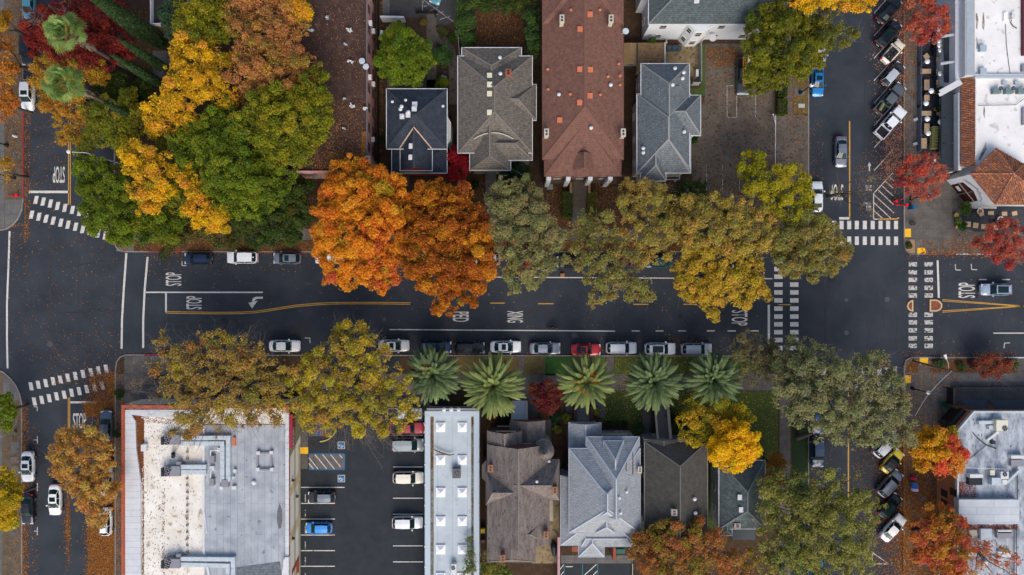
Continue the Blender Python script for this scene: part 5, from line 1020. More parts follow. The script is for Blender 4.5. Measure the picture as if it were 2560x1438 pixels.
    for fx, fy, fr in fringe:          # drooping leafless outer branches
        z0 = zb + (zt - zb) * .45; X, Y, _ = P(fx, fy, z0); rr = fr / SC; inn = Vector((bx, by, z0 + 1)); cv = Vector((X, Y, z0)); dr = (cv - inn); dr.z = 0; dr.normalize()
        for k in range(int(9 * rr)):
            s = cv - dr * RS.uniform(.6, 1.6) * rr + Vector((RS.normal(), RS.normal(), RS.normal() * .4)) * rr * .5; e_ = s + dr * RS.uniform(.9, 1.9) * rr + Vector((RS.normal(), RS.normal(), RS.normal() * .3)) * rr * .35; m2 = s.lerp(e_, .5) + Vector((0, 0, .3))
            tk.tube(tuple(fork.lerp(s, .6)), tuple(s), .03, .025, 3, caps=False); tw.tube(tuple(s), tuple(m2), .026, .018, 3, caps=False); tw.tube(tuple(m2), tuple(e_), .018, .008, 3, caps=False)
            for j in range(7):
                q = (m2 if j > 2 else s).lerp(e_ if j > 2 else m2, RS.uniform(0, .9)); t2 = q + (dr + Vector((RS.normal(), RS.normal(), RS.normal() * .5)) * .8) * RS.uniform(.35, .8); tw.tube(tuple(q), tuple(t2), .013, .007, 3, caps=False)
    tr = tk.build('trunk', BARK, o)
    if tw.v: tw.build('twigs', TWIG, o)
    if CC: leafmesh('crown', np.concatenate(CC), np.concatenate(CN), np.concatenate(CL), np.clip(np.concatenate(CCOL), 0, .95), LEAF, o)
    return o
T = tree
EG = 'street trees at the left edge'
T('rust orange tree at the left edge beside the black suv', [(8, 105, 30), (15, 190, 28), (10, 150, 30), (25, 170, 14)], 9, 4, 'amber')
T('rust orange tree at the left edge beside the parked white suv', [(5, 240, 32), (20, 255, 20), (0, 280, 28)], 8, 4, 'amber'); T('orange leaves reaching in at the left edge above the rust trees', [(2, 60, 18), (12, 45, 9)], 8, 4, 'gold')
T('sparse orange tree at the left edge beside the STOP lane', [(6, 415, 22), (18, 430, 16), (2, 450, 20)], 7, 3.5, 'gold', .7, sparse=.3)
T('dark red tree in the upper left corner behind the first fan palm', [(110, 60, 45), (160, 40, 50), (230, 50, 55), (280, 90, 45), (250, 130, 55), (180, 130, 50), (120, 115, 42), (95, 95, 28), (310, 130, 30), (300, 40, 35)], 8.5, 2.8, 'dred', 1.0)
T('leafless tree above the teal car in the upper left corner', [(120, 10, 45), (90, 30, 30), (160, 25, 30)], 11, 8.5, 'dred', .8, sparse=.93, bare=True, twigs=6)
T('golden orange tree around the second fan palm', [(110, 170, 32), (150, 165, 38), (190, 185, 40), (110, 215, 35), (140, 250, 38), (180, 260, 42), (165, 305, 32), (215, 300, 30), (185, 335, 25), (240, 180, 34), (160, 350, 14)], 8, 3.2, 'gold', .95, sparse=.12, twigs=2)
T('dark green bush between the cypress trees', [(260, 222, 28), (290, 215, 32), (320, 235, 34), (355, 215, 24), (350, 240, 25)], 5, .8, 'dgreen', name='bush', cat='bush')
T('olive yellow tree below the second fan palm', [(235, 290, 38), (275, 285, 40), (320, 290, 38), (255, 330, 38), (300, 330, 38), (340, 320, 32), (225, 350, 22), (210, 380, 20)], 8, 3, 'ygreen', .95, sparse=.15, twigs=2)
T('bright yellow tree in the middle of the left cluster', [(325, 375, 28), (360, 395, 36), (395, 400, 32), (330, 415, 30), (375, 440, 32), (415, 430, 28), (350, 475, 30), (385, 500, 32), (410, 480, 26), (365, 515, 22)], 12.5, 8, 'yellow', .95, sparse=.1, twigs=1)
T('low olive tree filling the shade between the yellow trees', [(330, 345, 26), (440, 340, 28), (420, 375, 28), (455, 400, 28), (440, 440, 28), (425, 500, 28), (450, 520, 28), (345, 440, 22), (480, 425, 26), (330, 250, 24), (390, 320, 26), (300, 440, 26), (400, 540, 26), (345, 510, 24), (460, 480, 24), (310, 365, 20)], 8.5, 3.5, 'ygreen', 1.0, sparse=.1, twigs=1)
T('large rounded green tree at the left street corner', [(225, 420, 34), (215, 465, 30), (250, 450, 42), (250, 510, 40), (290, 480, 45), (240, 550, 32), (290, 550, 45), (335, 540, 45), (340, 580, 34), (300, 590, 28), (385, 560, 38), (410, 590, 28), (440, 550, 32)], 10.5, 3, 'green', 1.15)
T('tall golden yellow tree beside the thin cypresses', [(450, 120, 32), (480, 115, 34), (520, 135, 38), (480, 160, 40), (540, 180, 40), (450, 185, 34), (495, 215, 40), (545, 235, 38), (440, 235, 34), (400, 260, 34), (455, 280, 36), (380, 285, 26), (420, 310, 34), (380, 330, 22), (475, 320, 34), (570, 150, 24)], 13, 5, 'yellow', .95, sparse=.12, twigs=1)
T('yellow green tree at the top beside the tan tree', [(470, 15, 38), (510, 35, 40), (545, 55, 38), (480, 65, 36), (530, 90, 34), (555, 10, 36), (450, 50, 24)], 12, 5, 'ygreen', 1.0, sparse=.1)
T('bluish green pine at the top behind the yellow green tree', [(420, 25, 24), (432, 60, 24), (440, 90, 18)], 10, 3, [((.07, .13, .06), 3), ((.05, .10, .05), 2)], 1.0, name='pine_tree', leaf=.15)
T('large tan orange tree at the top left of the pink building', [(600, 25, 45), (650, 20, 48), (700, 30, 48), (615, 80, 45), (665, 85, 48), (715, 95, 45), (740, 60, 34), (630, 140, 45), (680, 150, 48), (730, 150, 40), (770, 160, 28), (600, 180, 36), (650, 200, 44), (700, 205, 44), (750, 200, 36), (620, 235, 34)], 14, 5.5, 'tan', 1.0, sparse=.12, twigs=1)
T('small bright yellow tree top beside the pink building roof', [(745, 15, 30), (725, 50, 22), (760, 50, 18), (720, -10, 30), (765, 30, 12)], 13, 8, 'yellow', 1.0)
T('large yellow green tree overhanging the pink building roof', [(790, 190, 30), (760, 240, 40), (710, 250, 44), (795, 250, 34), (660, 260, 42), (650, 305, 44), (700, 300, 46), (750, 300, 44), (800, 300, 32), (620, 310, 36), (680, 345, 42), (730, 350, 42), (780, 350, 34), (800, 335, 26), (690, 385, 36), (740, 390, 34)], 14.5, 7, 'ygreen', 1.05)
T('broad green tree in the middle of the left cluster', [(480, 340, 36), (520, 310, 38), (560, 285, 36), (570, 330, 42), (530, 370, 44), (480, 390, 40), (590, 380, 44), (450, 360, 26), (630, 350, 40), (560, 420, 44), (610, 430, 44), (650, 400, 40), (670, 445, 40), (580, 470, 42), (630, 480, 42), (680, 485, 38), (535, 450, 32), (710, 450, 34), (600, 515, 34), (560, 505, 34), (650, 515, 32)], 13.5, 6, 'green', 1.1)
T('dark green shrubby tree beside the dark maroon gap', [(700, 520, 36), (740, 500, 34), (745, 545, 32), (700, 565, 38), (655, 560, 38), (610, 555, 36), (735, 585, 24), (690, 595, 22), (640, 595, 24), (755, 470, 28)], 8, 1.5, 'dgreen', 1.1)
T('dark olive bush row along the upper kerb', [(420, 600, 24), (460, 590, 28), (500, 580, 30), (545, 590, 28), (590, 595, 26), (470, 560, 26), (440, 575, 22), (520, 545, 26)], 5, 1.0, [((.10, .11, .025), 4), ((.15, .14, .03), 2), ((.22, .14, .03), 1)], 1.0, sparse=.1, twigs=1, name='bush', cat='bush')
T('bright golden streak of a tree near the middle car of the upper kerb', [(475, 455, 26), (500, 480, 30), (495, 515, 32), (530, 530, 32), (520, 560, 28), (550, 565, 20), (560, 545, 16), (465, 425, 20)], 12.5, 8.5, 'yellow', 1.0)
T('big orange maple left of its rust coloured neighbour', [(850, 430, 32), (890, 430, 38), (930, 445, 36), (840, 470, 38), (885, 480, 46), (940, 485, 44), (985, 460, 30), (995, 500, 34), (820, 520, 34), (860, 530, 46), (915, 535, 50), (970, 545, 44), (820, 570, 34), (860, 590, 46), (920, 595, 50), (975, 600, 40), (820, 610, 30), (850, 645, 44), (905, 655, 48), (960, 655, 42), (840, 685, 32), (880, 695, 30), (930, 698, 28), (970, 690, 24), (812, 480, 18), (795, 590, 18), (798, 640, 14), (855, 715, 12), (950, 722, 10), (1005, 540, 26)], 12.5, 3.2, 'orange', 1.25)
T('big rust brown maple reaching over the main street', [(1060, 490, 34), (1100, 490, 38), (1150, 490, 34), (1045, 530, 38), (1090, 540, 46), (1145, 540, 46), (1190, 540, 34), (1060, 580, 44), (1115, 590, 50), (1170, 590, 46), (1210, 590, 28), (1020, 600, 32), (1060, 635, 44), (1115, 640, 48), (1170, 645, 46), (1215, 650, 24), (1040, 670, 34), (1085, 685, 40), (1135, 690, 42), (1185, 695, 36), (1015, 660, 26), (1110, 725, 32), (1155, 735, 26), (1195, 725, 18), (1100, 760, 20), (1125, 778, 16), (1055, 705, 18), (1230, 620, 14), (1222, 690, 14), (1090, 782, 9), (1185, 752, 10)], 12.5, 3.2, 'rust', 1.25)
T('round bright green tree behind the dark slate house', [(1000, 85, 24), (975, 100, 26), (1015, 115, 34), (1050, 130, 30), (970, 140, 34), (1010, 155, 36), (1050, 165, 30), (965, 175, 24), (1000, 190, 28), (1035, 195, 26), (1072, 150, 16), (950, 150, 14)], 8, 2, [((.15, .22, .012), 4), ((.22, .27, .015), 3), ((.09, .16, .015), 3), ((.30, .27, .02), .5)], 1.3)
T('small round green shrub beside the round green tree', [(1105, 135, 20), (1110, 150, 16), (1095, 145, 16), (1118, 138, 12)], 3, .5, [((.06, .13, .03), 3), ((.09, .17, .04), 2)], 1.2, leaf=.13, clump=.5, name='shrub', cat='shrub')
T('small green shrub near the back corner of the dark slate house', [(1105, 212, 14), (1115, 205, 10), (1098, 218, 9)], 2, .3, 'green', 1.0, leaf=.13, clump=.4, name='shrub', cat='shrub')
T('dark green shrub tree along the pale backyard fence', [(1160, 20, 20), (1165, 50, 24), (1160, 80, 24), (1170, 100, 16), (1150, 65, 16)], 5.5, 1.2, [((.06, .12, .025), 4), ((.10, .17, .03), 2)], 1.1)
T('dark green hedge trees at the top of the red mulch yard', [(1200, 5, 24), (1230, 8, 26), (1262, 5, 26), (1295, 8, 24), (1325, 5, 22)], 6, 1.2, 'dgreen', 1.1)
T('narrow dark green tree beside the long red brown building', [(1335, 45, 20), (1330, 75, 22), (1338, 100, 20), (1328, 120, 16)], 6.5, 1.5, [((.05, .11, .025), 4), ((.08, .15, .03), 2)], 1.1)
T('two toned lime shrub in the corner of the mulch yard', [(1165, 105, 12), (1183, 97, 10), (1175, 112, 8)], 1.6, .3, [((.16, .22, .03), 3), ((.12, .18, .02), 2)], 1.0, leaf=.12, clump=.35, name='shrub', cat='shrub')
T('crimson maple between the slate house and the grey brown house', [(1135, 385, 14), (1148, 395, 22), (1160, 410, 20), (1140, 420, 20), (1150, 440, 18), (1130, 440, 12), (1165, 385, 12)], 5, 1.5, 'crimson', 1.1)
T('dark green shrub beside the front walk of the grey brown house', [(1275, 440, 22), (1300, 432, 24), (1290, 452, 18)], 2.6, .4, [((.025, .07, .03), 3), ((.04, .09, .035), 2)], 1.1, leaf=.14, clump=.5, name='shrub', cat='shrub')
T('sage green street tree right of the rust maple', [(1240, 490, 26), (1275, 475, 32), (1315, 475, 32), (1335, 500, 30), (1250, 525, 32), (1295, 520, 38), (1340, 540, 36), (1240, 560, 26), (1280, 570, 38), (1325, 580, 40), (1365, 570, 30), (1385, 600, 26), (1265, 610, 32), (1310, 620, 40), (1355, 620, 36), (1390, 640, 24), (1270, 655, 30), (1310, 665, 34), (1350, 665, 30), (1285, 700, 28), (1325, 705, 24), (1290, 730, 16), (1345, 695, 18), (1370, 675, 16)], 11.5, 4, 'sage', 1.05, sparse=.18, twigs=2)
T('olive street tree hanging over the centre line dashes', [(1470, 545, 30), (1510, 555, 28), (1440, 575, 28), (1480, 590, 36), (1525, 590, 32), (1420, 605, 24), (1455, 620, 34), (1500, 630, 38), (1545, 625, 32), (1470, 660, 32), (1515, 670, 36), (1560, 660, 32), (1600, 650, 26), (1490, 700, 26), (1530, 705, 30), (1575, 700, 26), (1610, 705, 20), (1618, 732, 16), (1500, 740, 22), (1535, 735, 14), (1580, 735, 12), (1480, 752, 12), (1520, 755, 10), (1605, 745, 12), (1430, 650, 18)], 11, 4, 'olive', .9, sparse=.3, twigs=4)
T('pale olive street tree near the porch of the grey blue house', [(1565, 470, 22), (1595, 480, 30), (1630, 475, 26), (1575, 510, 28), (1615, 515, 34), (1655, 510, 30), (1580, 550, 30), (1620, 555, 34), (1660, 550, 32), (1600, 590, 32), (1645, 595, 36), (1685, 590, 28), (1620, 630, 30), (1660, 635, 28), (1610, 655, 20), (1560, 590, 18), (1690, 545, 20)], 11, 4.5, 'golive', .9, sparse=.28, twigs=4)
T('golden olive street tree below the old car lot', [(1700, 510, 30), (1740, 520, 34), (1785, 520, 36), (1830, 525, 34), (1870, 535, 30), (1905, 545, 26), (1720, 560, 34), (1765, 565, 40), (1815, 570, 42), (1865, 580, 38), (1905, 590, 28), (1930, 570, 20), (1740, 600, 32), (1790, 610, 36), (1840, 620, 36), (1885, 625, 28), (1915, 615, 20), (1710, 600, 24)], 12, 5, 'golive', 1.0, sparse=.18, twigs=3)
T('golden yellow branch heavy tree over the main street before the crossing', [(1720, 650, 30), (1760, 645, 36), (1810, 650, 38), (1855, 660, 34), (1890, 680, 26), (1710, 685, 30), (1750, 690, 38), (1800, 695, 42), (1850, 705, 38), (1890, 720, 28), (1915, 730, 16), (1720, 725, 26), (1765, 735, 30), (1810, 735, 28), (1860, 745, 22), (1770, 765, 22), (1785, 785, 13), (1700, 710, 18), (1740, 748, 14), (1870, 752, 14)], 10.5, 4.2, [((.58, .40, .035), 5), ((.66, .42, .05), 3), ((.45, .34, .03), 3), ((.30, .28, .03), 1.5)], 1.05, sparse=.08, twigs=1)
T('lime yellow tree beside the white swing gate', [(1870, 405, 24), (1895, 415, 26), (1865, 435, 24), (1905, 445, 30), (1890, 475, 28), (1925, 480, 30), (1960, 440, 28), (1990, 430, 24), (2005, 455, 26), (1960, 480, 32), (2000, 490, 30), (1930, 520, 30), (1970, 525, 32), (2010, 525, 26), (1990, 550, 24), (2025, 490, 16), (1850, 420, 12)], 10, 3.5, [((.38, .36, .015), 5), ((.48, .40, .02), 3), ((.24, .27, .015), 3)], 1.0, sparse=.12, twigs=1)
T('olive sage street tree at the corner left of the crossing', [(1960, 570, 30), (2000, 560, 34), (2040, 555, 32), (1950, 610, 32), (1990, 605, 38), (2035, 605, 40), (2075, 595, 32), (2100, 610, 22), (1960, 650, 30), (2000, 650, 34), (2045, 650, 34), (2085, 645, 28), (2110, 650, 16), (1990, 680, 20), (2035, 683, 18), (2070, 680, 18), (2120, 625, 12)], 10.5, 4, 'olive', 1.05, sparse=.08, twigs=1)
T('sparse brown olive tree at the lower kerb beside the last parked silver suv', [(1850, 865, 26), (1885, 855, 28), (1915, 870, 26), (1830, 895, 24), (1870, 895, 34), (1910, 905, 30), (1850, 930, 26), (1890, 935, 30), (1925, 935, 20), (1930, 890, 14)], 9, 4, [((.20, .17, .07), 4), ((.26, .21, .08), 3), ((.15, .15, .06), 2)], .85, sparse=.25, twigs=4)
T('huge dusty grey green tree at the lower right crossing corner', [(1980, 870, 26), (2015, 870, 30), (1960, 905, 30), (2000, 905, 36), (2045, 895, 34), (2080, 890, 26), (1960, 950, 34), (2005, 950, 40), (2055, 940, 42), (2100, 925, 36), (2140, 905, 28), (2180, 900, 30), (2215, 915, 28), (1965, 1000, 36), (2015, 1000, 42), (2065, 990, 44), (2115, 975, 42), (2165, 955, 42), (2210, 955, 36), (2240, 945, 22), (1985, 1040, 32), (2035, 1045, 38), (2085, 1040, 42), (2135, 1025, 44), (2185, 1010, 42), (2230, 1005, 36), (2260, 1010, 24), (2060, 1080, 28), (2110, 1080, 36), (2160, 1070, 40), (2205, 1060, 40), (2250, 1055, 34), (2280, 1065, 20), (2200, 1100, 24), (2245, 1098, 26), (2140, 1100, 20), (2275, 1095, 18), (1950, 930, 18)], 14, 4.5, 'dusty', .95, sparse=.28, twigs=2)
T('huge yellow green tree over the lower right street', [(1930, 1190, 22), (1965, 1185, 28), (1920, 1225, 30), (1960, 1225, 38), (2005, 1215, 38), (2050, 1205, 36), (2090, 1200, 30), (1930, 1265, 34), (1975, 1270, 42), (2025, 1260, 44), (2075, 1250, 42), (2120, 1245, 36), (2155, 1240, 26), (1910, 1310, 30), (1950, 1315, 40), (2000, 1315, 44), (2050, 1305, 46), (2100, 1300, 42), (2145, 1290, 34), (2175, 1300, 20), (1940, 1360, 38), (1990, 1365, 44), (2040, 1355, 46), (2090, 1350, 44), (2135, 1340, 38), (2170, 1350, 24), (1960, 1410, 36), (2010, 1415, 42), (2060, 1405, 44), (2105, 1400, 42), (2145, 1395, 34), (2170, 1420, 24), (2130, 1440, 30), (1910, 1410, 28), (2190, 1260, 18), (2140, 1190, 16)], 13.5, 4.5, 'mixgreen', .92, sparse=.32, twigs=3)
T('broad dark olive tree beside the white walled house', [(1895, 45, 26), (1930, 35, 32), (1975, 30, 34), (1890, 90, 30), (1930, 85, 38), (1975, 80, 40), (2020, 75, 34), (1880, 130, 28), (1915, 135, 38), (1960, 130, 40), (2005, 125, 38), (2045, 120, 30), (1880, 175, 28), (1915, 180, 36), (1955, 175, 34), (1995, 165, 30), (1900, 215, 26), (1880, 225, 18), (1930, 205, 22), (2035, 155, 22), (2050, 80, 26)], 12, 4.5, 'oakgreen', 1.1)
T('twiggy dark green tree top overhanging the upper right street', [(2060, 45, 26), (2090, 60, 28), (2070, 90, 28), (2110, 90, 28), (2130, 75, 18), (2090, 115, 18), (2050, 20, 24)], 12, 7, 'oakgreen', .8, sparse=.35, twigs=5)
T('bright golden tree top at the upper edge beside the angled cars', [(1990, 0, 24), (2020, 5, 28), (2060, -5, 28), (2110, -5, 30), (2150, 5, 28), (2175, 0, 22), (2140, 22, 14)], 12.5, 8, 'yellow', 1.1)
def maple(label, lobes, zt, zb, pal, dens=1.0, twigs=3): return T(label, lobes, zt, zb, pal, dens, leaf=.12, clump=.5, sparse=.26, twigs=5, trunk_r=.14)
maple('red maple beside the upper angled parking', [(2300, 40, 22), (2335, 35, 24), (2290, 65, 24), (2320, 65, 28), (2355, 60, 20), (2300, 90, 20), (2335, 88, 18), (2315, 20, 20), (2355, 85, 12), (2275, 70, 14), (2270, 10, 20), (2300, 0, 20)], 6.5, 3, 'red')
maple('red maple at the corner of the patio beside the hatched zone', [(2275, 410, 20), (2300, 405, 22), (2330, 405, 20), (2260, 435, 22), (2290, 440, 26), (2320, 440, 26), (2350, 445, 18), (2275, 465, 22), (2305, 470, 24), (2335, 468, 20), (2245, 450, 12), (2290, 490, 14), (2320, 485, 14), (2362, 425, 10)], 6.5, 3, 'red')
maple('red maple at the right edge beside the small square tables', [(2490, 580, 22), (2520, 575, 22), (2550, 590, 24), (2470, 605, 24), (2500, 610, 28), (2535, 615, 26), (2455, 615, 14), (2480, 635, 20), (2515, 640, 24), (2550, 640, 20), (2520, 660, 12), (2440, 600, 10), (2500, 560, 12), (2530, 555, 12)], 6.5, 3, 'red')
maple('low russet maple in the mulched bed of the lower right corner', [(2455, 905, 18), (2480, 900, 20), (2505, 905, 20), (2465, 925, 18), (2490, 925, 22), (2515, 925, 16), (2480, 940, 12), (2440, 915, 10)], 3.5, 1.2, [((.32, .07, .03), 4), ((.25, .05, .025), 2)], 1.0)
T('leafless tree hanging over the right hand STOP lane', [(2100, 470, 40), (2140, 440, 36), (2150, 480, 40), (2120, 500, 34), (2180, 470, 26), (2160, 520, 24), (2080, 500, 24), (2090, 430, 20)], 10, 5, 'olive', .75, sparse=.9, bare=True, twigs=6)
T('yellow and coral maple left of the brick building', [(2300, 1095, 20), (2325, 1080, 22), (2350, 1090, 24), (2310, 1120, 26), (2340, 1120, 30), (2300, 1150, 22), (2330, 1150, 24), (2355, 1100, 20), (2385, 1085, 10)], 8.5, 3.5, [((.72, .40, .015), 5), ((.60, .34, .02), 3), ((.75, .28, .03), 2), ((.38, .34, .02), 1)], 1.1)
T('coral red maple crown touching the brick building roof', [(2370, 1105, 20), (2390, 1110, 18), (2375, 1135, 26), (2400, 1145, 20), (2360, 1165, 24), (2390, 1170, 22), (2350, 1185, 16), (2410, 1130, 10), (2410, 1155, 10)], 8.5, 4, 'sunset', 1.1)
T('orange and red maple at the lower left corner of the brick building', [(2320, 1285, 22), (2350, 1280, 22), (2305, 1315, 22), (2340, 1315, 30), (2375, 1300, 24), (2400, 1310, 20), (2300, 1350, 22), (2335, 1355, 32), (2375, 1345, 32), (2410, 1345, 22), (2310, 1390, 24), (2345, 1395, 30), (2385, 1390, 30), (2420, 1380, 22), (2290, 1400, 18), (2360, 1430, 24), (2400, 1430, 24)], 9, 3.5, 'fire', 1.05, sparse=.08, twigs=2)
T('thin leaved reddish tree over the lower edge of the patchy roof', [(2450, 1370, 24), (2480, 1375, 24), (2510, 1385, 24), (2460, 1400, 24), (2500, 1405, 26), (2535, 1400, 18), (2440, 1425, 22), (2480, 1430, 26), (2520, 1430, 24)], 10, 6, 'fire', .6, sparse=.55, twigs=4)
T('tan golden tree over the lower left street', [(165, 1090, 28), (200, 1085, 30), (240, 1095, 26), (140, 1125, 22), (175, 1125, 36), (220, 1130, 38), (260, 1120, 26), (160, 1165, 28), (200, 1170, 38), (240, 1170, 34), (270, 1150, 20), (175, 1205, 28), (215, 1210, 38), (255, 1200, 28), (210, 1245, 28), (245, 1245, 34), (275, 1225, 20), (240, 1285, 28), (265, 1270, 22), (255, 1305, 12), (290, 1215, 12)], 9.5, 3.5, [((.60, .35, .08), 5), ((.55, .27, .06), 3), ((.62, .42, .09), 2), ((.42, .28, .08), 1.5)], 1.0, sparse=.2, twigs=3)
T('bright yellow tree at the left edge above the black sedan', [(15, 1190, 22), (5, 1215, 28), (30, 1230, 24), (10, 1255, 30), (35, 1260, 18), (20, 1285, 26), (5, 1310, 18), (25, 1305, 12)], 8.5, 3.5, [((.60, .42, .015), 4), ((.42, .36, .015), 3), ((.70, .45, .02), 2)], 1.1)
T('green tree at the left edge below the lower left crosswalk', [(0, 1010, 26), (20, 1020, 22), (5, 1045, 28), (30, 1035, 16)], 7, 3, [((.16, .22, .015), 4), ((.22, .26, .015), 2)], 1.1)
T('brownish half bare tree over the supermarket front corner', [(410, 860, 26), (430, 900, 30), (470, 880, 32), (510, 860, 30), (550, 850, 30), (590, 865, 30), (630, 880, 30), (450, 930, 34), (500, 920, 38), (550, 900, 38), (600, 915, 38), (650, 920, 34), (690, 915, 26), (420, 960, 28), (470, 975, 34), (525, 965, 40), (580, 960, 42), (630, 965, 38), (680, 960, 32), (480, 1015, 30), (530, 1015, 38), (585, 1010, 38), (635, 1010, 34), (680, 1000, 26), (440, 1005, 22), (500, 1050, 28), (455, 1050, 18), (550, 1050, 24), (440, 1080, 14), (470, 1085, 12), (710, 940, 20), (395, 925, 16), (640, 1040, 24), (690, 1035, 20), (590, 1052, 20)], 12.5, 6.2, 'brownish', .95, sparse=.3, twigs=7, fringe=[(430, 1080, 26), (480, 1090, 26), (540, 1075, 26), (600, 1060, 30), (650, 1050, 30), (380, 1000, 28), (360, 950, 28), (400, 880, 26), (480, 850, 24), (560, 830, 24), (620, 850, 22)])
T('bare greyish twigs of a tree above the supermarket corner', [(350, 940, 28), (340, 975, 26), (375, 960, 28), (400, 985, 26), (385, 910, 22), (420, 850, 20), (350, 1000, 20)], 9, 5, 'brownish', .8, sparse=.9, bare=True, twigs=7)
T('yellow half bare tree over the shop car lot entrance', [(850, 840, 28), (885, 835, 30), (915, 840, 24), (780, 900, 30), (825, 885, 34), (870, 880, 40), (915, 880, 36), (950, 890, 26), (760, 935, 32), (805, 930, 38), (855, 930, 42), (905, 930, 42), (950, 935, 34), (985, 930, 26), (735, 975, 30), (780, 980, 38), (830, 980, 42), (880, 980, 42), (930, 980, 40), (975, 975, 34), (1005, 960, 22), (740, 1020, 28), (785, 1025, 34), (835, 1030, 38), (890, 1030, 38), (940, 1025, 34), (985, 1015, 28), (1020, 1000, 18), (770, 1060, 22), (830, 1065, 22), (900, 1065, 24), (960, 1060, 24), (720, 940, 20), (1018, 1035, 22), (955, 1090, 14), (1000, 1062, 18), (700, 1020, 22), (1035, 1000, 16)], 12, 5, 'ysparse', .95, sparse=.27, twigs=7, fringe=[(770, 1075, 32), (820, 1085, 26), (870, 1080, 28), (920, 1085, 30), (960, 1095, 34), (1000, 1060, 30), (1030, 1030, 26), (1020, 980, 26), (740, 1080, 26), (930, 850, 26), (850, 835, 22)])
T('dark red maple between the palms and the brown victorian', [(1340, 975, 18), (1360, 985, 20), (1385, 985, 18), (1350, 1005, 18), (1375, 1010, 18), (1365, 965, 14), (1395, 1000, 12), (1360, 1022, 10), (1328, 985, 9)], 4.5, 1.5, [((.17, .018, .028), 4), ((.22, .05, .025), 3), ((.11, .012, .022), 2)], 1.1, leaf=.12, clump=.5)
T('yellow and green tree between the last palm and the staircase', [(1730, 1020, 28), (1765, 1015, 28), (1800, 1030, 30), (1835, 1035, 28), (1715, 1055, 28), (1755, 1055, 34), (1800, 1065, 32), (1850, 1060, 26), (1720, 1090, 28), (1755, 1090, 30), (1730, 1120, 24), (1745, 1135, 14), (1780, 1100, 24), (1865, 1040, 18)], 9, 3, [((.50, .36, .015), 4), ((.28, .27, .015), 3), ((.60, .36, .02), 2.5), ((.16, .19, .015), 2)], 1.0, sparse=.22, twigs=1)
T('brilliant yellow round tree over the green grey house', [(1810, 1085, 26), (1845, 1080, 30), (1875, 1095, 24), (1790, 1110, 22), (1820, 1115, 32), (1860, 1115, 32), (1888, 1120, 18), (1800, 1140, 24), (1835, 1145, 30), (1865, 1150, 22), (1815, 1165, 18), (1845, 1170, 12), (1780, 1125, 12)], 11, 6, [((.88, .56, .008), 5), ((.80, .48, .008), 3), ((.55, .42, .015), 1)], 1.1, sparse=.06)
T('orange brown tree at the bottom between the dark gabled house and the green grey house', [(1610, 1340, 22), (1645, 1330, 28), (1685, 1320, 26), (1720, 1330, 26), (1600, 1375, 26), (1640, 1375, 36), (1690, 1370, 38), (1735, 1370, 34), (1775, 1350, 24), (1800, 1345, 20), (1620, 1415, 30), (1665, 1420, 38), (1715, 1415, 38), (1760, 1405, 34), (1800, 1395, 28), (1835, 1385, 20), (1830, 1420, 28), (1780, 1325, 14), (1745, 1310, 10), (1870, 1400, 24), (1865, 1430, 24)], 10, 4, 'autbrown', 1.0, sparse=.12, twigs=2)
T('small orange brown tree beside the lower sidewalk', [(1935, 1145, 18), (1950, 1160, 18), (1930, 1175, 16), (1945, 1190, 14), (1922, 1195, 10)], 7, 3, [((.40, .16, .03), 3), ((.45, .24, .03), 2)], 1.0)
T('dark green tree crown behind the pale olive street tree', [(1700, 480, 26), (1735, 475, 26), (1720, 500, 24), (1755, 460, 16), (1690, 500, 18)], 6, 2, 'dgreen', 1.1)
T('leafy mixed shrub at the bottom of the brown victorian', [(1225, 1400, 18), (1245, 1415, 20), (1215, 1425, 20), (1260, 1430, 18), (1240, 1435, 18), (1190, 1400, 14)], 4.5, 1, [((.12, .18, .03), 4), ((.22, .24, .04), 2), ((.45, .32, .03), 1)], 1.0, name='shrub', cat='shrub')
T('green creeper shrub over the lower right corner of the skylight roof', [(1176, 1350, 9), (1178, 1375, 11), (1172, 1395, 12), (1180, 1415, 14), (1165, 1425, 12)], 5.6, 4.2, [((.20, .25, .08), 4), ((.30, .30, .12), 2)], .8, leaf=.14, clump=.4, sparse=.3, twigs=3, name='creeper', cat='creeper')
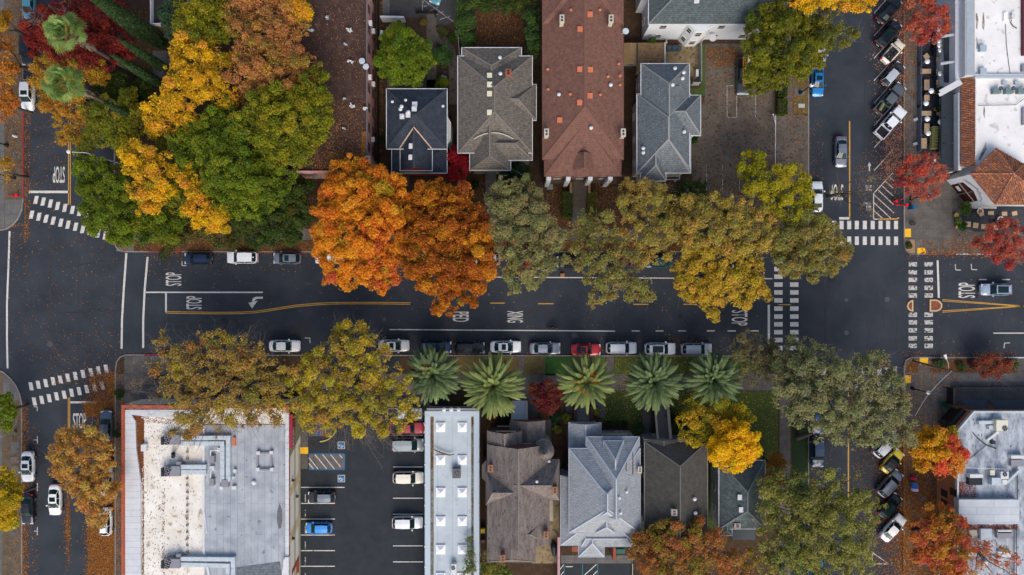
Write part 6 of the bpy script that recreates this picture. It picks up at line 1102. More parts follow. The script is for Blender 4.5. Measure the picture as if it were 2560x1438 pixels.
SH = [('lime shrub left of the maroon stair wall', 1418, 1048, 12, 1.2, [((.28, .30, .03), 1)]), ('rounded lime shrub right of the maroon stair wall', 1488, 1027, 10, 1.4, [((.33, .33, .05), 1)]),
 ('dark green shrub beside the brown victorian drive', 1387, 1045, 13, 1.4, [((.03, .09, .03), 1)]), ('yellow green low shrub below the dark green one', 1392, 1075, 9, 1.0, [((.22, .22, .03), 1)]),
 ('glossy green shrub beside the pale blue house corner', 1595, 1072, 15, 1.8, [((.03, .10, .03), 1)]), ('dark shrub at the foot of the grey staircase', 1678, 1045, 12, 1.6, [((.02, .05, .02), 1)]),
 ('orange flowering shrub left of the pale blue steps', 1232, 1040, 14, 1.6, [((.5, .12, .04), 2), ((.15, .1, .03), 1)]), ('dark green shrub touching the pale blue steps', 1262, 1045, 13, 1.6, [((.02, .06, .03), 1)]),
 ('round green shrub at the left street corner kerb', 300, 986, 10, 1.2, [((.05, .10, .02), 1)]), ('small green shrub beside the brick red coping', 294, 1085, 8, 1.0, [((.05, .09, .02), 1)]),
 ('green tuft growing at the upper kerb', 410, 639, 12, .8, [((.09, .11, .03), 1)]), ('grassy tuft in the left of the mulched bed', 2350, 910, 10, .9, [((.08, .13, .04), 1)]), ('grassy tuft in the middle of the mulched bed', 2404, 917, 11, .9, [((.08, .11, .04), 1)]),
 ('dark purple shrub in the mulched bed', 2433, 908, 12, .8, [((.06, .035, .04), 1)]), ('yellow green shrub at the right end of the mulched bed', 2532, 912, 14, 1.1, [((.16, .17, .03), 1)]),
 ('dark palm like shrub beside the corner tower entrance', 2412, 522, 17, 1.8, [((.07, .13, .02), 2), ((.2, .2, .03), 1)]), ('pale round shrub in the patio corner pot', 2397, 552, 7, 1.1, [((.22, .27, .05), 1)]), ('round green shrub in the yellow patio pot', 2406, 567, 10, 1.2, [((.04, .13, .02), 1)]),
 ('spiky orange green plant beside the garden path', 1058, 58, 8, .7, [((.25, .18, .04), 1)]), ('low brown green plants inside the path bend', 1108, 78, 14, .6, [((.12, .11, .03), 1)]), ('green shrub beside the top garden path', 1128, 98, 9, .8, [((.06, .11, .02), 1)]),
 ('green shrub between the porch and old lot', 1735, 345, 9, 1.0, [((.03, .09, .02), 1)]), ('dark green shrub at the slate house side wall', 958, 350, 10, 1.2, [((.03, .06, .02), 1)]), ('green and rust plants in the tan kerb bed', 2272, 614, 7, .4, [((.06, .1, .02), 2), ((.25, .1, .05), 1)]),
 ('green bush at the far left of the hedge row', 1660, 545, 14, 2.5, [((.04, .09, .02), 1)]), ('dark shrub beside the steps of the grey brown house', 1185, 460, 14, 1.4, [((.05, .07, .02), 1)]), ('dark green shrub at the white house corner', 1630, 103, 9, 3.6, [((.05, .10, .02), 1)]),
 ('dark ivy mound at the bottom beside the sidewalk', 1945, 1415, 16, 1.2, [((.04, .09, .02), 1)]), ('small potted green shrub at the brick entrance', 2362, 1013, 6, 1.2, [((.05, .12, .05), 1)]), ('small dark shrub beside the dark green narrow tree', 1290, 20, 12, 1.0, [((.04, .08, .02), 1)])]
for lab, x, y, r, zt, pl in SH:
    T(lab, [(x - r * .35, y - r * .2, r * .7), (x + r * .35, y - r * .15, r * .7), (x, y + r * .35, r * .7)], zt, .15, pl, 1.0, leaf=.11, clump=.32, name='shrub', cat='shrub', trunk_r=.04)
def hedge(label, x0, y0, x1, y1, h_, pal):
    p, q = P(x0, y0), P(x1, y1); cx, cy = (p[0] + q[0]) / 2, (p[1] + q[1]) / 2; o = thing('hedge', label, 'hedge', (cx, cy, .13)); o['_w'] = (cx, cy, .13)
    W_, D_ = abs(q[0] - p[0]), abs(q[1] - p[1]); n = int(900 * (W_ * D_ + (W_ + D_) * h_) / 4)
    u = RS.rand(n, 3); f = RS.randint(0, 5, n); u[f == 0, 0] = 0; u[f == 1, 0] = 1; u[f == 2, 1] = 0; u[f == 3, 1] = 1; u[f >= 4, 2] = 1
    u2 = np.where(RS.rand(n, 1) < .5, np.concatenate([u[:, :2], np.ones((n, 1))], 1), u)
    C = np.array([cx - W_ / 2, cy - D_ / 2, .15]) + u2 * np.array([W_, D_, h_]) + RS.normal(size=(n, 3)) * .05
    N = RS.normal(size=(n, 3)) + np.array([0, 0, .8]); N /= np.linalg.norm(N, axis=1)[:, None]
    b = MB(); b.box(cx - W_ / 2 + .1, cy - D_ / 2 + .1, .1, cx + W_ / 2 - .1, cy + D_ / 2 - .1, h_); b.build('branches', BARK, o)
    s = RS.uniform(.07, .12, n); leafmesh('foliage', C, N, np.stack([s, s * .6], 1), pick(PAL[pal] if isinstance(pal, str) else pal, n) * RS.uniform(.75, 1.2, (n, 1)), LEAF, o)
HG = [((.10, .16, .02), 3), ((.16, .20, .02), 2)]
hedge('clipped hedge left of the brown front steps', 1405, 484, 1428, 545, 1.3, HG); hedge('clipped yellow green hedge right of the brown front steps', 1468, 485, 1487, 540, 1.3, [((.18, .20, .02), 3), ((.25, .24, .02), 2)])
hedge('upper clipped hedge beside the old car lot', 1938, 212, 1958, 246, 1.3, [((.06, .10, .015), 1)]); hedge('lower clipped hedge beside the old car lot', 1937, 255, 1958, 290, 1.3, [((.08, .12, .015), 1)])
hedge('narrow low hedge in front of the pale blue house', 1517, 1052, 1565, 1061, .7, [((.05, .10, .015), 1)])
# -- cypresses
def cypress(label, base, top, hgt, r, px_r=None):
    bx, by, _ = P(*base, 0); o = thing('cypress', label, 'cypress'); tx, ty, _ = P(*top, hgt); bx, by = (bx * .3 + tx * .7), (by * .3 + ty * .7); o.location = (bx, by, .13); o['_w'] = (bx, by, .13)
    b = MB(); b.tube((bx, by, 0), (bx, by, hgt * .9), .16, .03, 7); b.build('trunk', BARK, o)
    n = int(3200 * r * hgt / 12); t = RS.rand(n) ** .8; th = RS.uniform(0, 6.283, n); pr = r * np.sin(np.pi * np.clip(t * .93 + .07, 0, 1)) ** .55 * (1 - t * .45) * RS.uniform(.7, 1.08, n)
    C = np.stack([bx + pr * np.cos(th), by + pr * np.sin(th), .6 + t * (hgt - .6)], 1); N = np.stack([np.cos(th), np.sin(th), np.full(n, .4)], 1) + RS.normal(size=(n, 3)) * .4; N /= np.linalg.norm(N, axis=1)[:, None]
    s = RS.uniform(.12, .22, n); leafmesh('crown', C, N, np.stack([s, s * .45], 1), pick([((.045, .09, .03), 3), ((.07, .12, .035), 2), ((.03, .065, .025), 2)], n) * RS.uniform(.8, 1.2, (n, 1)), LEAF, o)
cypress('broad cypress leaning off the top edge', (400, 110), (205, -30), 21, 1.5)
cypress('upper thin cypress pointing at the first fan palm', (440, 190), (293, 95), 15, .85); cypress('lower thin cypress beside the golden yellow tree', (430, 228), (273, 133), 15.5, .85)
cypress('short cypress below the second fan palm', (395, 340), (255, 245), 13, .85); cypress('small cypress hidden inside the golden yellow tree', (540, 240), (448, 162), 10.5, .6); cypress('hidden cypress in the middle of the left cluster', (480, 305), (375, 225), 11, .6)
# -- fan palms
def strip_mesh(quads, cols, name, parent, mt=LEAF): return rawmesh(name, np.array(quads), np.array(cols), mt, parent)
def fanpalm(label, px, py, hgt):
    x, y, _ = P(px, py, hgt); o = thing('fan_palm', label, 'palm tree', (x, y, .13)); o['_w'] = (x, y, .13)
    b = MB(); b.tube((x + .1, y - .1, 0), (x, y, hgt * .55), .32, .24, 10); b.tube((x, y, hgt * .55), (x, y, hgt), .24, .2, 10); b.build('trunk', BARK, o)
    b = MB()
    for k in range(90):
        a = RS.uniform(0, 6.28); z = hgt - RS.uniform(1.0, 6.0); r = .15 + .22 * RS.rand(); b.bar((x, y, z + .4), (x + r * math.cos(a) * 1.6, y + r * math.sin(a) * 1.6, z - .5), .2, .03)
    b.build('dead_fronds', mat('dead_frond', (.14, .10, .065), (.2, .15, .10), scale=5, rough=1), o)
    Q_, C_ = [], []
    for k in range(30):
        a = k * 2.4 + RS.uniform(-.4, .4); el = 1.5 - 1.9 * (k / 30) ** .8; L0 = (.55 + 1.5 * (k / 30) ** .6) * RS.uniform(.85, 1.1); d = np.array([math.cos(a) * math.cos(el), math.sin(a) * math.cos(el), math.sin(el)]); h0 = np.array([x, y, hgt]) + d * L0
        side = np.cross(d, [0, 0, 1]); side /= np.linalg.norm(side) + 1e-6; up = np.cross(side, d); R_ = RS.uniform(.85, 1.1); col = np.array(pick([((.22, .33, .09), 3), ((.32, .44, .13), 2), ((.15, .25, .06), 2), ((.38, .34, .08), .4)], 1)[0])
        if el < -.2: col = col * .5 + np.array([.16, .13, .03])
        Q_.append([np.array([x, y, hgt]) - side * .02, np.array([x, y, hgt]) + side * .02, h0 + side * .03, h0 - side * .03]); C_.append(col)
        for j in range(19):
            f = (j - 9) / 9 * 1.9; dd = d * math.cos(f) + side * math.sin(f); dr = up * (-.10 * abs(math.sin(f)) + .12 * (j % 2)) ; m = h0 + (dd + dr) * R_ * .6; t = h0 + (dd + dr) * R_ + np.array([0, 0, -.28]) * R_; pr = np.cross(dd, up) * .085
            Q_.append([h0, m + pr, t, m - pr]); C_.append(col * RS.uniform(.75, 1.3))
    strip_mesh(Q_, C_, 'crown', o); return o
fanpalm('upper of the two tall fan palms on the left', 158, 80, 17.5); fanpalm('lower of the two tall fan palms on the left', 153, 205, 17.5)
# -- feather palms in a row
def feather_palm(label, px, py, hgt, rad, nf, pal, fruit=0):
    nf = int(nf * 1.6); rad *= 1.06
    x, y, _ = P(px, py, hgt); o = thing('date_palm', label, 'palm tree', (x, y, .13), group='stout palms in a row along the lower kerb'); o['_w'] = (x, y, .13)
    b = MB(); b.lathe([(.62, 0), (.48, .5), (.42, hgt * .6), (.52, hgt - .6), (.30, hgt - .1)], (x, y, .1), 14); b.build('trunk', BARK, o)
    Q_, C_ = [], []; Rm, Rc = [], []
    for k in range(nf):
        t = (k + .5) / nf; a = k * 2.39996 + RS.uniform(-.22, .22); el = 1.42 - 1.55 * t ** .75 + RS.uniform(-.12, .12); Lf = rad * (0.38 + .66 * min(1, t * 1.8)) * RS.uniform(.9, 1.06)
        base = np.array([x, y, hgt]); hd = np.array([math.cos(a), math.sin(a), 0]); p = base + hd * .12; ns = 9; ang = el; pts = [p.copy()]
        for s in range(ns): ang -= (.05 + .10 * s / ns) * (.6 + .8 * t); p = p + (hd * math.cos(ang) + np.array([0, 0, math.sin(ang)])) * Lf / ns; pts.append(p.copy())
        sd_ = np.array([-math.sin(a), math.cos(a), 0]); col = pick(pal, 1)[0] * RS.uniform(.8, 1.2) if not (t > .8 and RS.rand() < .35) else np.array([.30, .24, .10])
        for s in range(ns):
            q0, q1 = pts[s], pts[s + 1]; dv = (q1 - q0); dl = np.linalg.norm(dv); dv /= dl; nv = np.cross(sd_, dv)
            Rm.append([q0 - sd_ * .035, q0 + sd_ * .035, q1 + sd_ * .03, q1 - sd_ * .03]); Rm[-1] = [v + nv * .03 for v in Rm[-1]]; Rc.append(np.array([.30, .36, .16]) * RS.uniform(.9, 1.1))
            f0, f1 = s / ns, (s + 1) / ns
            for j in range(5):
                f = f0 + (f1 - f0) * (j + .5) / 5; q = q0 + (q1 - q0) * (j + .5) / 5; wl_ = .47 * math.sin(math.pi * min(.96, .14 + f * .83)) ** .6
                for sg in (-1, 1):
                    tip = q + sd_ * sg * wl_ * .62 + dv * wl_ * .95 + nv * wl_ * (.22 + RS.uniform(-.1, .1)); e = dv * .075
                    Q_.append([q - e, q + sd_ * sg * wl_ * .34 + dv * wl_ * .25 + nv * wl_ * .15 - e, tip, q + sd_ * sg * wl_ * .30 + dv * wl_ * .45 + nv * wl_ * .14 + e]); C_.append(col * RS.uniform(.8, 1.18))
    strip_mesh(Q_, C_, 'fronds', o); strip_mesh(Rm, Rc, 'midribs', o)
    for k in range(fruit):
        a = RS.uniform(0, 6.28) if fruit < 4 else (2.3, 1.05, .75, 3.05, 3.9, 4.5, .3)[k % 7]; r = (1.15, 1.3, 1.5, 1.45, 1.3, 1.3, 1.2)[k % 7]; c = np.array([x + r * math.cos(a), y + r * math.sin(a), hgt + .95]); n = 220
        g_ = RS.normal(size=(n, 3)) * np.array([.24, .24, .14]); b = MB(); b.tube((x, y, hgt), tuple(c), .04); st = b.build('fruit_stalk', mat('fruit_orange', (.75, .28, .02), rough=.7), o)
        N = RS.normal(size=(n, 3)); N /= np.linalg.norm(N, axis=1)[:, None]; s = RS.uniform(.05, .09, n)
        fo = leafmesh('fruit_cluster', c + g_, N, np.stack([s, s], 1), pick([((.80, .30, .015), 3), ((.70, .22, .01), 2)], n), LEAF, o)
PG = [((.18, .25, .10), 4), ((.23, .30, .12), 3), ((.13, .19, .08), 3)]; PY = [((.25, .32, .10), 4), ((.31, .36, .11), 3), ((.17, .24, .08), 2)]
feather_palm('leftmost palm of the row beside the dark blue van', 1081, 937, 7.5, 4.0, 84, PG, 2); feather_palm('biggest palm of the row, second from the left', 1233, 966, 8.0, 4.5, 90, PY)
feather_palm('palm with orange fruit clusters below the red car', 1466, 956, 7.5, 4.1, 66, PY, 7); feather_palm('fourth palm of the row at the head of the long staircase', 1635, 957, 7.8, 4.1, 88, PG)
feather_palm('rightmost palm of the row above the yellow trees', 1785, 950, 7.8, 3.9, 86, PG)
# -- fallen leaves
def scatter(label, regions, z, pal, size=(.06, .11), name='fallen_leaves'):
    Cs = []
    for r_ in regions:
        x0, y0, x1, y1, n = r_[:5]; u = RS.rand(n); v = RS.rand(n)
        if len(r_) > 5 and r_[5] == 'L': u = u ** 2.2
        if len(r_) > 5 and r_[5] == 'R': u = 1 - u ** 2.2
        if len(r_) > 5 and r_[5] == 'T': v = v ** 2.2
        if len(r_) > 5 and r_[5] == 'B': v = 1 - v ** 2.2
        if len(r_) > 5 and r_[5] == 'G': u = np.clip(.5 + RS.normal(size=n) * .18, 0, 1); v = np.clip(.5 + RS.normal(size=n) * .18, 0, 1)
        X_ = x0 + (x1 - x0) * u; Y_ = y0 + (y1 - y0) * v; rg = z < .1 or .14 < z < .149
        if rg:
            f_ = np.sin(X_ * .11 + Y_ * .05) * np.sin(Y_ * .13 - X_ * .03) + .6 * np.sin(X_ * .31) * np.sin(Y_ * .27 + X_ * .1); kk = RS.rand(n) < .72 + .38 * f_; X_ = X_[kk]; Y_ = Y_[kk]; nk = len(X_); soft = np.where(RS.rand(nk) < .35, 9, 2.2)
            if z < .1: X_ = np.where(X_ < 75, X_, X_ - np.abs(RS.normal(size=nk)) * soft); Y_ = Y_ + RS.normal(size=nk) * soft * (1 if y1 - y0 > 25 else .15)
            u = (X_ - x0) / (x1 - x0); v = (Y_ - y0) / (y1 - y0); n = nk
        k = (CAMH - z) / CAMH / SC; Cs.append(np.stack([(x0 + (x1 - x0) * u - 1280) * k, (719 - (y0 + (y1 - y0) * v)) * k, np.full(n, z) + RS.uniform(.004, .03, n)], 1))
    C = np.concatenate(Cs); n = len(C); N = RS.normal(size=(n, 3)) * .22 + np.array([0, 0, 1]); N /= np.linalg.norm(N, axis=1)[:, None]; s = RS.uniform(size[0], size[1], n)
    o = leafmesh(name, C, N, np.stack([s, s * .7], 1), pick(pal, n) * RS.uniform(.6, 1.2, (n, 1)), LITTER, None); o['kind'] = 'stuff'; o['label'] = label; return o
BRN = [((.22, .085, .02), 4), ((.30, .12, .025), 3), ((.14, .05, .015), 3), ((.42, .20, .04), 1)]
ORG = [((.30, .10, .02), 4), ((.38, .15, .03), 3), ((.17, .06, .015), 4), ((.48, .26, .05), .9)]
YLW = [((.55, .38, .04), 3), ((.42, .24, .04), 2), ((.25, .11, .03), 2)]
PNK = [((.45, .22, .14), 3), ((.32, .13, .08), 3), ((.22, .09, .05), 2), ((.50, .30, .2), 1)]
scatter('orange brown leaves strewn over the road surface and gutters', [(62, 270, 78, 600, 1120, 'L'), (62, 280, 170, 480, 405), (60, 500, 300, 620, 225), (22, 560, 70, 700, 225, 'T'), (20, 600, 310, 900, 855), (120, 830, 300, 960, 585, 'B'), (225, 930, 290, 1010, 3536, 'R'), (215, 1005, 290, 1040, 3536), (240, 1035, 290, 1438, 12920, 'R'), (222, 1300, 290, 1438, 8840), (166, 1180, 180, 1438, 1040, 'G'), (58, 1010, 72, 1438, 2400, 'L'), (66, 1060, 100, 1438, 585), (290, 878, 1000, 887, 405, 'B'), (370, 631, 800, 642, 495, 'T'), (370, 640, 2000, 680, 1035), (370, 680, 1900, 860, 585), (1000, 845, 2000, 887, 675), (1640, 835, 1780, 870, 135, 'G'), (2150, 380, 2258, 545, 675), (2262, 637, 2560, 650, 225, 'T'), (2262, 650, 2560, 880, 270), (2262, 878, 2560, 890, 360, 'B'), (2024, 300, 2060, 640, 405, 'L'), (2130, 1060, 2258, 1438, 3213, 'R'), (62, 0, 110, 60, 135), (2030, 1000, 2080, 1438, 405, 'L'), (2190, 1080, 2258, 1438, 3213, 'R')], .004, ORG)
scatter('pinkish brown leaves drifted along the angled parking kerb', [(2185, 0, 2258, 380, 3200, 'R'), (2225, 0, 2258, 60, 1000), (2215, 330, 2258, 430, 1500), (2200, 400, 2258, 470, 500)], .004, PNK)
scatter('leaves strewn over pavements, verges and yards', [(290, 930, 310, 1438, 1700), (62 - 48, 585 - 585, 58, 480, 1800), (14, 1010, 56, 1438, 700), (300, 603, 2016, 629, 5200), (300, 560, 2016, 603, 1800), (728, 400, 960, 560, 900), (1190, 30, 1310, 115, 1300), (1365, 455, 1420, 560, 900), (1480, 455, 1600, 560, 1300), (1180, 430, 1240, 560, 500), (1765, 118, 1850, 165, 1200), (1765, 160, 1940, 300, 900), (1730, 300, 2020, 570, 2600), (1830, 380, 1940, 560, 700), (1930, 130, 2020, 300, 1100), (938, 0, 957, 420, 900), (2258, 1060, 2345, 1438, 9000, 'L'), (2262, 1180, 2340, 1438, 6500), (2258, 900, 2400, 1060, 1500), (2258, 0, 2292, 200, 1300, 'L'), (2258, 200, 2292, 420, 700, 'L'), (2320, 895, 2545, 932, 900), (2262, 900, 2296, 932, 260), (2300, 600, 2560, 636, 1500, 'B'), (2380, 580, 2500, 630, 600), (1140, 890, 1300, 935, 300), (80, 20, 380, 250, 3500), (1750, 430, 2010, 560, 500), (1595, 460, 1700, 560, 700), (440, 210, 700, 560, 900)], .148, ORG)
scatter('yellow leaves dotted on the lawns', [(1535, 890, 1640, 935, 320), (1640, 890, 1760, 935, 330), (1500, 978, 1610, 1060, 420), (1670, 978, 1760, 1040, 500), (1850, 978, 1945, 1180, 520), (1530, 935, 1640, 975, 160), (1700, 1150, 1800, 1200, 60)], .15, YLW, (.05, .09))
scatter('dead leaves scattered over the supermarket roof', [(357, 1045, 410, 1438, 300), (410, 1045, 511, 1438, 260), (340, 1045, 360, 1200, 900), (331, 1034, 372, 1042, 260), (404, 1380, 500, 1400, 150, 'G'), (405, 1220, 412, 1438, 120), (356, 1200, 360, 1438, 380), (330, 1022, 560, 1060, 700)], 5.22, [((.25, .09, .03), 3), ((.16, .07, .03), 2), ((.32, .15, .05), 1)], (.05, .10))
scatter('leaf drift heaped in the supermarket roof valley', [(333, 1036, 352, 1050, 900), (342, 1048, 360, 1110, 1500), (344, 1100, 358, 1170, 1100), (346, 1160, 355, 1205, 500)], 5.21, [((.24, .075, .025), 3), ((.18, .06, .02), 2)], (.05, .09))
scatter('yellow and rust leaves on the pink building roof', [(738, 0, 912, 430, 1500), (780, 250, 912, 430, 1700, 'B'), (904, 330, 915, 430, 900), (820, 380, 910, 430, 600)], 5.76, [((.42, .18, .03), 3), ((.30, .10, .03), 3), ((.55, .32, .05), 1)], (.05, .09))
scatter('rust leaves gathered on the brick building roof edges', [(2396, 1205, 2440, 1247, 900, 'L'), (2396, 1312, 2545, 1325, 900), (2396, 1245, 2402, 1310, 120), (2396, 1312, 2450, 1438, 600)], 4.62, [((.32, .07, .03), 3), ((.22, .06, .03), 2)], (.05, .09))
scatter('leaves caught in the roof gutters of the skylight building', [(1077, 1042, 1083, 1170, 500), (1179, 1042, 1184, 1065, 100)], 4.07, BRN, (.04, .08))
# ------------------------------------------------------------ vehicles
def paint(name, c, metal=.3): return mat('car_paint_' + name, c, rough=.32, metal=metal, coat=.6, spec=.5)
TYRE = mat('tyre_rubber', (.012, .012, .013), rough=.9); RIM = mat('alloy_rim', (.35, .36, .38), rough=.35, metal=.7); TRIM = mat('black_trim', (.014, .015, .017), rough=.5)
HEAD = mat('headlight_glass', (.60, .65, .68), rough=.15, spec=.8); TAIL = mat('tail_light_red', (.45, .015, .015), rough=.25); CGL = mat('car_glass', (.006, .020, .022), rough=.12, spec=.35); PLATE = mat('plate', (.55, .55, .52), rough=.5)
# kind: L, W, roof z, windscreen base x, windscreen top x, rear glass top x, rear glass base x, cowl z, deck z
KIND = {'sedan': (4.65, 1.80, 1.43, 1.02, .28, -1.02, -1.72, .98, 1.03), 'hatch': (4.2, 1.76, 1.50, 1.02, .38, -1.48, -1.92, 1.0, 1.02), 'suv': (4.65, 1.86, 1.68, 1.02, .42, -1.72, -2.12, 1.10, 1.12),
        'van': (4.95, 1.95, 1.76, 1.42, .72, -2.12, -2.36, 1.10, 1.12), 'pickup': (5.7, 1.95, 1.78, 1.05, .45, -.95, -1.15, 1.14, 1.14), 'coupe': (4.5, 1.76, 1.33, .75, .12, -.75, -1.45, .95, .98),
        'beetle': (4.1, 1.76, 1.46, .78, .18, -1.0, -1.62, 1.0, 1.02), 'boxy': (4.6, 1.86, 1.85, .95, .62, -2.02, -2.2, 1.16, 1.16)}
def spline(x, xs, ys): return float(np.interp(x, xs, ys))
def car(label, kind, colour, px, py, deg, group=None, sunroof=None, rack=None, roofcol=None, scale=1.0, cargo=None, name='parked_car', cat='car', opencab=False, loc=None):
    L_, Wd, zr, wb, wt, rt, rb, zc, zd = KIND[kind]; pm = paint(*colour)
    if kind == 'pickup': name, cat = 'pickup_truck', 'pickup truck'
    if kind == 'van': name, cat = 'minivan', 'van'
    if loc is None: x, y, _ = P(px, py, 0.7)
    else: x, y = loc
    o = thing(name, label, cat, (x, y, .006), R(deg), group); o.scale = (scale,) * 3
    h = L_ / 2; hw = Wd / 2; rear_end = -1.2 if kind == 'pickup' else -h
    ns = 22; xs = [rear_end + (h - rear_end) * i / (ns - 1) for i in range(ns)]; xs[0] += 0; rows = []
    for x_ in xs:
        t = x_ / h; rnd_ = 1 - .16 * max(0, abs(t) - .55) ** 2 / .2025 - (.10 * max(0, abs(t) - .9) / .1 if kind != 'pickup' or t > 0 else 0)
        w_ = hw * rnd_
        if kind == 'beetle': w_ = hw * (1 - .30 * abs(t) ** 3.2)
        top = spline(x_, [-h, -h * .94, rb, wb, h * .80, h * .95, h], [zd * .84, zd * .97, zd, zc, zc * .86, zc * .76, zc * .62])
        zb_ = .24 + (.10 if abs(t) > .9 else 0); crown = .045
        rows.append([(x_, w_ * .90, zb_), (x_, w_, .42), (x_, w_ * 1.0, .66), (x_, w_ * .955, min(top - .05, .90)), (x_, w_ * .87, top), (x_, w_ * .5, top + crown * .8), (x_, 0, top + crown)])
    b = MB(); ring = [r + [(p[0], -p[1], p[2]) for p in r[-2::-1]] for r in rows]; k = len(ring[0]); vs = [p for r in ring for p in r]; fs = []
    for i in range(ns - 1):
        for j in range(k - 1): fs.append((i * k + j, i * k + j + 1, (i + 1) * k + j + 1, (i + 1) * k + j))
        fs.append((i * k + k - 1, i * k, (i + 1) * k, (i + 1) * k + k - 1))
    fs.append(tuple(range(k))[::-1]); fs.append(tuple((ns - 1) * k + j for j in range(k))); b.add(vs, fs)
    body = b.build('body', pm, o, local=True, smooth=True)
    try: body.data.set_sharp_from_angle(angle=R(38))
    except Exception: pass
    wbm, wrm = hw * .90, hw * .70
    if kind in ('boxy', 'van', 'suv'): wrm = hw * .76
    # cabin
    if not opencab:
        b = MB(); A = [(wb, wbm * .93, zc - .06), (rb, wbm * .92, zd - .06)]; Tt = [(wt, wrm * .94, zr - .05), (rt, wrm * .92, zr - .06)]
        g1 = [(wb, s * wbm * .93, zc - .06) for s in (1, -1)]; g2 = [(rb, s * wbm * .90, zd - .06) for s in (1, -1)]; g3 = [(wt, s * wrm * .95, zr - .05) for s in (1, -1)]; g4 = [(rt, s * wrm * .92, zr - .07) for s in (1, -1)]
        mb_ = [((wb + rb) / 2, s * wbm, (zc + zd) / 2 - .04) for s in (1, -1)]; mr_ = [((wt + rt) / 2, s * wrm, zr - .02) for s in (1, -1)]
        wc = (wb + .10, 0, zc - .03); wtc = (wt + .06, 0, zr - .015); rc = (rb - .10, 0, zd - .03); rtc = (rt - .05, 0, zr - .03); cc = ((wt + rt) / 2, 0, zr + .015)
        for s, i in ((1, 0), (-1, 1)):
            q = [[g1[i], mb_[i], mr_[i], g3[i]], [mb_[i], g2[i], g4[i], mr_[i]], [wc, g1[i], g3[i], wtc], [g2[i], rc, rtc, g4[i]], [wtc, g3[i], mr_[i], cc], [cc, mr_[i], g4[i], rtc]]
            for f in q: b.face(f if i == 0 else f[::-1])
        rm = pm if roofcol is None else roofcol
        b.build('roof', rm, o, local=True)
        def lerp(a, c, t): return tuple(a[n] + (c[n] - a[n]) * t for n in range(3))
        def pane(quad, nm, d, m=CGL, mg=.07):
            c = [Vector(p) for p in quad]; ctr = sum(c, Vector()) / len(c); n = (c[1] - c[0]).cross(c[-1] - c[0]).normalized()
            if n.dot(Vector((ctr.x, ctr.y, ctr.z - .9))) < 0: n = -n
            bb = MB(); pts = [p + (ctr - p) * mg + n * d for p in c]; bb.face(pts); bb.face([p - n * .012 for p in pts][::-1]); return bb.build(nm, m, o, local=True)
        pane([g1[1], wc, g1[0], g3[0], wtc, g3[1]], 'windscreen', .03, mg=.06); pane([g2[0], rc, g2[1], g4[1], rtc, g4[0]], 'rear_window', .03, mg=.09)
        for i in (0, 1):
            pane([g1[i], mb_[i], mr_[i], g3[i]], 'side_window', .02, mg=.09); pane([mb_[i], g2[i], g4[i], mr_[i]], 'side_window', .02, mg=.09)
        if sunroof:
            a_, c_ = (rt * .75, wt - .12) if sunroof == 'long' else (wt - .85, wt - .22); bb = MB(); bb.box(a_, -wrm * .68, zr - .02, c_, wrm * .68, zr + .03); bb.build('sunroof', CGL, o, local=True)
        if rack:
            bb = MB()
            for s in (1, -1): bb.bar((wt - .15, s * wrm * .82, zr + .05), (rt + .1, s * wrm * .82, zr + .03), .05, .05)
            if rack != 'rails':
                for xx in (wt - .45, (wt + rt) / 2 - .1, rt + .35)[:(2 if rack == 'two' else 3)]: bb.bar((xx, -wrm * .84, zr + .09), (xx, wrm * .84, zr + .09), .06, .035)
            bb.build('roof_rack', TRIM if rack != 'rails' else RIM, o, local=True)
    else:
        bb = MB(); bb.box(rb + .25, -wbm * .82, zc - .1, wb - .35, wbm * .82, zc + .06); bb.build('cabin_floor', TRIM, o, local=True)
        bb = MB(); bb.add([(wb - .1, -wbm * .8, zc), (wb - .1, wbm * .8, zc), (wt + .2, wrm * .85, zr - .1), (wt + .2, -wrm * .85, zr - .1)], [(0, 1, 2, 3)]); bb.build('windscreen', CGL, o, local=True)
        for sx in (-.1, -.95):
            for sy in (.38, -.38): bb = MB(); bb.box(sx - .25, sy - .24, zc - .05, sx + .25, sy + .24, zc + .12); bb.box(sx - .32, sy - .22, zc, sx - .2, sy + .22, zc + .38); bb.build('seat', mat('dark_seat', (.03, .03, .035), rough=.7), o, local=True)
        bb = MB(); bb.bar((rb + .15, -wbm * .85, zc + .1), (rb + .15, wbm * .85, zc + .1), .35, .14); bb.build('folded_top', TRIM, o, local=True)
    if kind == 'pickup':
        bb = MB(); x0, x1 = -h, -1.18; t = .09
        bb.box(x0, -hw * .93, .45, x1, hw * .93, .72); 
        for s in (1, -1): bb.box(x0, s * hw * .93, .722, x1, s * (hw * .93 - t), 1.12)
        bb.box(x0, -hw * .93 + t, .724, x0 + t, hw * .93 - t, 1.10); bb.box(x1 - t, -hw * .93 + t, .724, x1, hw * .93 - t, 1.14); bb.build('bed_wall', pm, o, local=True)
        bb = MB(); bb.box(x0 + t, -hw * .93 + t, .725, x1 - t, hw * .93 - t, .75); bb.build('bed_liner', TRIM, o, local=True)
    for s in (1, -1):
        bb = MB(); yy = hw * .66 * s; zf = zc * .69; bb.box(h - .30, min(yy - .22, yy + .22), zf - .04, h - .06, max(yy - .22, yy + .22), zf + .10); bb.build('headlight', HEAD, o, local=True)
        bb = MB(); yy = hw * .72 * s; zt_ = zd * .86; bb.box(-h - .01 + (0.04 if kind != 'pickup' else 0), yy - .16, zt_ - .14, -h + .22, yy + .16, zt_ + .05); bb.build('tail_light', TAIL, o, local=True)
        bb = MB(); yy = s * (hw + .10); bb.box(wb - .35, yy - .11, zc + .02, wb - .16, yy + .09, zc + .16); bb.build('mirror', pm, o, local=True)
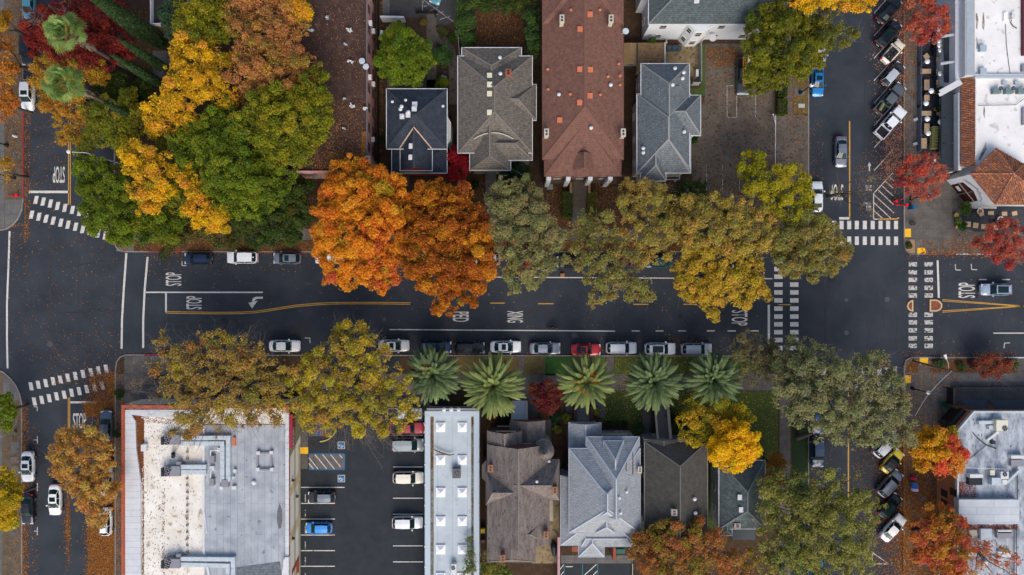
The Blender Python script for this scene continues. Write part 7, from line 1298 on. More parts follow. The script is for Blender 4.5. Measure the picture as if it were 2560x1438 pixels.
    for sx in (h - .92, -h + .95 if kind != 'pickup' else -h + 1.15):
        for s in (1, -1):
            bb = MB(); yc = s * (hw - .10); bb.tube((sx, yc - .11, .33), (sx, yc + .12, .33), .33, n=18); wh = bb.build('wheel', TYRE, o, local=True)
            q = MB(); ys = yc + s * .115 + (.01 if s > 0 else 0); q.tube((sx, ys - .02, .33), (sx, ys + .02, .33), .2, n=12); rr = q.build('rim', RIM, o, local=True); rr.parent = wh
    bb = MB(); bb.box(-h - .012, -.26, .58, -h + .03, .26, .72); bb.build('number_plate', PLATE, o, local=True)
    bb = MB(); bb.bar((wb + .04, -wbm * .9, zc + .02), (wb + .04, wbm * .9, zc + .02), .14, .03); 
    bb.bar((h * .93, -hw * .62, zc * .66 + .02), (h * .93, hw * .62, zc * .66 + .02), .05, .04); bb.build('grille', TRIM, o, local=True)
    if cargo == 'ladder':
        bb = MB()
        for s in (-.3, .05, .4): bb.bar((-h + .2, s, 1.95), (1.6, s, 1.95), .07, .07)
        for k in range(12): bb.bar((-h + .4 + k * .38, -.3, 1.95), (-h + .4 + k * .38, .4, 1.95), .05, .04)
        bb.build('ladder', mat('orange_ladder', (.65, .26, .03), rough=.6), o, local=True)
        bb = MB(); bb.box(-h + .1, hw * .55, 1.1, -1.3, hw * .95, 1.45); bb.build('tool_box', PWHITE, o, local=True)
        bb = MB(); 
        for xx in (-h + .3, -1.3, .9):
            for s in (1, -1): bb.bar((xx, s * .8, 1.0), (xx, s * .8, 1.92), .06, .06)
            bb.bar((xx, -.85, 1.92), (xx, .85, 1.92), .06, .06)
        bb.build('rack_frame', TRIM, o, local=True)
    if cargo == 'bag':
        bb = MB()
        for k in range(5): bb.lathe([(.05, 0), (.24, .1), (.26, .25), (.1, .4)], (-2.2 + k * .22, .1 + .05 * k, .75), 8)
        bb.build('green_sacks', mat('sack_green', (.16, .20, .09), rough=.8), o, local=True)
    return o
KG = 'cars parked along the lower kerb of the main street'; UG = 'cars parked along the upper kerb of the main street'; AG = 'vehicles angle parked at the upper right'; BG = 'cars angle parked at the lower right'
C_W = ('white', (.84, .86, .87), .0); C_S = ('silver', (.52, .55, .58), .3); C_G = ('grey', (.22, .24, .28), .5); C_D = ('dark_grey', (.05, .055, .065), .4); C_K = ('black', (.010, .011, .014), .2); C_N = ('navy', (.008, .022, .06), .3)
C_B = ('blue', (.01, .19, .50), .3); C_LB = ('light_blue', (.05, .30, .78), .2); C_R = ('red', (.55, .012, .020), .1); C_C = ('cream', (.78, .74, .62), .0); C_Y = ('yellow', (.80, .62, .06), .05); C_T = ('teal', (.10, .30, .36), .3)
car('dark navy hatchback, leftmost of the three at the upper kerb', 'hatch', C_N, 496, 647, 180, UG); car('white suv between the navy and the grey car at the upper kerb', 'suv', C_W, 606, 644, 180, UG); car('grey suv with a sunroof at the upper kerb', 'hatch', C_G, 718, 646, 180, UG, sunroof='short', rack='rails')
car('white sedan mostly hidden under the big orange maple', 'sedan', C_W, 826, 645, 180, UG); car('pale silver suv with roof bars between the rust maple and the sage tree', 'suv', C_S, 1212, 648, 180, UG, rack='three'); car('red sedan hidden under the sage green tree', 'sedan', C_R, 1318, 654, 180, UG); car('black car hidden under the olive street tree', 'hatch', C_K, 1426, 655, 180, UG)
car('dark maroon suv under the olive street tree', 'suv', ('maroon', (.12, .03, .035), .3), 1540, 652, 180, UG); car('dark teal sedan showing between the golden olive trees', 'sedan', ('deep_teal', (.03, .09, .10), .3), 1643, 655, 180, UG); car('black suv hidden left of the crossing under the gold tree', 'suv', C_K, 1868, 655, 180, UG)
car('white sedan half under the brownish tree at the lower kerb', 'sedan', C_W, 712, 865, 0, KG); car('white sedan with a black sunroof right of the yellow half bare tree', 'sedan', ('pearl', (.74, .74, .74), .05), 985, 864, 0, KG, sunroof='short'); car('dark blue minivan behind the leftmost palm', 'van', C_N, 1089, 868, 0, KG)
car('black suv with white roof bars beside the dark blue minivan', 'suv', C_K, 1174, 870, 0, KG, rack='three'); car('white sedan with sunroof between the black suv and the grey sedan', 'sedan', C_W, 1264, 867, 0, KG, sunroof='short'); car('grey silver sedan left of the red coupe', 'sedan', ('steel', (.30, .33, .37), .5), 1363, 871, 0, KG)
car('bright red coupe above the palm with orange fruit', 'coupe', C_R, 1465, 874, 0, KG, sunroof='short'); car('silver white suv right of the red coupe', 'suv', ('ice', (.68, .71, .74), .15), 1553, 870, 0, KG, rack='rails'); car('white suv with a long glass roof at the lower kerb', 'suv', C_W, 1650, 872, 0, KG, sunroof='long', rack='rails'); car('silver suv, last before the crossing, at the lower kerb', 'suv', C_S, 1741, 873, 0, KG, rack='rails')
car('grey suv driving left towards the brick island', 'suv', ('moving_grey', (.34, .42, .52), .2), 2489, 724, 180, sunroof='long', rack='rails', name='moving_car'); car('grey sedan driving down the upper right street', 'sedan', C_G, 2102, 380, 270, name='moving_car')
car('bright blue sedan beside the street lamp and dry verge', 'sedan', C_B, 2044, 203, 270, sunroof='short'); car('grey hatchback mostly under the dark olive tree', 'hatch', C_S, 2050, 128, 270); car('white sedan half under the lime yellow tree', 'sedan', C_W, 2042, 492, 90)
car('black sedan, topmost of the angled row', 'sedan', C_K, 2222, 27, 48, AG); car('black suv second in the angled row with reflecting roof', 'suv', ('gloss_black', (.012, .013, .017), .3), 2220, 85, 48, AG, sunroof='long'); car('cream convertible with its top folded in the angled row', 'beetle', C_C, 2232, 130, 48, AG, opencab=True)
car('dark hatchback with a silver roof in the angled row', 'hatch', C_D, 2231, 186, 48, AG, roofcol=paint(*C_S)); car('dark pickup with a grey cab and green sacks in its bed', 'pickup', ('graphite', (.13, .14, .15), .4), 2224, 248, 48, AG, cargo='bag'); car('white and dark pickup, lowest of the angled row', 'pickup', C_W, 2226, 306, 48, AG)
car('silver car under the dusty grey green tree in the lower angled row', 'suv', C_S, 2213, 1110, 48, BG); car('yellow rounded car with a black soft top', 'beetle', C_Y, 2230, 1153, 48, BG, roofcol=TRIM); car('grey wagon half under the yellow green tree', 'suv', C_G, 2224, 1208, 48, BG, rack='rails')
car('black hatchback in the lower angled row', 'hatch', C_K, 2224, 1264, 48, BG, roofcol=CGL); car('white sedan in the lower angled row above the white triangle', 'sedan', C_W, 2232, 1320, 48, BG)
car('teal car at the top left corner under bare branches', 'hatch', C_T, 74, 14, 270); car('black boxy suv beside the dark red tree', 'boxy', C_K, 72, 127, 270); car('white suv with a sunroof beside the red kerb', 'suv', C_W, 70, 238, 270, sunroof='short')
car('white sedan with sunroof parked in the lower left bay', 'sedan', C_W, 70, 1167, 270, sunroof='short'); car('white sedan driving down the lower left street', 'sedan', ('white_two', (.80, .82, .82), .0), 138, 1250, 270, sunroof='short', name='moving_car'); car('black sedan parked beside the bright yellow tree', 'sedan', C_K, 70, 1273, 270)
car('dark grey sedan on the orange leaves beside STOP', 'sedan', ('slate', (.13, .15, .18), .5), 266, 1065, 90); car('silver car almost covered by the tan golden tree', 'sedan', C_S, 268, 1200, 90); car('white hatchback with roof bars below the tan golden tree', 'hatch', C_W, 265, 1304, 90, rack='two')
LG = 'cars in the shop car lot'
car('dark grey hatchback on the left of the shop lot', 'hatch', C_D, 804, 1243, 180, LG, roofcol=paint(*C_G)); car('light blue hatchback on the left of the shop lot', 'hatch', C_LB, 797, 1320, 180, LG, scale=.96); car('silver green minivan in the shop lot below the red pickup', 'van', ('sage_silver', (.33, .38, .38), .4), 1019, 1111, 0, LG)
car('cream suv in the middle of the shop lot right row', 'suv', C_C, 1021, 1194, 0, LG); car('silver white suv lowest in the shop lot right row', 'suv', ('ice_two', (.72, .74, .76), .15), 1019, 1306, 0, LG); car('red pickup under the yellow half bare tree', 'pickup', ('dull_red', (.38, .03, .035), .1), 1020, 1070, 0, LG, scale=.92); car('silver pickup hidden under the yellow half bare tree', 'pickup', C_S, 1012, 1034, 0, LG, scale=.92)
car('teal car nosing in from the top edge of the small grey lot', 'sedan', C_T, 1098, -26, 250); car('white and black work truck with an orange ladder', 'pickup', ('work_black', (.05, .06, .07), .2), 1856, 192, 270, cargo='ladder')
car('dark blue suv beside the shaded green verge', 'suv', ('deep_blue', (.005, .035, .10), .0), 2043, 1130, 270); car('blue sedan hidden under the dusty grey green tree', 'sedan', ('mid_blue', (.01, .07, .19), .0), 2042, 1048, 270); car('bright teal blue pickup at the bottom edge of the right street', 'pickup', ('teal_blue', (.01, .20, .34), .2), 2042, 1432, 90)
for px, py, lb in ((2362, 1452, 'white car nosing under the orange and red maple'), (2402, 1456, 'white car at the bottom edge below the reddish tree'), (2442, 1458, 'white car at the bottom edge right of the other two')): car(lb, 'sedan', C_W, px, py, 90)
# ------------------------------------------------------------ street furniture and small things
def prop(name, label, cat, px, py, z=.13, group=None, rz=0):
    x, y, _ = P(px, py, 0); o = thing(name, label, cat, (x, y, z), R(rz), group); o['_w'] = (x, y, z); return o, x, y
def tagm(b, name, m, label, cat, group=None, smooth=False): return tag(b.build(name, m, smooth=smooth), label, cat, group)
LAMPB = mat('lamp_post_black', (.010, .011, .013), rough=.5); LAMPG = mat('lamp_globe', (.68, .70, .70), rough=.3)
for px, py, lab in ((1999, 233, 'black lamp post with white globe beside the bright blue sedan'), (2277, 497, 'black lamp post with white globe beside the blue mailbox'), (2279, 971, 'black lamp post with white globe on the lower right corner'), (20, 364, 'black lamp post at the left edge beside the red kerb'), (38, 445, 'short black post under the sparse orange tree')):
    o, x, y = prop('street_lamp', lab, 'lamp', px, py, group='black pedestrian lamps'); b = MB(); b.lathe([(.30, 0), (.26, .35), (.12, .6), (.09, 1.2), (.075, 3.5), (.13, 3.6), (.13, 3.7)], (x, y, .14), 12); b.build('post', LAMPB, o)
    b = MB(); b.lathe([(.14, 3.7), (.30, 3.95), (.27, 4.25), (.08, 4.4)], (x, y, .14), 14); b.build('lamp_globe', LAMPG, o); b = MB(); b.lathe([(.10, 4.38), (.14, 4.46), (.03, 4.6)], (x, y, .14), 10); b.build('cap', LAMPB, o)
# tall street light, upper left: slim pole hidden in the tree, arm over the road
o, x, y = prop('street_light', 'tall grey street light with its arm over the upper left street', 'street light', 304, 412); x, y, _ = P(215, 382, 9); o.location = (x, y, .13); o['_w'] = (x, y, .13)
b = MB(); b.tube((x, y, .1), (x, y, 9), .11, .06, 8); b.tube((x, y, 9), P(180, 380.5, 9.5), .045, .04, 6); b.build('pole', STEEL, o); b = MB(); p = P(172, 380, 9.5); b.lathe([(.10, 0), (.28, .06), (.26, .14), (.1, .2)], p, 12); b.build('lamp_head', PWHITE, o)
# wooden utility pole, lower right
xb, yb, _ = P(2306, 915, 0); o = thing('utility_pole', 'wooden utility pole with street light arm at the lower right corner', 'utility pole', (xb, yb, .13)); o['_w'] = (xb, yb, .13)
top = P(2379, 928, 9.6); bx_, by_ = P(2283, 903)[:2]; o.location = (bx_, by_, .13); o['_w'] = (bx_, by_, .13)
b = MB(); b.tube((bx_, by_, .05), top, .17, .11, 9); b.build('pole', mat('grey_pole_wood', (.10, .085, .06), (.15, .13, .09), scale=5, rough=.9), o)
b = MB(); a0_ = (Vector(top) * .93 + Vector((bx_, by_, 0)) * .07); b.path([tuple(a0_), P(2371, 910, 9.2), P(2366, 896, 9.2)], .035, 6); b.build('arm', STEEL, o); b = MB(); b.tube(P(2366, 898, 9.25), P(2362, 887, 9.2), .10, .2, 10); b.build('lamp_head', LAMPG, o)
b = MB(); b.bar((top[0] - .0, top[1] - .4, 9.4), (top[0], top[1] + .4, 9.4), .09, .09); b.build('crossarm', BARK, o)
q = thing('overhead_cable', 'thin pale cable running down left from the wooden utility pole', 'cable', top); q['_w'] = top
b = MB(); pts = [Vector(top).lerp(Vector(P(2288, 1040, 8.2)), t) - Vector((0, 0, .8 * math.sin(math.pi * t))) for t in np.linspace(0, 1, 9)]; b.path([tuple(p) for p in pts], .025, 5); b.build('wire', mat('pale_cable', (.40, .40, .40), rough=.5), q)
o, x, y = prop('street_light', 'slim pale pole standing on the tan pavement at the lower left edge', 'street light', 40, 1080); b = MB(); b.tube((x, y, .1), P(2, 1091, 8), .06, .05, 8); b.build('pole', STEEL, o); b = MB(); b.lathe([(.3, 0), (.26, .3), (.1, .35)], (x, y, .13), 10); b.build('base', CONCR, o)
o, x, y = prop('mailbox', 'blue mailbox on the restaurant corner pavement', 'mailbox', 2274, 520, rz=0)
MBL = mat('mailbox_blue', (.01, .10, .25), rough=.4)
b = MB(); b.box(x - .33, y - .3, .25, x + .33, y + .3, 1.1)
for k in range(8): a, c = math.pi * k / 8, math.pi * (k + 1) / 8; b.add([(x + .33 * math.cos(a), y - .3, 1.1 + .3 * math.sin(a)), (x + .33 * math.cos(c), y - .3, 1.1 + .3 * math.sin(c)), (x + .33 * math.cos(c), y + .3, 1.1 + .3 * math.sin(c)), (x + .33 * math.cos(a), y + .3, 1.1 + .3 * math.sin(a))], [(0, 3, 2, 1)])
b.build('box', MBL, o); b = MB()
for sx in (-.28, .28):
    for sy in (-.25, .25): b.box(x + sx - .03, y + sy - .03, .13, x + sx + .03, y + sy + .03, .25)
b.build('leg', DARKM, o)
o, x, y = prop('mailbox', 'light blue box by the red kerb under the brownish tree', 'collection box', 419, 897); b = MB(); b.box(x - .45, y - .32, .2, x + .45, y + .32, 1.1); b.build('box', mat('light_blue_box', (.03, .25, .55), rough=.4), o); b = MB(); b.box(x - .7, y + .33, 1.0, x + .75, y + .42, 1.12); b.box(x - .15, y - .34, .8, x + .2, y - .32, 1.0); b.build('flap', PWHITE, o); b = MB(); b.box(x - .4, y - .3, .13, x + .4, y + .3, .2); b.build('base', DARKM, o)
for px, py, cl, lab in ((2275, 1192, (.45, .02, .05), 'bright red newspaper box at the head of the row'), (2277, 1204, (.08, .12, .2), 'grey blue newspaper box between the red and the blue one'), (2277, 1211, (.01, .15, .55), 'bright blue newspaper box'), (2278, 1220, (.65, .55, .75), 'white newspaper box at the end of the row of boxes')):
    o, x, y = prop('newspaper_box', lab, 'newspaper box', px, py, group='newspaper boxes beside the lower angled cars'); b = MB(); b.box(x - .34, y - .22, .5, x + .34, y + .22, 1.05); b.add([(x - .34, y - .22, 1.05), (x + .34, y - .22, 1.05), (x + .34, y + .22, 1.05), (x - .34, y + .22, 1.05), (x - .1, y - .2, 1.3), (x + .34, y - .2, 1.3), (x + .34, y + .2, 1.3), (x - .1, y + .2, 1.3)], [(0, 1, 5, 4), (2, 3, 7, 6), (3, 0, 4, 7), (1, 2, 6, 5), (4, 5, 6, 7)])
    b.build('cabinet', mat('box_%d' % (px + py), cl, rough=.4), o); b = MB(); b.box(x - .06, y - .06, .13, x + .06, y + .06, .5); b.box(x - .25, y - .2, .13, x + .25, y + .2, .16); b.build('stand', DARKM, o)
# fire hydrants and share bikes
HR = mat('signal_red', (.70, .008, .02), rough=.35)
for px, py, lab, m in ((300, 615, 'dark red fire hydrant on the corner under the green tree', mat('dull_hydrant_red', (.16, .01, .03), rough=.5)), (43, 342, 'pale fire hydrant beside the red kerb at the upper left', PWHITE)):
    o, x, y = prop('fire_hydrant', lab, 'fire hydrant', px, py); b = MB(); b.lathe([(.2, 0), (.2, .08), (.14, .1), (.14, .6), (.19, .63), (.16, .75), (.04, .85)], (x, y, .14), 14); b.build('barrel', m, o); b = MB(); b.tube((x - .28, y, .6), (x + .28, y, .6), .07); b.tube((x, y, .55), (x, y - .26, .55), .09); b.build('outlet', m, o)
def bicycle(label, px, py, deg, m, group=None, basket=True):
    x, y, _ = P(px, py, .4); o = thing('bicycle', label, 'bicycle', (x, y, .01 if group is None else .01), R(deg), group)
    for sx in (-.55, .55):
        b = MB(); n = 20
        for k in range(n): a, c = 2 * math.pi * k / n, 2 * math.pi * (k + 1) / n; b.bar((sx + .33 * math.cos(a), 0, .34 + .33 * math.sin(a)), (sx + .33 * math.cos(c), 0, .34 + .33 * math.sin(c)), .05, .05)
        w_ = b.build('wheel', TYRE, o, local=True); b = MB(); b.tube((sx, -.05, .34), (sx, .05, .34), .05); 
        for k in range(5): a = math.pi * k / 5; b.bar((sx - .3 * math.cos(a), 0, .34 - .3 * math.sin(a)), (sx + .3 * math.cos(a), 0, .34 + .3 * math.sin(a)), .01, .01)
        s = b.build('spokes', RIM, o, local=True); s.parent = w_
        b = MB()
        for k in range(7): a, c = math.pi * (.05 + .13 * k), math.pi * (.05 + .13 * (k + 1)); b.bar((sx + .39 * math.cos(a), 0, .34 + .39 * math.sin(a)), (sx + .39 * math.cos(c), 0, .34 + .39 * math.sin(c)), .12, .02)
        b.build('mudguard', m, o, local=True)
    b = MB(); b.tube((-.55, 0, .34), (-.1, 0, .36), .025); b.tube((-.1, 0, .36), (-.25, 0, .85), .03); b.tube((-.1, 0, .36), (.4, 0, .8), .045); b.tube((.55, 0, .34), (.4, 0, 1.0), .03); b.build('frame', m, o, local=True)
    b = MB(); b.lathe([(.05, 0), (.13, .03), (.1, .08)], (-.28, 0, .88), 10); b.build('saddle', TRIM, o, local=True); b = MB(); b.tube((.38, -.3, 1.02), (.38, .3, 1.02), .022); b.build('handlebar', TRIM, o, local=True)
    if basket: b = MB(); b.box(-.85, -.2, .72, -.42, .2, .98); b.box(-.80, -.15, .98, -.47, .15, 1.0); b.build('carrier_box', m, o, local=True)
    return o
BGp = 'bright red shared bicycles parked by the hatched zone'
bicycle('red bicycle standing half under the red maple, uppermost of the red ones', 2250, 463, 175, HR, BGp); bicycle('red bicycle nearest the hatched lines, second from the top', 2246, 501, 20, HR, BGp); bicycle('red bicycle left of the blue mailbox', 2252, 513, 178, HR, BGp); bicycle('red bicycle standing on the upper left corner pavement', 36, 490, 185, HR)
# cyclist
cx_, cy_, _ = P(1381, 818, .8); bk = bicycle('dark bicycle ridden above the lower edge line', 1381, 818, 0, TRIM, basket=False)
# ---- people: one skinned body each
def person(label, loc, rz, joints, edges, cols, hair=(.03, .02, .015), name='person'):
    """joints: dict name->(x,y,z,r)"""
    o = thing(name, label, 'person', loc, R(rz)); names = list(joints); me = bpy.data.meshes.new('body')
    me.from_pydata([joints[n][:3] for n in names], [(names.index(a), names.index(c)) for a, c in edges], []); ob = bpy.data.objects.new('body', me); COL.objects.link(ob)
    sk = ob.modifiers.new('skin', 'SKIN'); sk.use_smooth_shade = True; me.skin_vertices.new() if not me.skin_vertices else None
    sv = me.skin_vertices[0].data
    for i, n in enumerate(names): r = joints[n][3]; sv[i].radius = (r, r if len(joints[n]) < 5 else joints[n][4]); sv[i].use_root = (n == 'pelvis')
    ob.modifiers.new('sub', 'SUBSURF').levels = 1; ob.modifiers['sub'].render_levels = 1
    bpy.context.view_layer.update(); m2 = bpy.data.meshes.new_from_object(ob.evaluated_get(bpy.context.evaluated_depsgraph_get())); bpy.data.objects.remove(ob)
    body = bpy.data.objects.new('body', m2); COL.objects.link(body); body.parent = o; m2.materials.clear()
    ms = [mat('skin', (.42, .24, .16), rough=.6), mat('top_%.2f%.2f' % cols[0][:2], cols[0], rough=.85), mat('legs_%.2f%.2f' % cols[1][:2], cols[1], rough=.85), mat('shoes', (.03, .03, .03), rough=.6)]
    for m in ms: m2.materials.append(m)
    J = {n: Vector(joints[n][:3]) for n in names}
    for p in m2.polygons:
        c = p.center; n = min(names, key=lambda k: (J[k] - c).length); p.material_index = 0 if n in ('head', 'neck', 'crown', 'handL', 'handR') or n[:2] in ('fL', 'fR') else 3 if n[:4] in ('foot', 'toeL', 'toeR') else 2 if n[:3] in ('hip', 'kne', 'ank', 'pel') else 1; p.use_smooth = True
    b = MB(); hd = J['head']; b.lathe([(.10, .00), (.115, .05), (.10, .11), (.05, .15)], (hd.x - .012, hd.y, hd.z - .0), 14); b.build('hair', mat('hair_%.2f' % hair[0], hair, rough=.8), o, local=True, smooth=True)
    b = MB()
    for s in (-.03, .03): b.lathe([(.008, -.008), (.012, 0), (.008, .008)], (hd.x + .095, hd.y + s, hd.z + .01), 6)
    b.build('eyes', TRIM, o, local=True)
    return o
def body_joints(sit=False):
    j = {'pelvis': (0, 0, .95, .13, .15), 'waist': (0, 0, 1.08, .12, .13), 'chest': (0, 0, 1.30, .14, .17), 'shoul': (0, 0, 1.45, .09, .12), 'neck': (.01, 0, 1.53, .05), 'head': (.03, 0, 1.66, .095), 'crown': (.02, 0, 1.74, .07)}
    e = [('pelvis', 'waist'), ('waist', 'chest'), ('chest', 'shoul'), ('shoul', 'neck'), ('neck', 'head'), ('head', 'crown')]
    for s, S_ in ((1, 'L'), (-1, 'R')):
        j.update({'sho' + S_: (0, .19 * s, 1.42, .06), 'elb' + S_: (-.04 + .05 * s, .25 * s, 1.15, .045), 'wri' + S_: (.08 + .10 * s, .25 * s, .93, .032), 'hand' + S_: (.10 + .11 * s, .25 * s, .86, .035),
                  'hip' + S_: (0, .10 * s, .88, .085), 'kne' + S_: (.12 * s + .03, .10 * s, .50, .06), 'ank' + S_: (.20 * s - .06, .10 * s, .10, .042), 'foot' + S_: (.20 * s + .08, .11 * s, .04, .04)})
        e += [('shoul', 'sho' + S_), ('sho' + S_, 'elb' + S_), ('elb' + S_, 'wri' + S_), ('wri' + S_, 'hand' + S_), ('pelvis', 'hip' + S_), ('hip' + S_, 'kne' + S_), ('kne' + S_, 'ank' + S_), ('ank' + S_, 'foot' + S_)]
        for k in range(4): j['f%s%d' % (S_, k)] = (.10 + .11 * s + .012 * (k - 1.5) * 1.5, .25 * s, .79 + .008 * abs(k - 1.5), .009); e.append(('hand' + S_, 'f%s%d' % (S_, k)))
        j['f%s9' % S_] = (.16 + .11 * s, .25 * s, .83, .010); e.append(('hand' + S_, 'f%s9' % S_))
    return j, e
j, e = body_joints()
# rider pose: seated, leaning forward, hands on the bars
j.update({'pelvis': (-.28, 0, .98, .13, .15), 'waist': (-.20, 0, 1.10, .12, .13), 'chest': (-.04, 0, 1.28, .14, .17), 'shoul': (.06, 0, 1.40, .09, .12), 'neck': (.11, 0, 1.47, .05), 'head': (.17, 0, 1.58, .095), 'crown': (.16, 0, 1.66, .07)})
for s, S_ in ((1, 'L'), (-1, 'R')):
    j.update({'sho' + S_: (.06, .19 * s, 1.37, .06), 'elb' + S_: (.20, .27 * s, 1.18, .045), 'wri' + S_: (.34, .24 * s, 1.07, .032), 'hand' + S_: (.39, .23 * s, 1.06, .034), 'hip' + S_: (-.24, .10 * s, .92, .085), 'kne' + S_: (.16, .13 * s, .78 + .12 * s, .06), 'ank' + S_: (-.04 + .08 * s, .13 * s, .34 + .12 * s, .042), 'foot' + S_: (.10 + .08 * s, .14 * s, .28 + .12 * s, .04)})
    for k in range(4): j['f%s%d' % (S_, k)] = (.44, (.20 + .022 * k) * s, 1.03, .009)
    j['f%s9' % S_] = (.40, .18 * s, 1.02, .010)
person('cyclist in dark clothes riding right above the lower edge line', (cx_, cy_, .02), 0, j, e, [(.012, .015, .022), (.025, .012, .016)])
# ---- patio furniture
o = None
TG = 'pale wooden tables of the patio'
def table(px, py, wpx, hpx, rot, label, group=TG, m=None):
    x, y, _ = P(px, py, .75); o = thing('patio_table', label, 'table', (x, y, .14), R(rot), group); w_, h_ = wpx / SC, hpx / SC
    b = MB(); b.box(-w_ / 2, -h_ / 2, .71, w_ / 2, h_ / 2, .75); b.build('tabletop', m or mat('pale_tabletop', (.50, .36, .22), (.42, .30, .18), scale=5, rough=.6), o, local=True)
    for sx in (-1, 1):
        for sy in (-1, 1): b = MB(); b.box(sx * (w_ / 2 - .08) - .03, sy * (h_ / 2 - .08) - .03, 0, sx * (w_ / 2 - .08) + .03, sy * (h_ / 2 - .08) + .03, .71); b.build('leg', DARKM, o, local=True)
for px, py, w_, h_, r, lab in ((2315, 142, 13, 13, 35, 'small tilted table at the top of the patio'), (2313, 179, 26, 12, 0, 'wide table under the tilted one'), (2316, 213, 13, 26, 0, 'tall table with the planter to its right'), (2316, 245, 13, 14, 0, 'half covered table above the wide middle one'), (2314, 284, 26, 12, 0, 'wide table in the middle of the patio'), (2316, 322, 13, 25, 0, 'tall table left of the yellow stacked chairs'), (2309, 359, 13, 26, 0, 'tall table at the lower end of the patio'), (2314, 405, 12, 12, 35, 'small tilted table inside the lower red maple'),
    (2345, 150, 11, 14, 0, 'small brown table by the upper wall'), (2345, 179, 11, 13, 0, 'small brown table left of the silver heater'), (2345, 207, 11, 13, 0, 'small brown table above the first planter'), (2345, 285, 9, 8, 0, 'tiny table beside the second planter'),
    (2419, 561, 13, 13, 0, 'square table left in the lower row of the corner patio'), (2438, 564, 13, 13, -8, 'square table second in the lower row'), (2458, 567, 13, 12, 0, 'square table third in the lower row'), (2487, 569, 12, 12, 0, 'square table under the maple edge'), (2510, 535, 13, 10, 0, 'square table below the dark awning middle'), (2476, 533, 14, 9, 0, 'square table right of the upper fire bowl'), (2535, 534, 13, 10, 12, 'square table at the right of the upper row'), (2452, 536, 11, 9, 30, 'corner of a table under the upper fire bowl')): table(px, py, w_, h_, r, lab)
HGp = 'silver domed patio heaters'
HTR = mat('polished_dome', (.78, .80, .84), rough=.25, metal=.35)
for px, py, lab in ((2349, 73, 'silver patio heater half inside the upper red maple'), (2348, 84, 'silver patio heater at the edge of the upper red maple'), (2350, 103, 'upper of three patio heaters in a line by the dark awning'), (2350, 113, 'middle of three patio heaters in a line by the dark awning'), (2352, 125, 'lower of three patio heaters in a line by the dark awning'), (2319, 153, 'leaning patio heater below the small tilted table'), (2352, 184, 'patio heater right of the small brown table'), (2329, 227, 'patio heater touching the first planter'), (2316, 258, 'patio heater over the half covered table'), (2319, 297, 'patio heater below the wide middle table'), (2352, 305, 'thin patio heater above the yellow stacked chairs'), (2321, 333, 'patio heater left of the yellow stacked chairs'), (2335, 400, 'patio heater touching the lower red maple')):
    x, y, _ = P(px, py, 2.2); o = thing('patio_heater', lab, 'patio heater', (x, y, .14), 0, HGp)
    b = MB(); b.lathe([(.24, 0), (.22, .7), (.05, .75)], (0, 0, 0), 14); b.build('base', TRIM, o, local=True); b = MB(); b.tube((0, 0, .7), (0, 0, 1.85), .035); b.build('pole', RIM, o, local=True)
    b = MB(); b.lathe([(.42, 2.02), (.40, 2.06), (.22, 2.18), (.03, 2.22)], (0, 0, 0), 20); b.build('dome', HTR, o, local=True, smooth=True); b = MB(); b.lathe([(.1, 1.8), (.12, 2.02)], (0, 0, 0), 12); b.build('burner', DARKM, o, local=True)
YC = mat('yellow_chair', (.56, .52, .20), (.48, .44, .16), scale=4, rough=.6)
def chair(label, x, y, z, rz, m=YC, group=None):
    o = thing('chair', label, 'chair', (x, y, z), R(rz), group); b = MB(); b.box(-.22, -.22, .42, .22, .22, .46); b.build('seat', m, o, local=True)
    b = MB(); b.bar((-.21, -.2, .66), (-.21, .2, .66), .04, .34); b.build('backrest', m, o, local=True)
    for sx in (-.19, .19):
        for sy in (-.19, .19): b = MB(); b.box(sx - .02, sy - .02, 0, sx + .02, sy + .02, .42); b.build('leg', m, o, local=True)
    return o
ch0 = None
for r_ in range(7):
    for c_ in range(2):
        for k in range(2):
            px, py = 2333.5 + c_ * 7 - r_ * .5, 320 + r_ * 8.2; x, y, _ = P(px, py, .9); lab = ('upper' if k else 'lower') + ' yellow chair, row %s of the stacks, %s column' % (('one', 'two', 'three', 'four', 'five', 'six', 'seven')[r_], ('left', 'right')[c_])
            if ch0 is None: o = ch0 = chair(lab, x, y, .14, 90, group='yellow chairs stacked in pairs')
            else: o = copy_tree(ch0); o.location = (x, y, .14 + .5 * k); o['label'] = lab
            if k: o.location = (x, y, .14 + .5)
for px, py, lab in ((2325, 133, 'dark chair by the small tilted table'), (2300, 160, 'dark chair left of the leaning heater'), (2338, 195, 'dark chair between the small brown tables'), (2312, 233, 'dark chair above the half covered table'), (2302, 266, 'dark chair left of the middle heater'), (2344, 297, 'dark chair beside the tiny table'), (2306, 305, 'dark chair above the tall lower tables'), (2305, 338, 'dark chair left of the lowest silver heater'), (2322, 410, 'dark chair in the lower red maple'), (2480, 552, 'dark chair in the corner patio'), (2431, 529, 'dark chair beside the upper fire bowl'), (2520, 566, 'dark chair at the edge of the right red maple')):
    o = copy_tree(ch0); x, y, _ = P(px, py, .5); o.location = (x, y, .14); o.rotation_euler = (0, 0, R(rnd.choice([0, 90, 180, 270]))); o['label'] = lab; o['group'] = 'dark chairs around the patio tables'
    for c in o.children: c.data = c.data.copy(); c.data.materials.clear(); c.data.materials.append(TRIM)
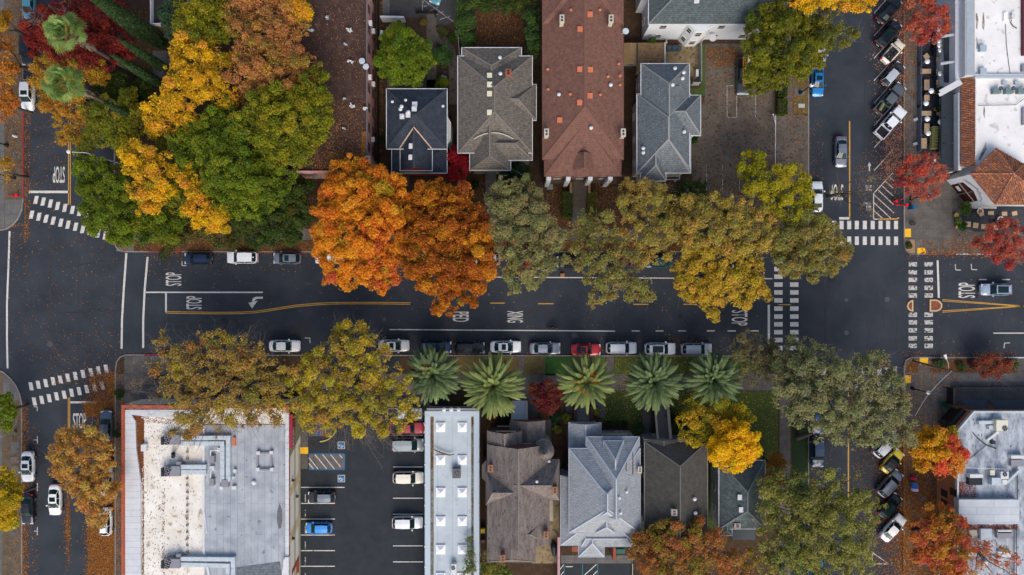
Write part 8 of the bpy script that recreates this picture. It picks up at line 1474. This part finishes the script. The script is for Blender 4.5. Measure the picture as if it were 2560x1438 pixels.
for px, py, lab in ((2450, 529, 'round white fire bowl with orange centre under the tile roof'), (2501, 549, 'round white fire bowl with orange centre nearer the red maple')):
    x, y, _ = P(px, py, .6); o = thing('fire_bowl', lab, 'fire bowl', (x, y, .14), 0); b = MB(); b.lathe([(.2, 0), (.3, .4), (.5, .5), (.5, .56), (.38, .57)], (0, 0, 0), 20); b.build('bowl', PWHITE, o, local=True); b = MB(); b.lathe([(.36, .52), (.35, .59), (.1, .62)], (0, 0, 0), 14); b.build('embers', mat('rust_stones', (.45, .14, .05), (.3, .08, .03), scale=12, rough=.9), o, local=True)
PL = mat('ochre_pot', (.42, .28, .06), rough=.7)
for px, py, lab, sh in ((2339, 230, 'ochre planter with a clipped dark green bush at the arch wall', 1), (2340, 273, 'ochre planter with a dark green bush beside the long dark awning', 1), (2394, 567, 'curved ochre pot at the corner of the small square tables', 0), (2390, 538, 'ochre pot below the palm like shrub', 0)):
    x, y, _ = P(px, py, .5); o = thing('planter', lab, 'planter', (x, y, .13)); o['_w'] = (x, y, .13); b = MB(); b.lathe([(.22, 0), (.34, .5), (.36, .55), (.28, .56)], (x, y, .14), 16); b.build('pot', PL, o)
    if sh:
        n = 900; g_ = RS.normal(size=(n, 3)); g_ /= np.linalg.norm(g_, axis=1)[:, None]; C = np.array([x, y, 1.5]) + g_ * np.array([.42, .42, .95]) * RS.uniform(.8, 1.05, (n, 1)); s = RS.uniform(.06, .1, n)
        leafmesh('bush', C, g_, np.stack([s, s * .6], 1), pick([((.05, .09, .015), 2), ((.08, .13, .02), 1)], n), LEAF, o); b = MB(); b.tube((x, y, .5), (x, y, 1.8), .08); b.build('stem', BARK, o)
for px, py, lab in ((2292, 298, 'green and white folding board sign, upper, at the patio edge'), (2291, 359, 'green and white folding board sign, lower, at the patio edge')):
    x, y, _ = P(px, py, .5); o = thing('sandwich_board', lab, 'sign board', (x, y, .13), R(20)); o.scale = (.62, .62, .62); b = MB(); b.add([(-.45, -.35, 0), (-.45, .35, 0), (-.02, .35, 1.0), (-.02, -.35, 1.0), (-.48, -.35, 0), (-.48, .35, 0), (-.04, .35, 1.03), (-.04, -.35, 1.03)], [(0, 1, 2, 3), (7, 6, 5, 4), (0, 4, 5, 1), (1, 5, 6, 2), (2, 6, 7, 3), (3, 7, 4, 0)]); b.build('board', PWHITE, o, local=True)
    b = MB(); b.add([(.45, -.35, 0), (.45, .35, 0), (.02, .35, 1.0), (.02, -.35, 1.0), (.48, -.35, 0), (.48, .35, 0), (.04, .35, 1.03), (.04, -.35, 1.03)], [(3, 2, 1, 0), (4, 5, 6, 7), (1, 5, 4, 0), (2, 6, 5, 1), (3, 7, 6, 2), (0, 4, 7, 3)]); b.build('board', mat('board_green', (.20, .42, .16), rough=.6), o, local=True)
# bins
def bin_(px, py, m, label, group, rz=0, name='wheelie_bin'):
    x, y, _ = P(px, py, 1.0); o = thing(name, label, 'bin', (x, y, .14), R(rz), group)
    b = MB(); b.add([(-.24, -.24, .08), (.24, -.24, .08), (.24, .24, .08), (-.24, .24, .08), (-.30, -.30, .95), (.30, -.30, .95), (.30, .30, .95), (-.30, .30, .95)], [(0, 3, 2, 1), (4, 5, 6, 7), (0, 1, 5, 4), (1, 2, 6, 5), (2, 3, 7, 6), (3, 0, 4, 7)]); b.build('body', m, o, local=True)
    b = MB(); b.box(-.33, -.34, .955, .33, .33, 1.02); b.box(-.28, .33, .90, .28, .40, .95); b.build('lid', m, o, local=True)
    for s in (-.24, .24): b = MB(); b.tube((s - .03, .26, .1), (s + .03, .26, .1), .1, n=12); b.build('wheel', TYRE, o, local=True)
DB = mat('slate_blue_bin', (.035, .06, .085), rough=.5); DG2 = mat('dark_green_bin', (.01, .10, .08), rough=.5); BB = mat('black_bin', (.03, .032, .036), rough=.5)
for px, lab in ((1673, 'left slate blue bin on the stained patio'), (1686, 'middle slate blue bin on the stained patio'), (1698, 'right slate blue bin on the stained patio')): bin_(px, 121, DB, lab, 'slate blue bins on the patio')
for k, py in enumerate((1153, 1174, 1189, 1202)): bin_(1416, py, BB, 'dark bin in the gap beside the pale blue house, %s from the top' % ('first', 'second', 'third', 'fourth')[k], 'dark bins between the houses')
for px, lab in ((1546, 'dark green bin behind the pale blue house'), (1557, 'teal green bin behind the pale blue house')): bin_(px, 1378, DG2, lab, 'green bins behind the pale blue house')
bin_(1207, 1327, mat('yellow_bin', (.62, .44, .02), rough=.5), 'small yellow bin in the dark gap left of the brown victorian', None)
# shopping trolleys in their corral
b = MB(); 
for a, c in zip(arc(800, 1062, 42, -20, -90, 8), arc(800, 1062, 42, -20, -90, 8)[1:]): b.bar(P(*a, .17), P(*c, .17), .16, .2)
struct(b.build('kerb', KYEL), 'pale yellow curved kerb by the trolleys')
sheet('sidewalk', [[(771, 1060), (842, 1050), (838, 1070), (826, 1085), (808, 1090), (771, 1090)], rect(752, 1060, 770, 1172)], .1455, CONC, 'kerbed corner with shopping trolleys')
TRM = mat('trolley_red', (.40, .03, .06), rough=.5)
for px, py, lab, m in ((797, 1066, 'left red shopping trolley', TRM), (798, 1078, 'blue handled shopping trolley in front of the left one', mat('trolley_blue', (.03, .12, .4), rough=.5)), (810, 1065, 'right red shopping trolley', TRM), (811, 1079, 'dark pink shopping trolley in front of the right one', TRM)):
    x, y, _ = P(px, py, .8); o = thing('shopping_trolley', lab, 'shopping trolley', (x, y, .15), R(90), 'shopping trolleys beside the shop wall'); b = MB()
    for z0, sh_ in ((.5, .22), (.75, .25), (1.0, .28)):
        c = [(-.4, -sh_), (.4, -sh_ * .8), (.4, sh_ * .8), (-.4, sh_)]
        for q in range(4): b.bar((*c[q], z0), (*c[(q + 1) % 4], z0), .02, .02)
    for k in range(6): xx = -.4 + k * .16; b.bar((xx, -.24, .5), (xx, .24, .5), .012, .012); b.bar((xx, -.24, .5), (xx, -.27, 1.0), .012, .012); b.bar((xx, .24, .5), (xx, .27, 1.0), .012, .012)
    b.build('basket', STEEL, o, local=True); b = MB(); b.bar((-.48, -.28, 1.05), (-.48, .28, 1.05), .09, .06); b.box(-.4, -.2, .85, -.15, .2, .9); b.build('handle', m, o, local=True)
    for sx in (-.35, .35):
        for sy in (-.2, .2): b = MB(); b.tube((sx, sy - .02, .06), (sx, sy + .02, .06), .06, n=10); b.bar((sx, sy, .1), (sx * .9, sy, .5), .02, .02); b.build('wheel', TYRE, o, local=True)
# covered motorbike, hot water box, misc
x, y, _ = P(1385, 1375, .8); o = thing('covered_motorcycle', 'motorcycle under a black cover on the yellowish driveway', 'motorcycle', (x, y, .14), R(95)); b = MB()
prof = [(-1.15, .05, .5), (-.9, .28, .85), (-.4, .36, 1.0), (0, .38, 1.05), (.4, .42, 1.15), (.7, .34, 1.1), (1.1, .12, .75), (1.35, .03, .45)]; vs = []
for xx, w_, z_ in prof: vs += [(xx, -w_ * 1.15, .02), (xx, -w_, z_ * .7), (xx, 0, z_), (xx, w_, z_ * .7), (xx, w_ * 1.15, .02)]
fs = [(i * 5 + j_, i * 5 + j_ + 1, i * 5 + j_ + 6, i * 5 + j_ + 5) for i in range(7) for j_ in range(4)]; b.add(vs, [f[::-1] for f in fs]); b.build('cover', mat('black_cover', (.018, .02, .028), rough=.55), o, local=True, smooth=True)
b = MB(); b.tube((1.0, -.06, .2), (1.0, .06, .2), .2, n=12); b.build('wheel', TYRE, o, local=True)
for px, py, w_, d_, h_, m, lab, nm in ((1743, 183, .35, 1.0, .8, PWHITE, 'white air conditioning box on the stained patio', 'air_conditioner'), (1375, 467, .8, .8, .7, mat('pale_green_box', (.20, .25, .25), rough=.6), 'pale grey green box left of the brown steps', 'utility_box'), (2003, 265, .9, .55, .12, mat('pale_green_lid', (.36, .42, .40), rough=.7), 'pale green lid in the dry verge', 'utility_box'), (1998, 230, 1.5, 1.1, .06, CONCR, 'pale concrete pad under the lamp beside the blue sedan', 'concrete_pad'), (954, 82, .35, .6, 1.3, STEEL, 'pale grey electric cabinet beside the pink building', 'utility_box'), (970, 74, .4, .6, 1.0, GREYM, 'small pinkish box beside the pale cabinet', 'utility_box'), (1208, 1353, .5, .4, .4, mat('dusty_pink', (.25, .15, .14), rough=.8), 'small dusty pink box in the dark gap', 'utility_box'), (1240, 0, .1, .1, .1, CREAM, 'x', 'skip')):
    if nm == 'skip': continue
    x, y, _ = P(px, py, h_); o = thing(nm, lab, nm.replace('_', ' '), (x, y, .14)); b = MB(); b.box(-w_ / 2, -d_ / 2, 0, w_ / 2, d_ / 2, h_ * .9); b.build('cabinet', m, o, local=True); b = MB(); b.box(-w_ / 2 - .03, -d_ / 2 - .03, h_ * .9, w_ / 2 + .03, d_ / 2 + .03, h_); b.build('lid', m, o, local=True)
for px, py, lab in ((1112, 181, 'grey rounded garden stone'), (1107, 191, 'white rounded garden stone'), (1113, 193, 'white garden ornament in the dark bed')):
    x, y, _ = P(px, py, .3); b = MB(); b.lathe([(.14, 0), (.26, .12), (.22, .3), (.08, .42)], (x, y, .14), 12); tagm(b, 'garden_stone', PWHITE if 'white' in lab else CONCR, lab, 'stone', smooth=True)
x, y, _ = P(1947, 275, .5); b = MB(); b.box(x - .35, y - .35, .14, x + .35, y + .35, .55); b.box(x - .4, y - .4, .55, x + .4, y + .4, .62); tagm(b, 'brick_pillar', BRICK, 'orange brick pillar at the head of the white swing gate', 'pillar')
b = MB(); p = [P(1136, 500 + 620), P(1108, 1106), P(1080, 1120)]
pts = [P(1080, 1121, 4.6), P(1092, 1128, 4.5), P(1108, 1134, 4.45), P(1124, 1138, 4.4), P(1137, 1136, 4.5)]; b = MB(); rr = (.06, .12, .13, .1, .04)
for k in range(4): b.tube(pts[k], pts[k + 1], rr[k], rr[k + 1], 7)
tagm(b, 'fallen_frond', mat('dry_frond', (.16, .11, .06), rough=.9), 'dry palm frond lying across the skylight building roof', 'palm frond')
# large dead trunk lying at the verge, sidewalk bench hints
b = MB(); b.tube(P(1993, 1095, .4), P(2030, 1082, 2.2), .42, .3, 10); tagm(b, 'leaning_trunk', BARK, 'dark leaning trunk above the shaded green verge', 'tree trunk')
x, y, _ = P(2286, 1327, .4); b = MB(); b.lathe([(.3, 0), (.42, .3), (.42, .85), (.3, .9)], (x, y, .14), 14); tagm(b, 'litter_bin', BB, 'black round litter bin among the orange leaves', 'bin')
x, y, _ = P(2279, 558, .2); b = MB()
for k in range(10): a = .2 + k * .63; b.tube((x + .3 * math.cos(a), y + .3 * math.sin(a), .14), (x + .36 * math.cos(a + .3), y + .36 * math.sin(a + .3), .75), .03, n=5)
for z in (.2, .45, .72): b.path([(x + .35 * math.cos(t), y + .35 * math.sin(t), z) for t in np.linspace(0, 6.283, 13)], .02, 4)
tagm(b, 'tree_guard', DARKM, 'dark wire litter basket on the restaurant corner pavement', 'basket')
x, y, _ = P(1406, 688, .2); b = MB(); b.box(x - .3, y - .25, .005, x + .3, y + .25, .45); b.box(x - .32, y - .02, .45, x + .32, y + .02, .47); tagm(b, 'cardboard_box', mat('cardboard', (.35, .15, .07), rough=.9), 'brown cardboard box beside the upper edge line', 'box')
# strip helper custom keys
for ob in bpy.data.objects:
    if '_w' in ob: del ob['_w']
    if 'label' in ob and ob.get('kind') == 'structure' and ob['label'] is None: del ob['label']
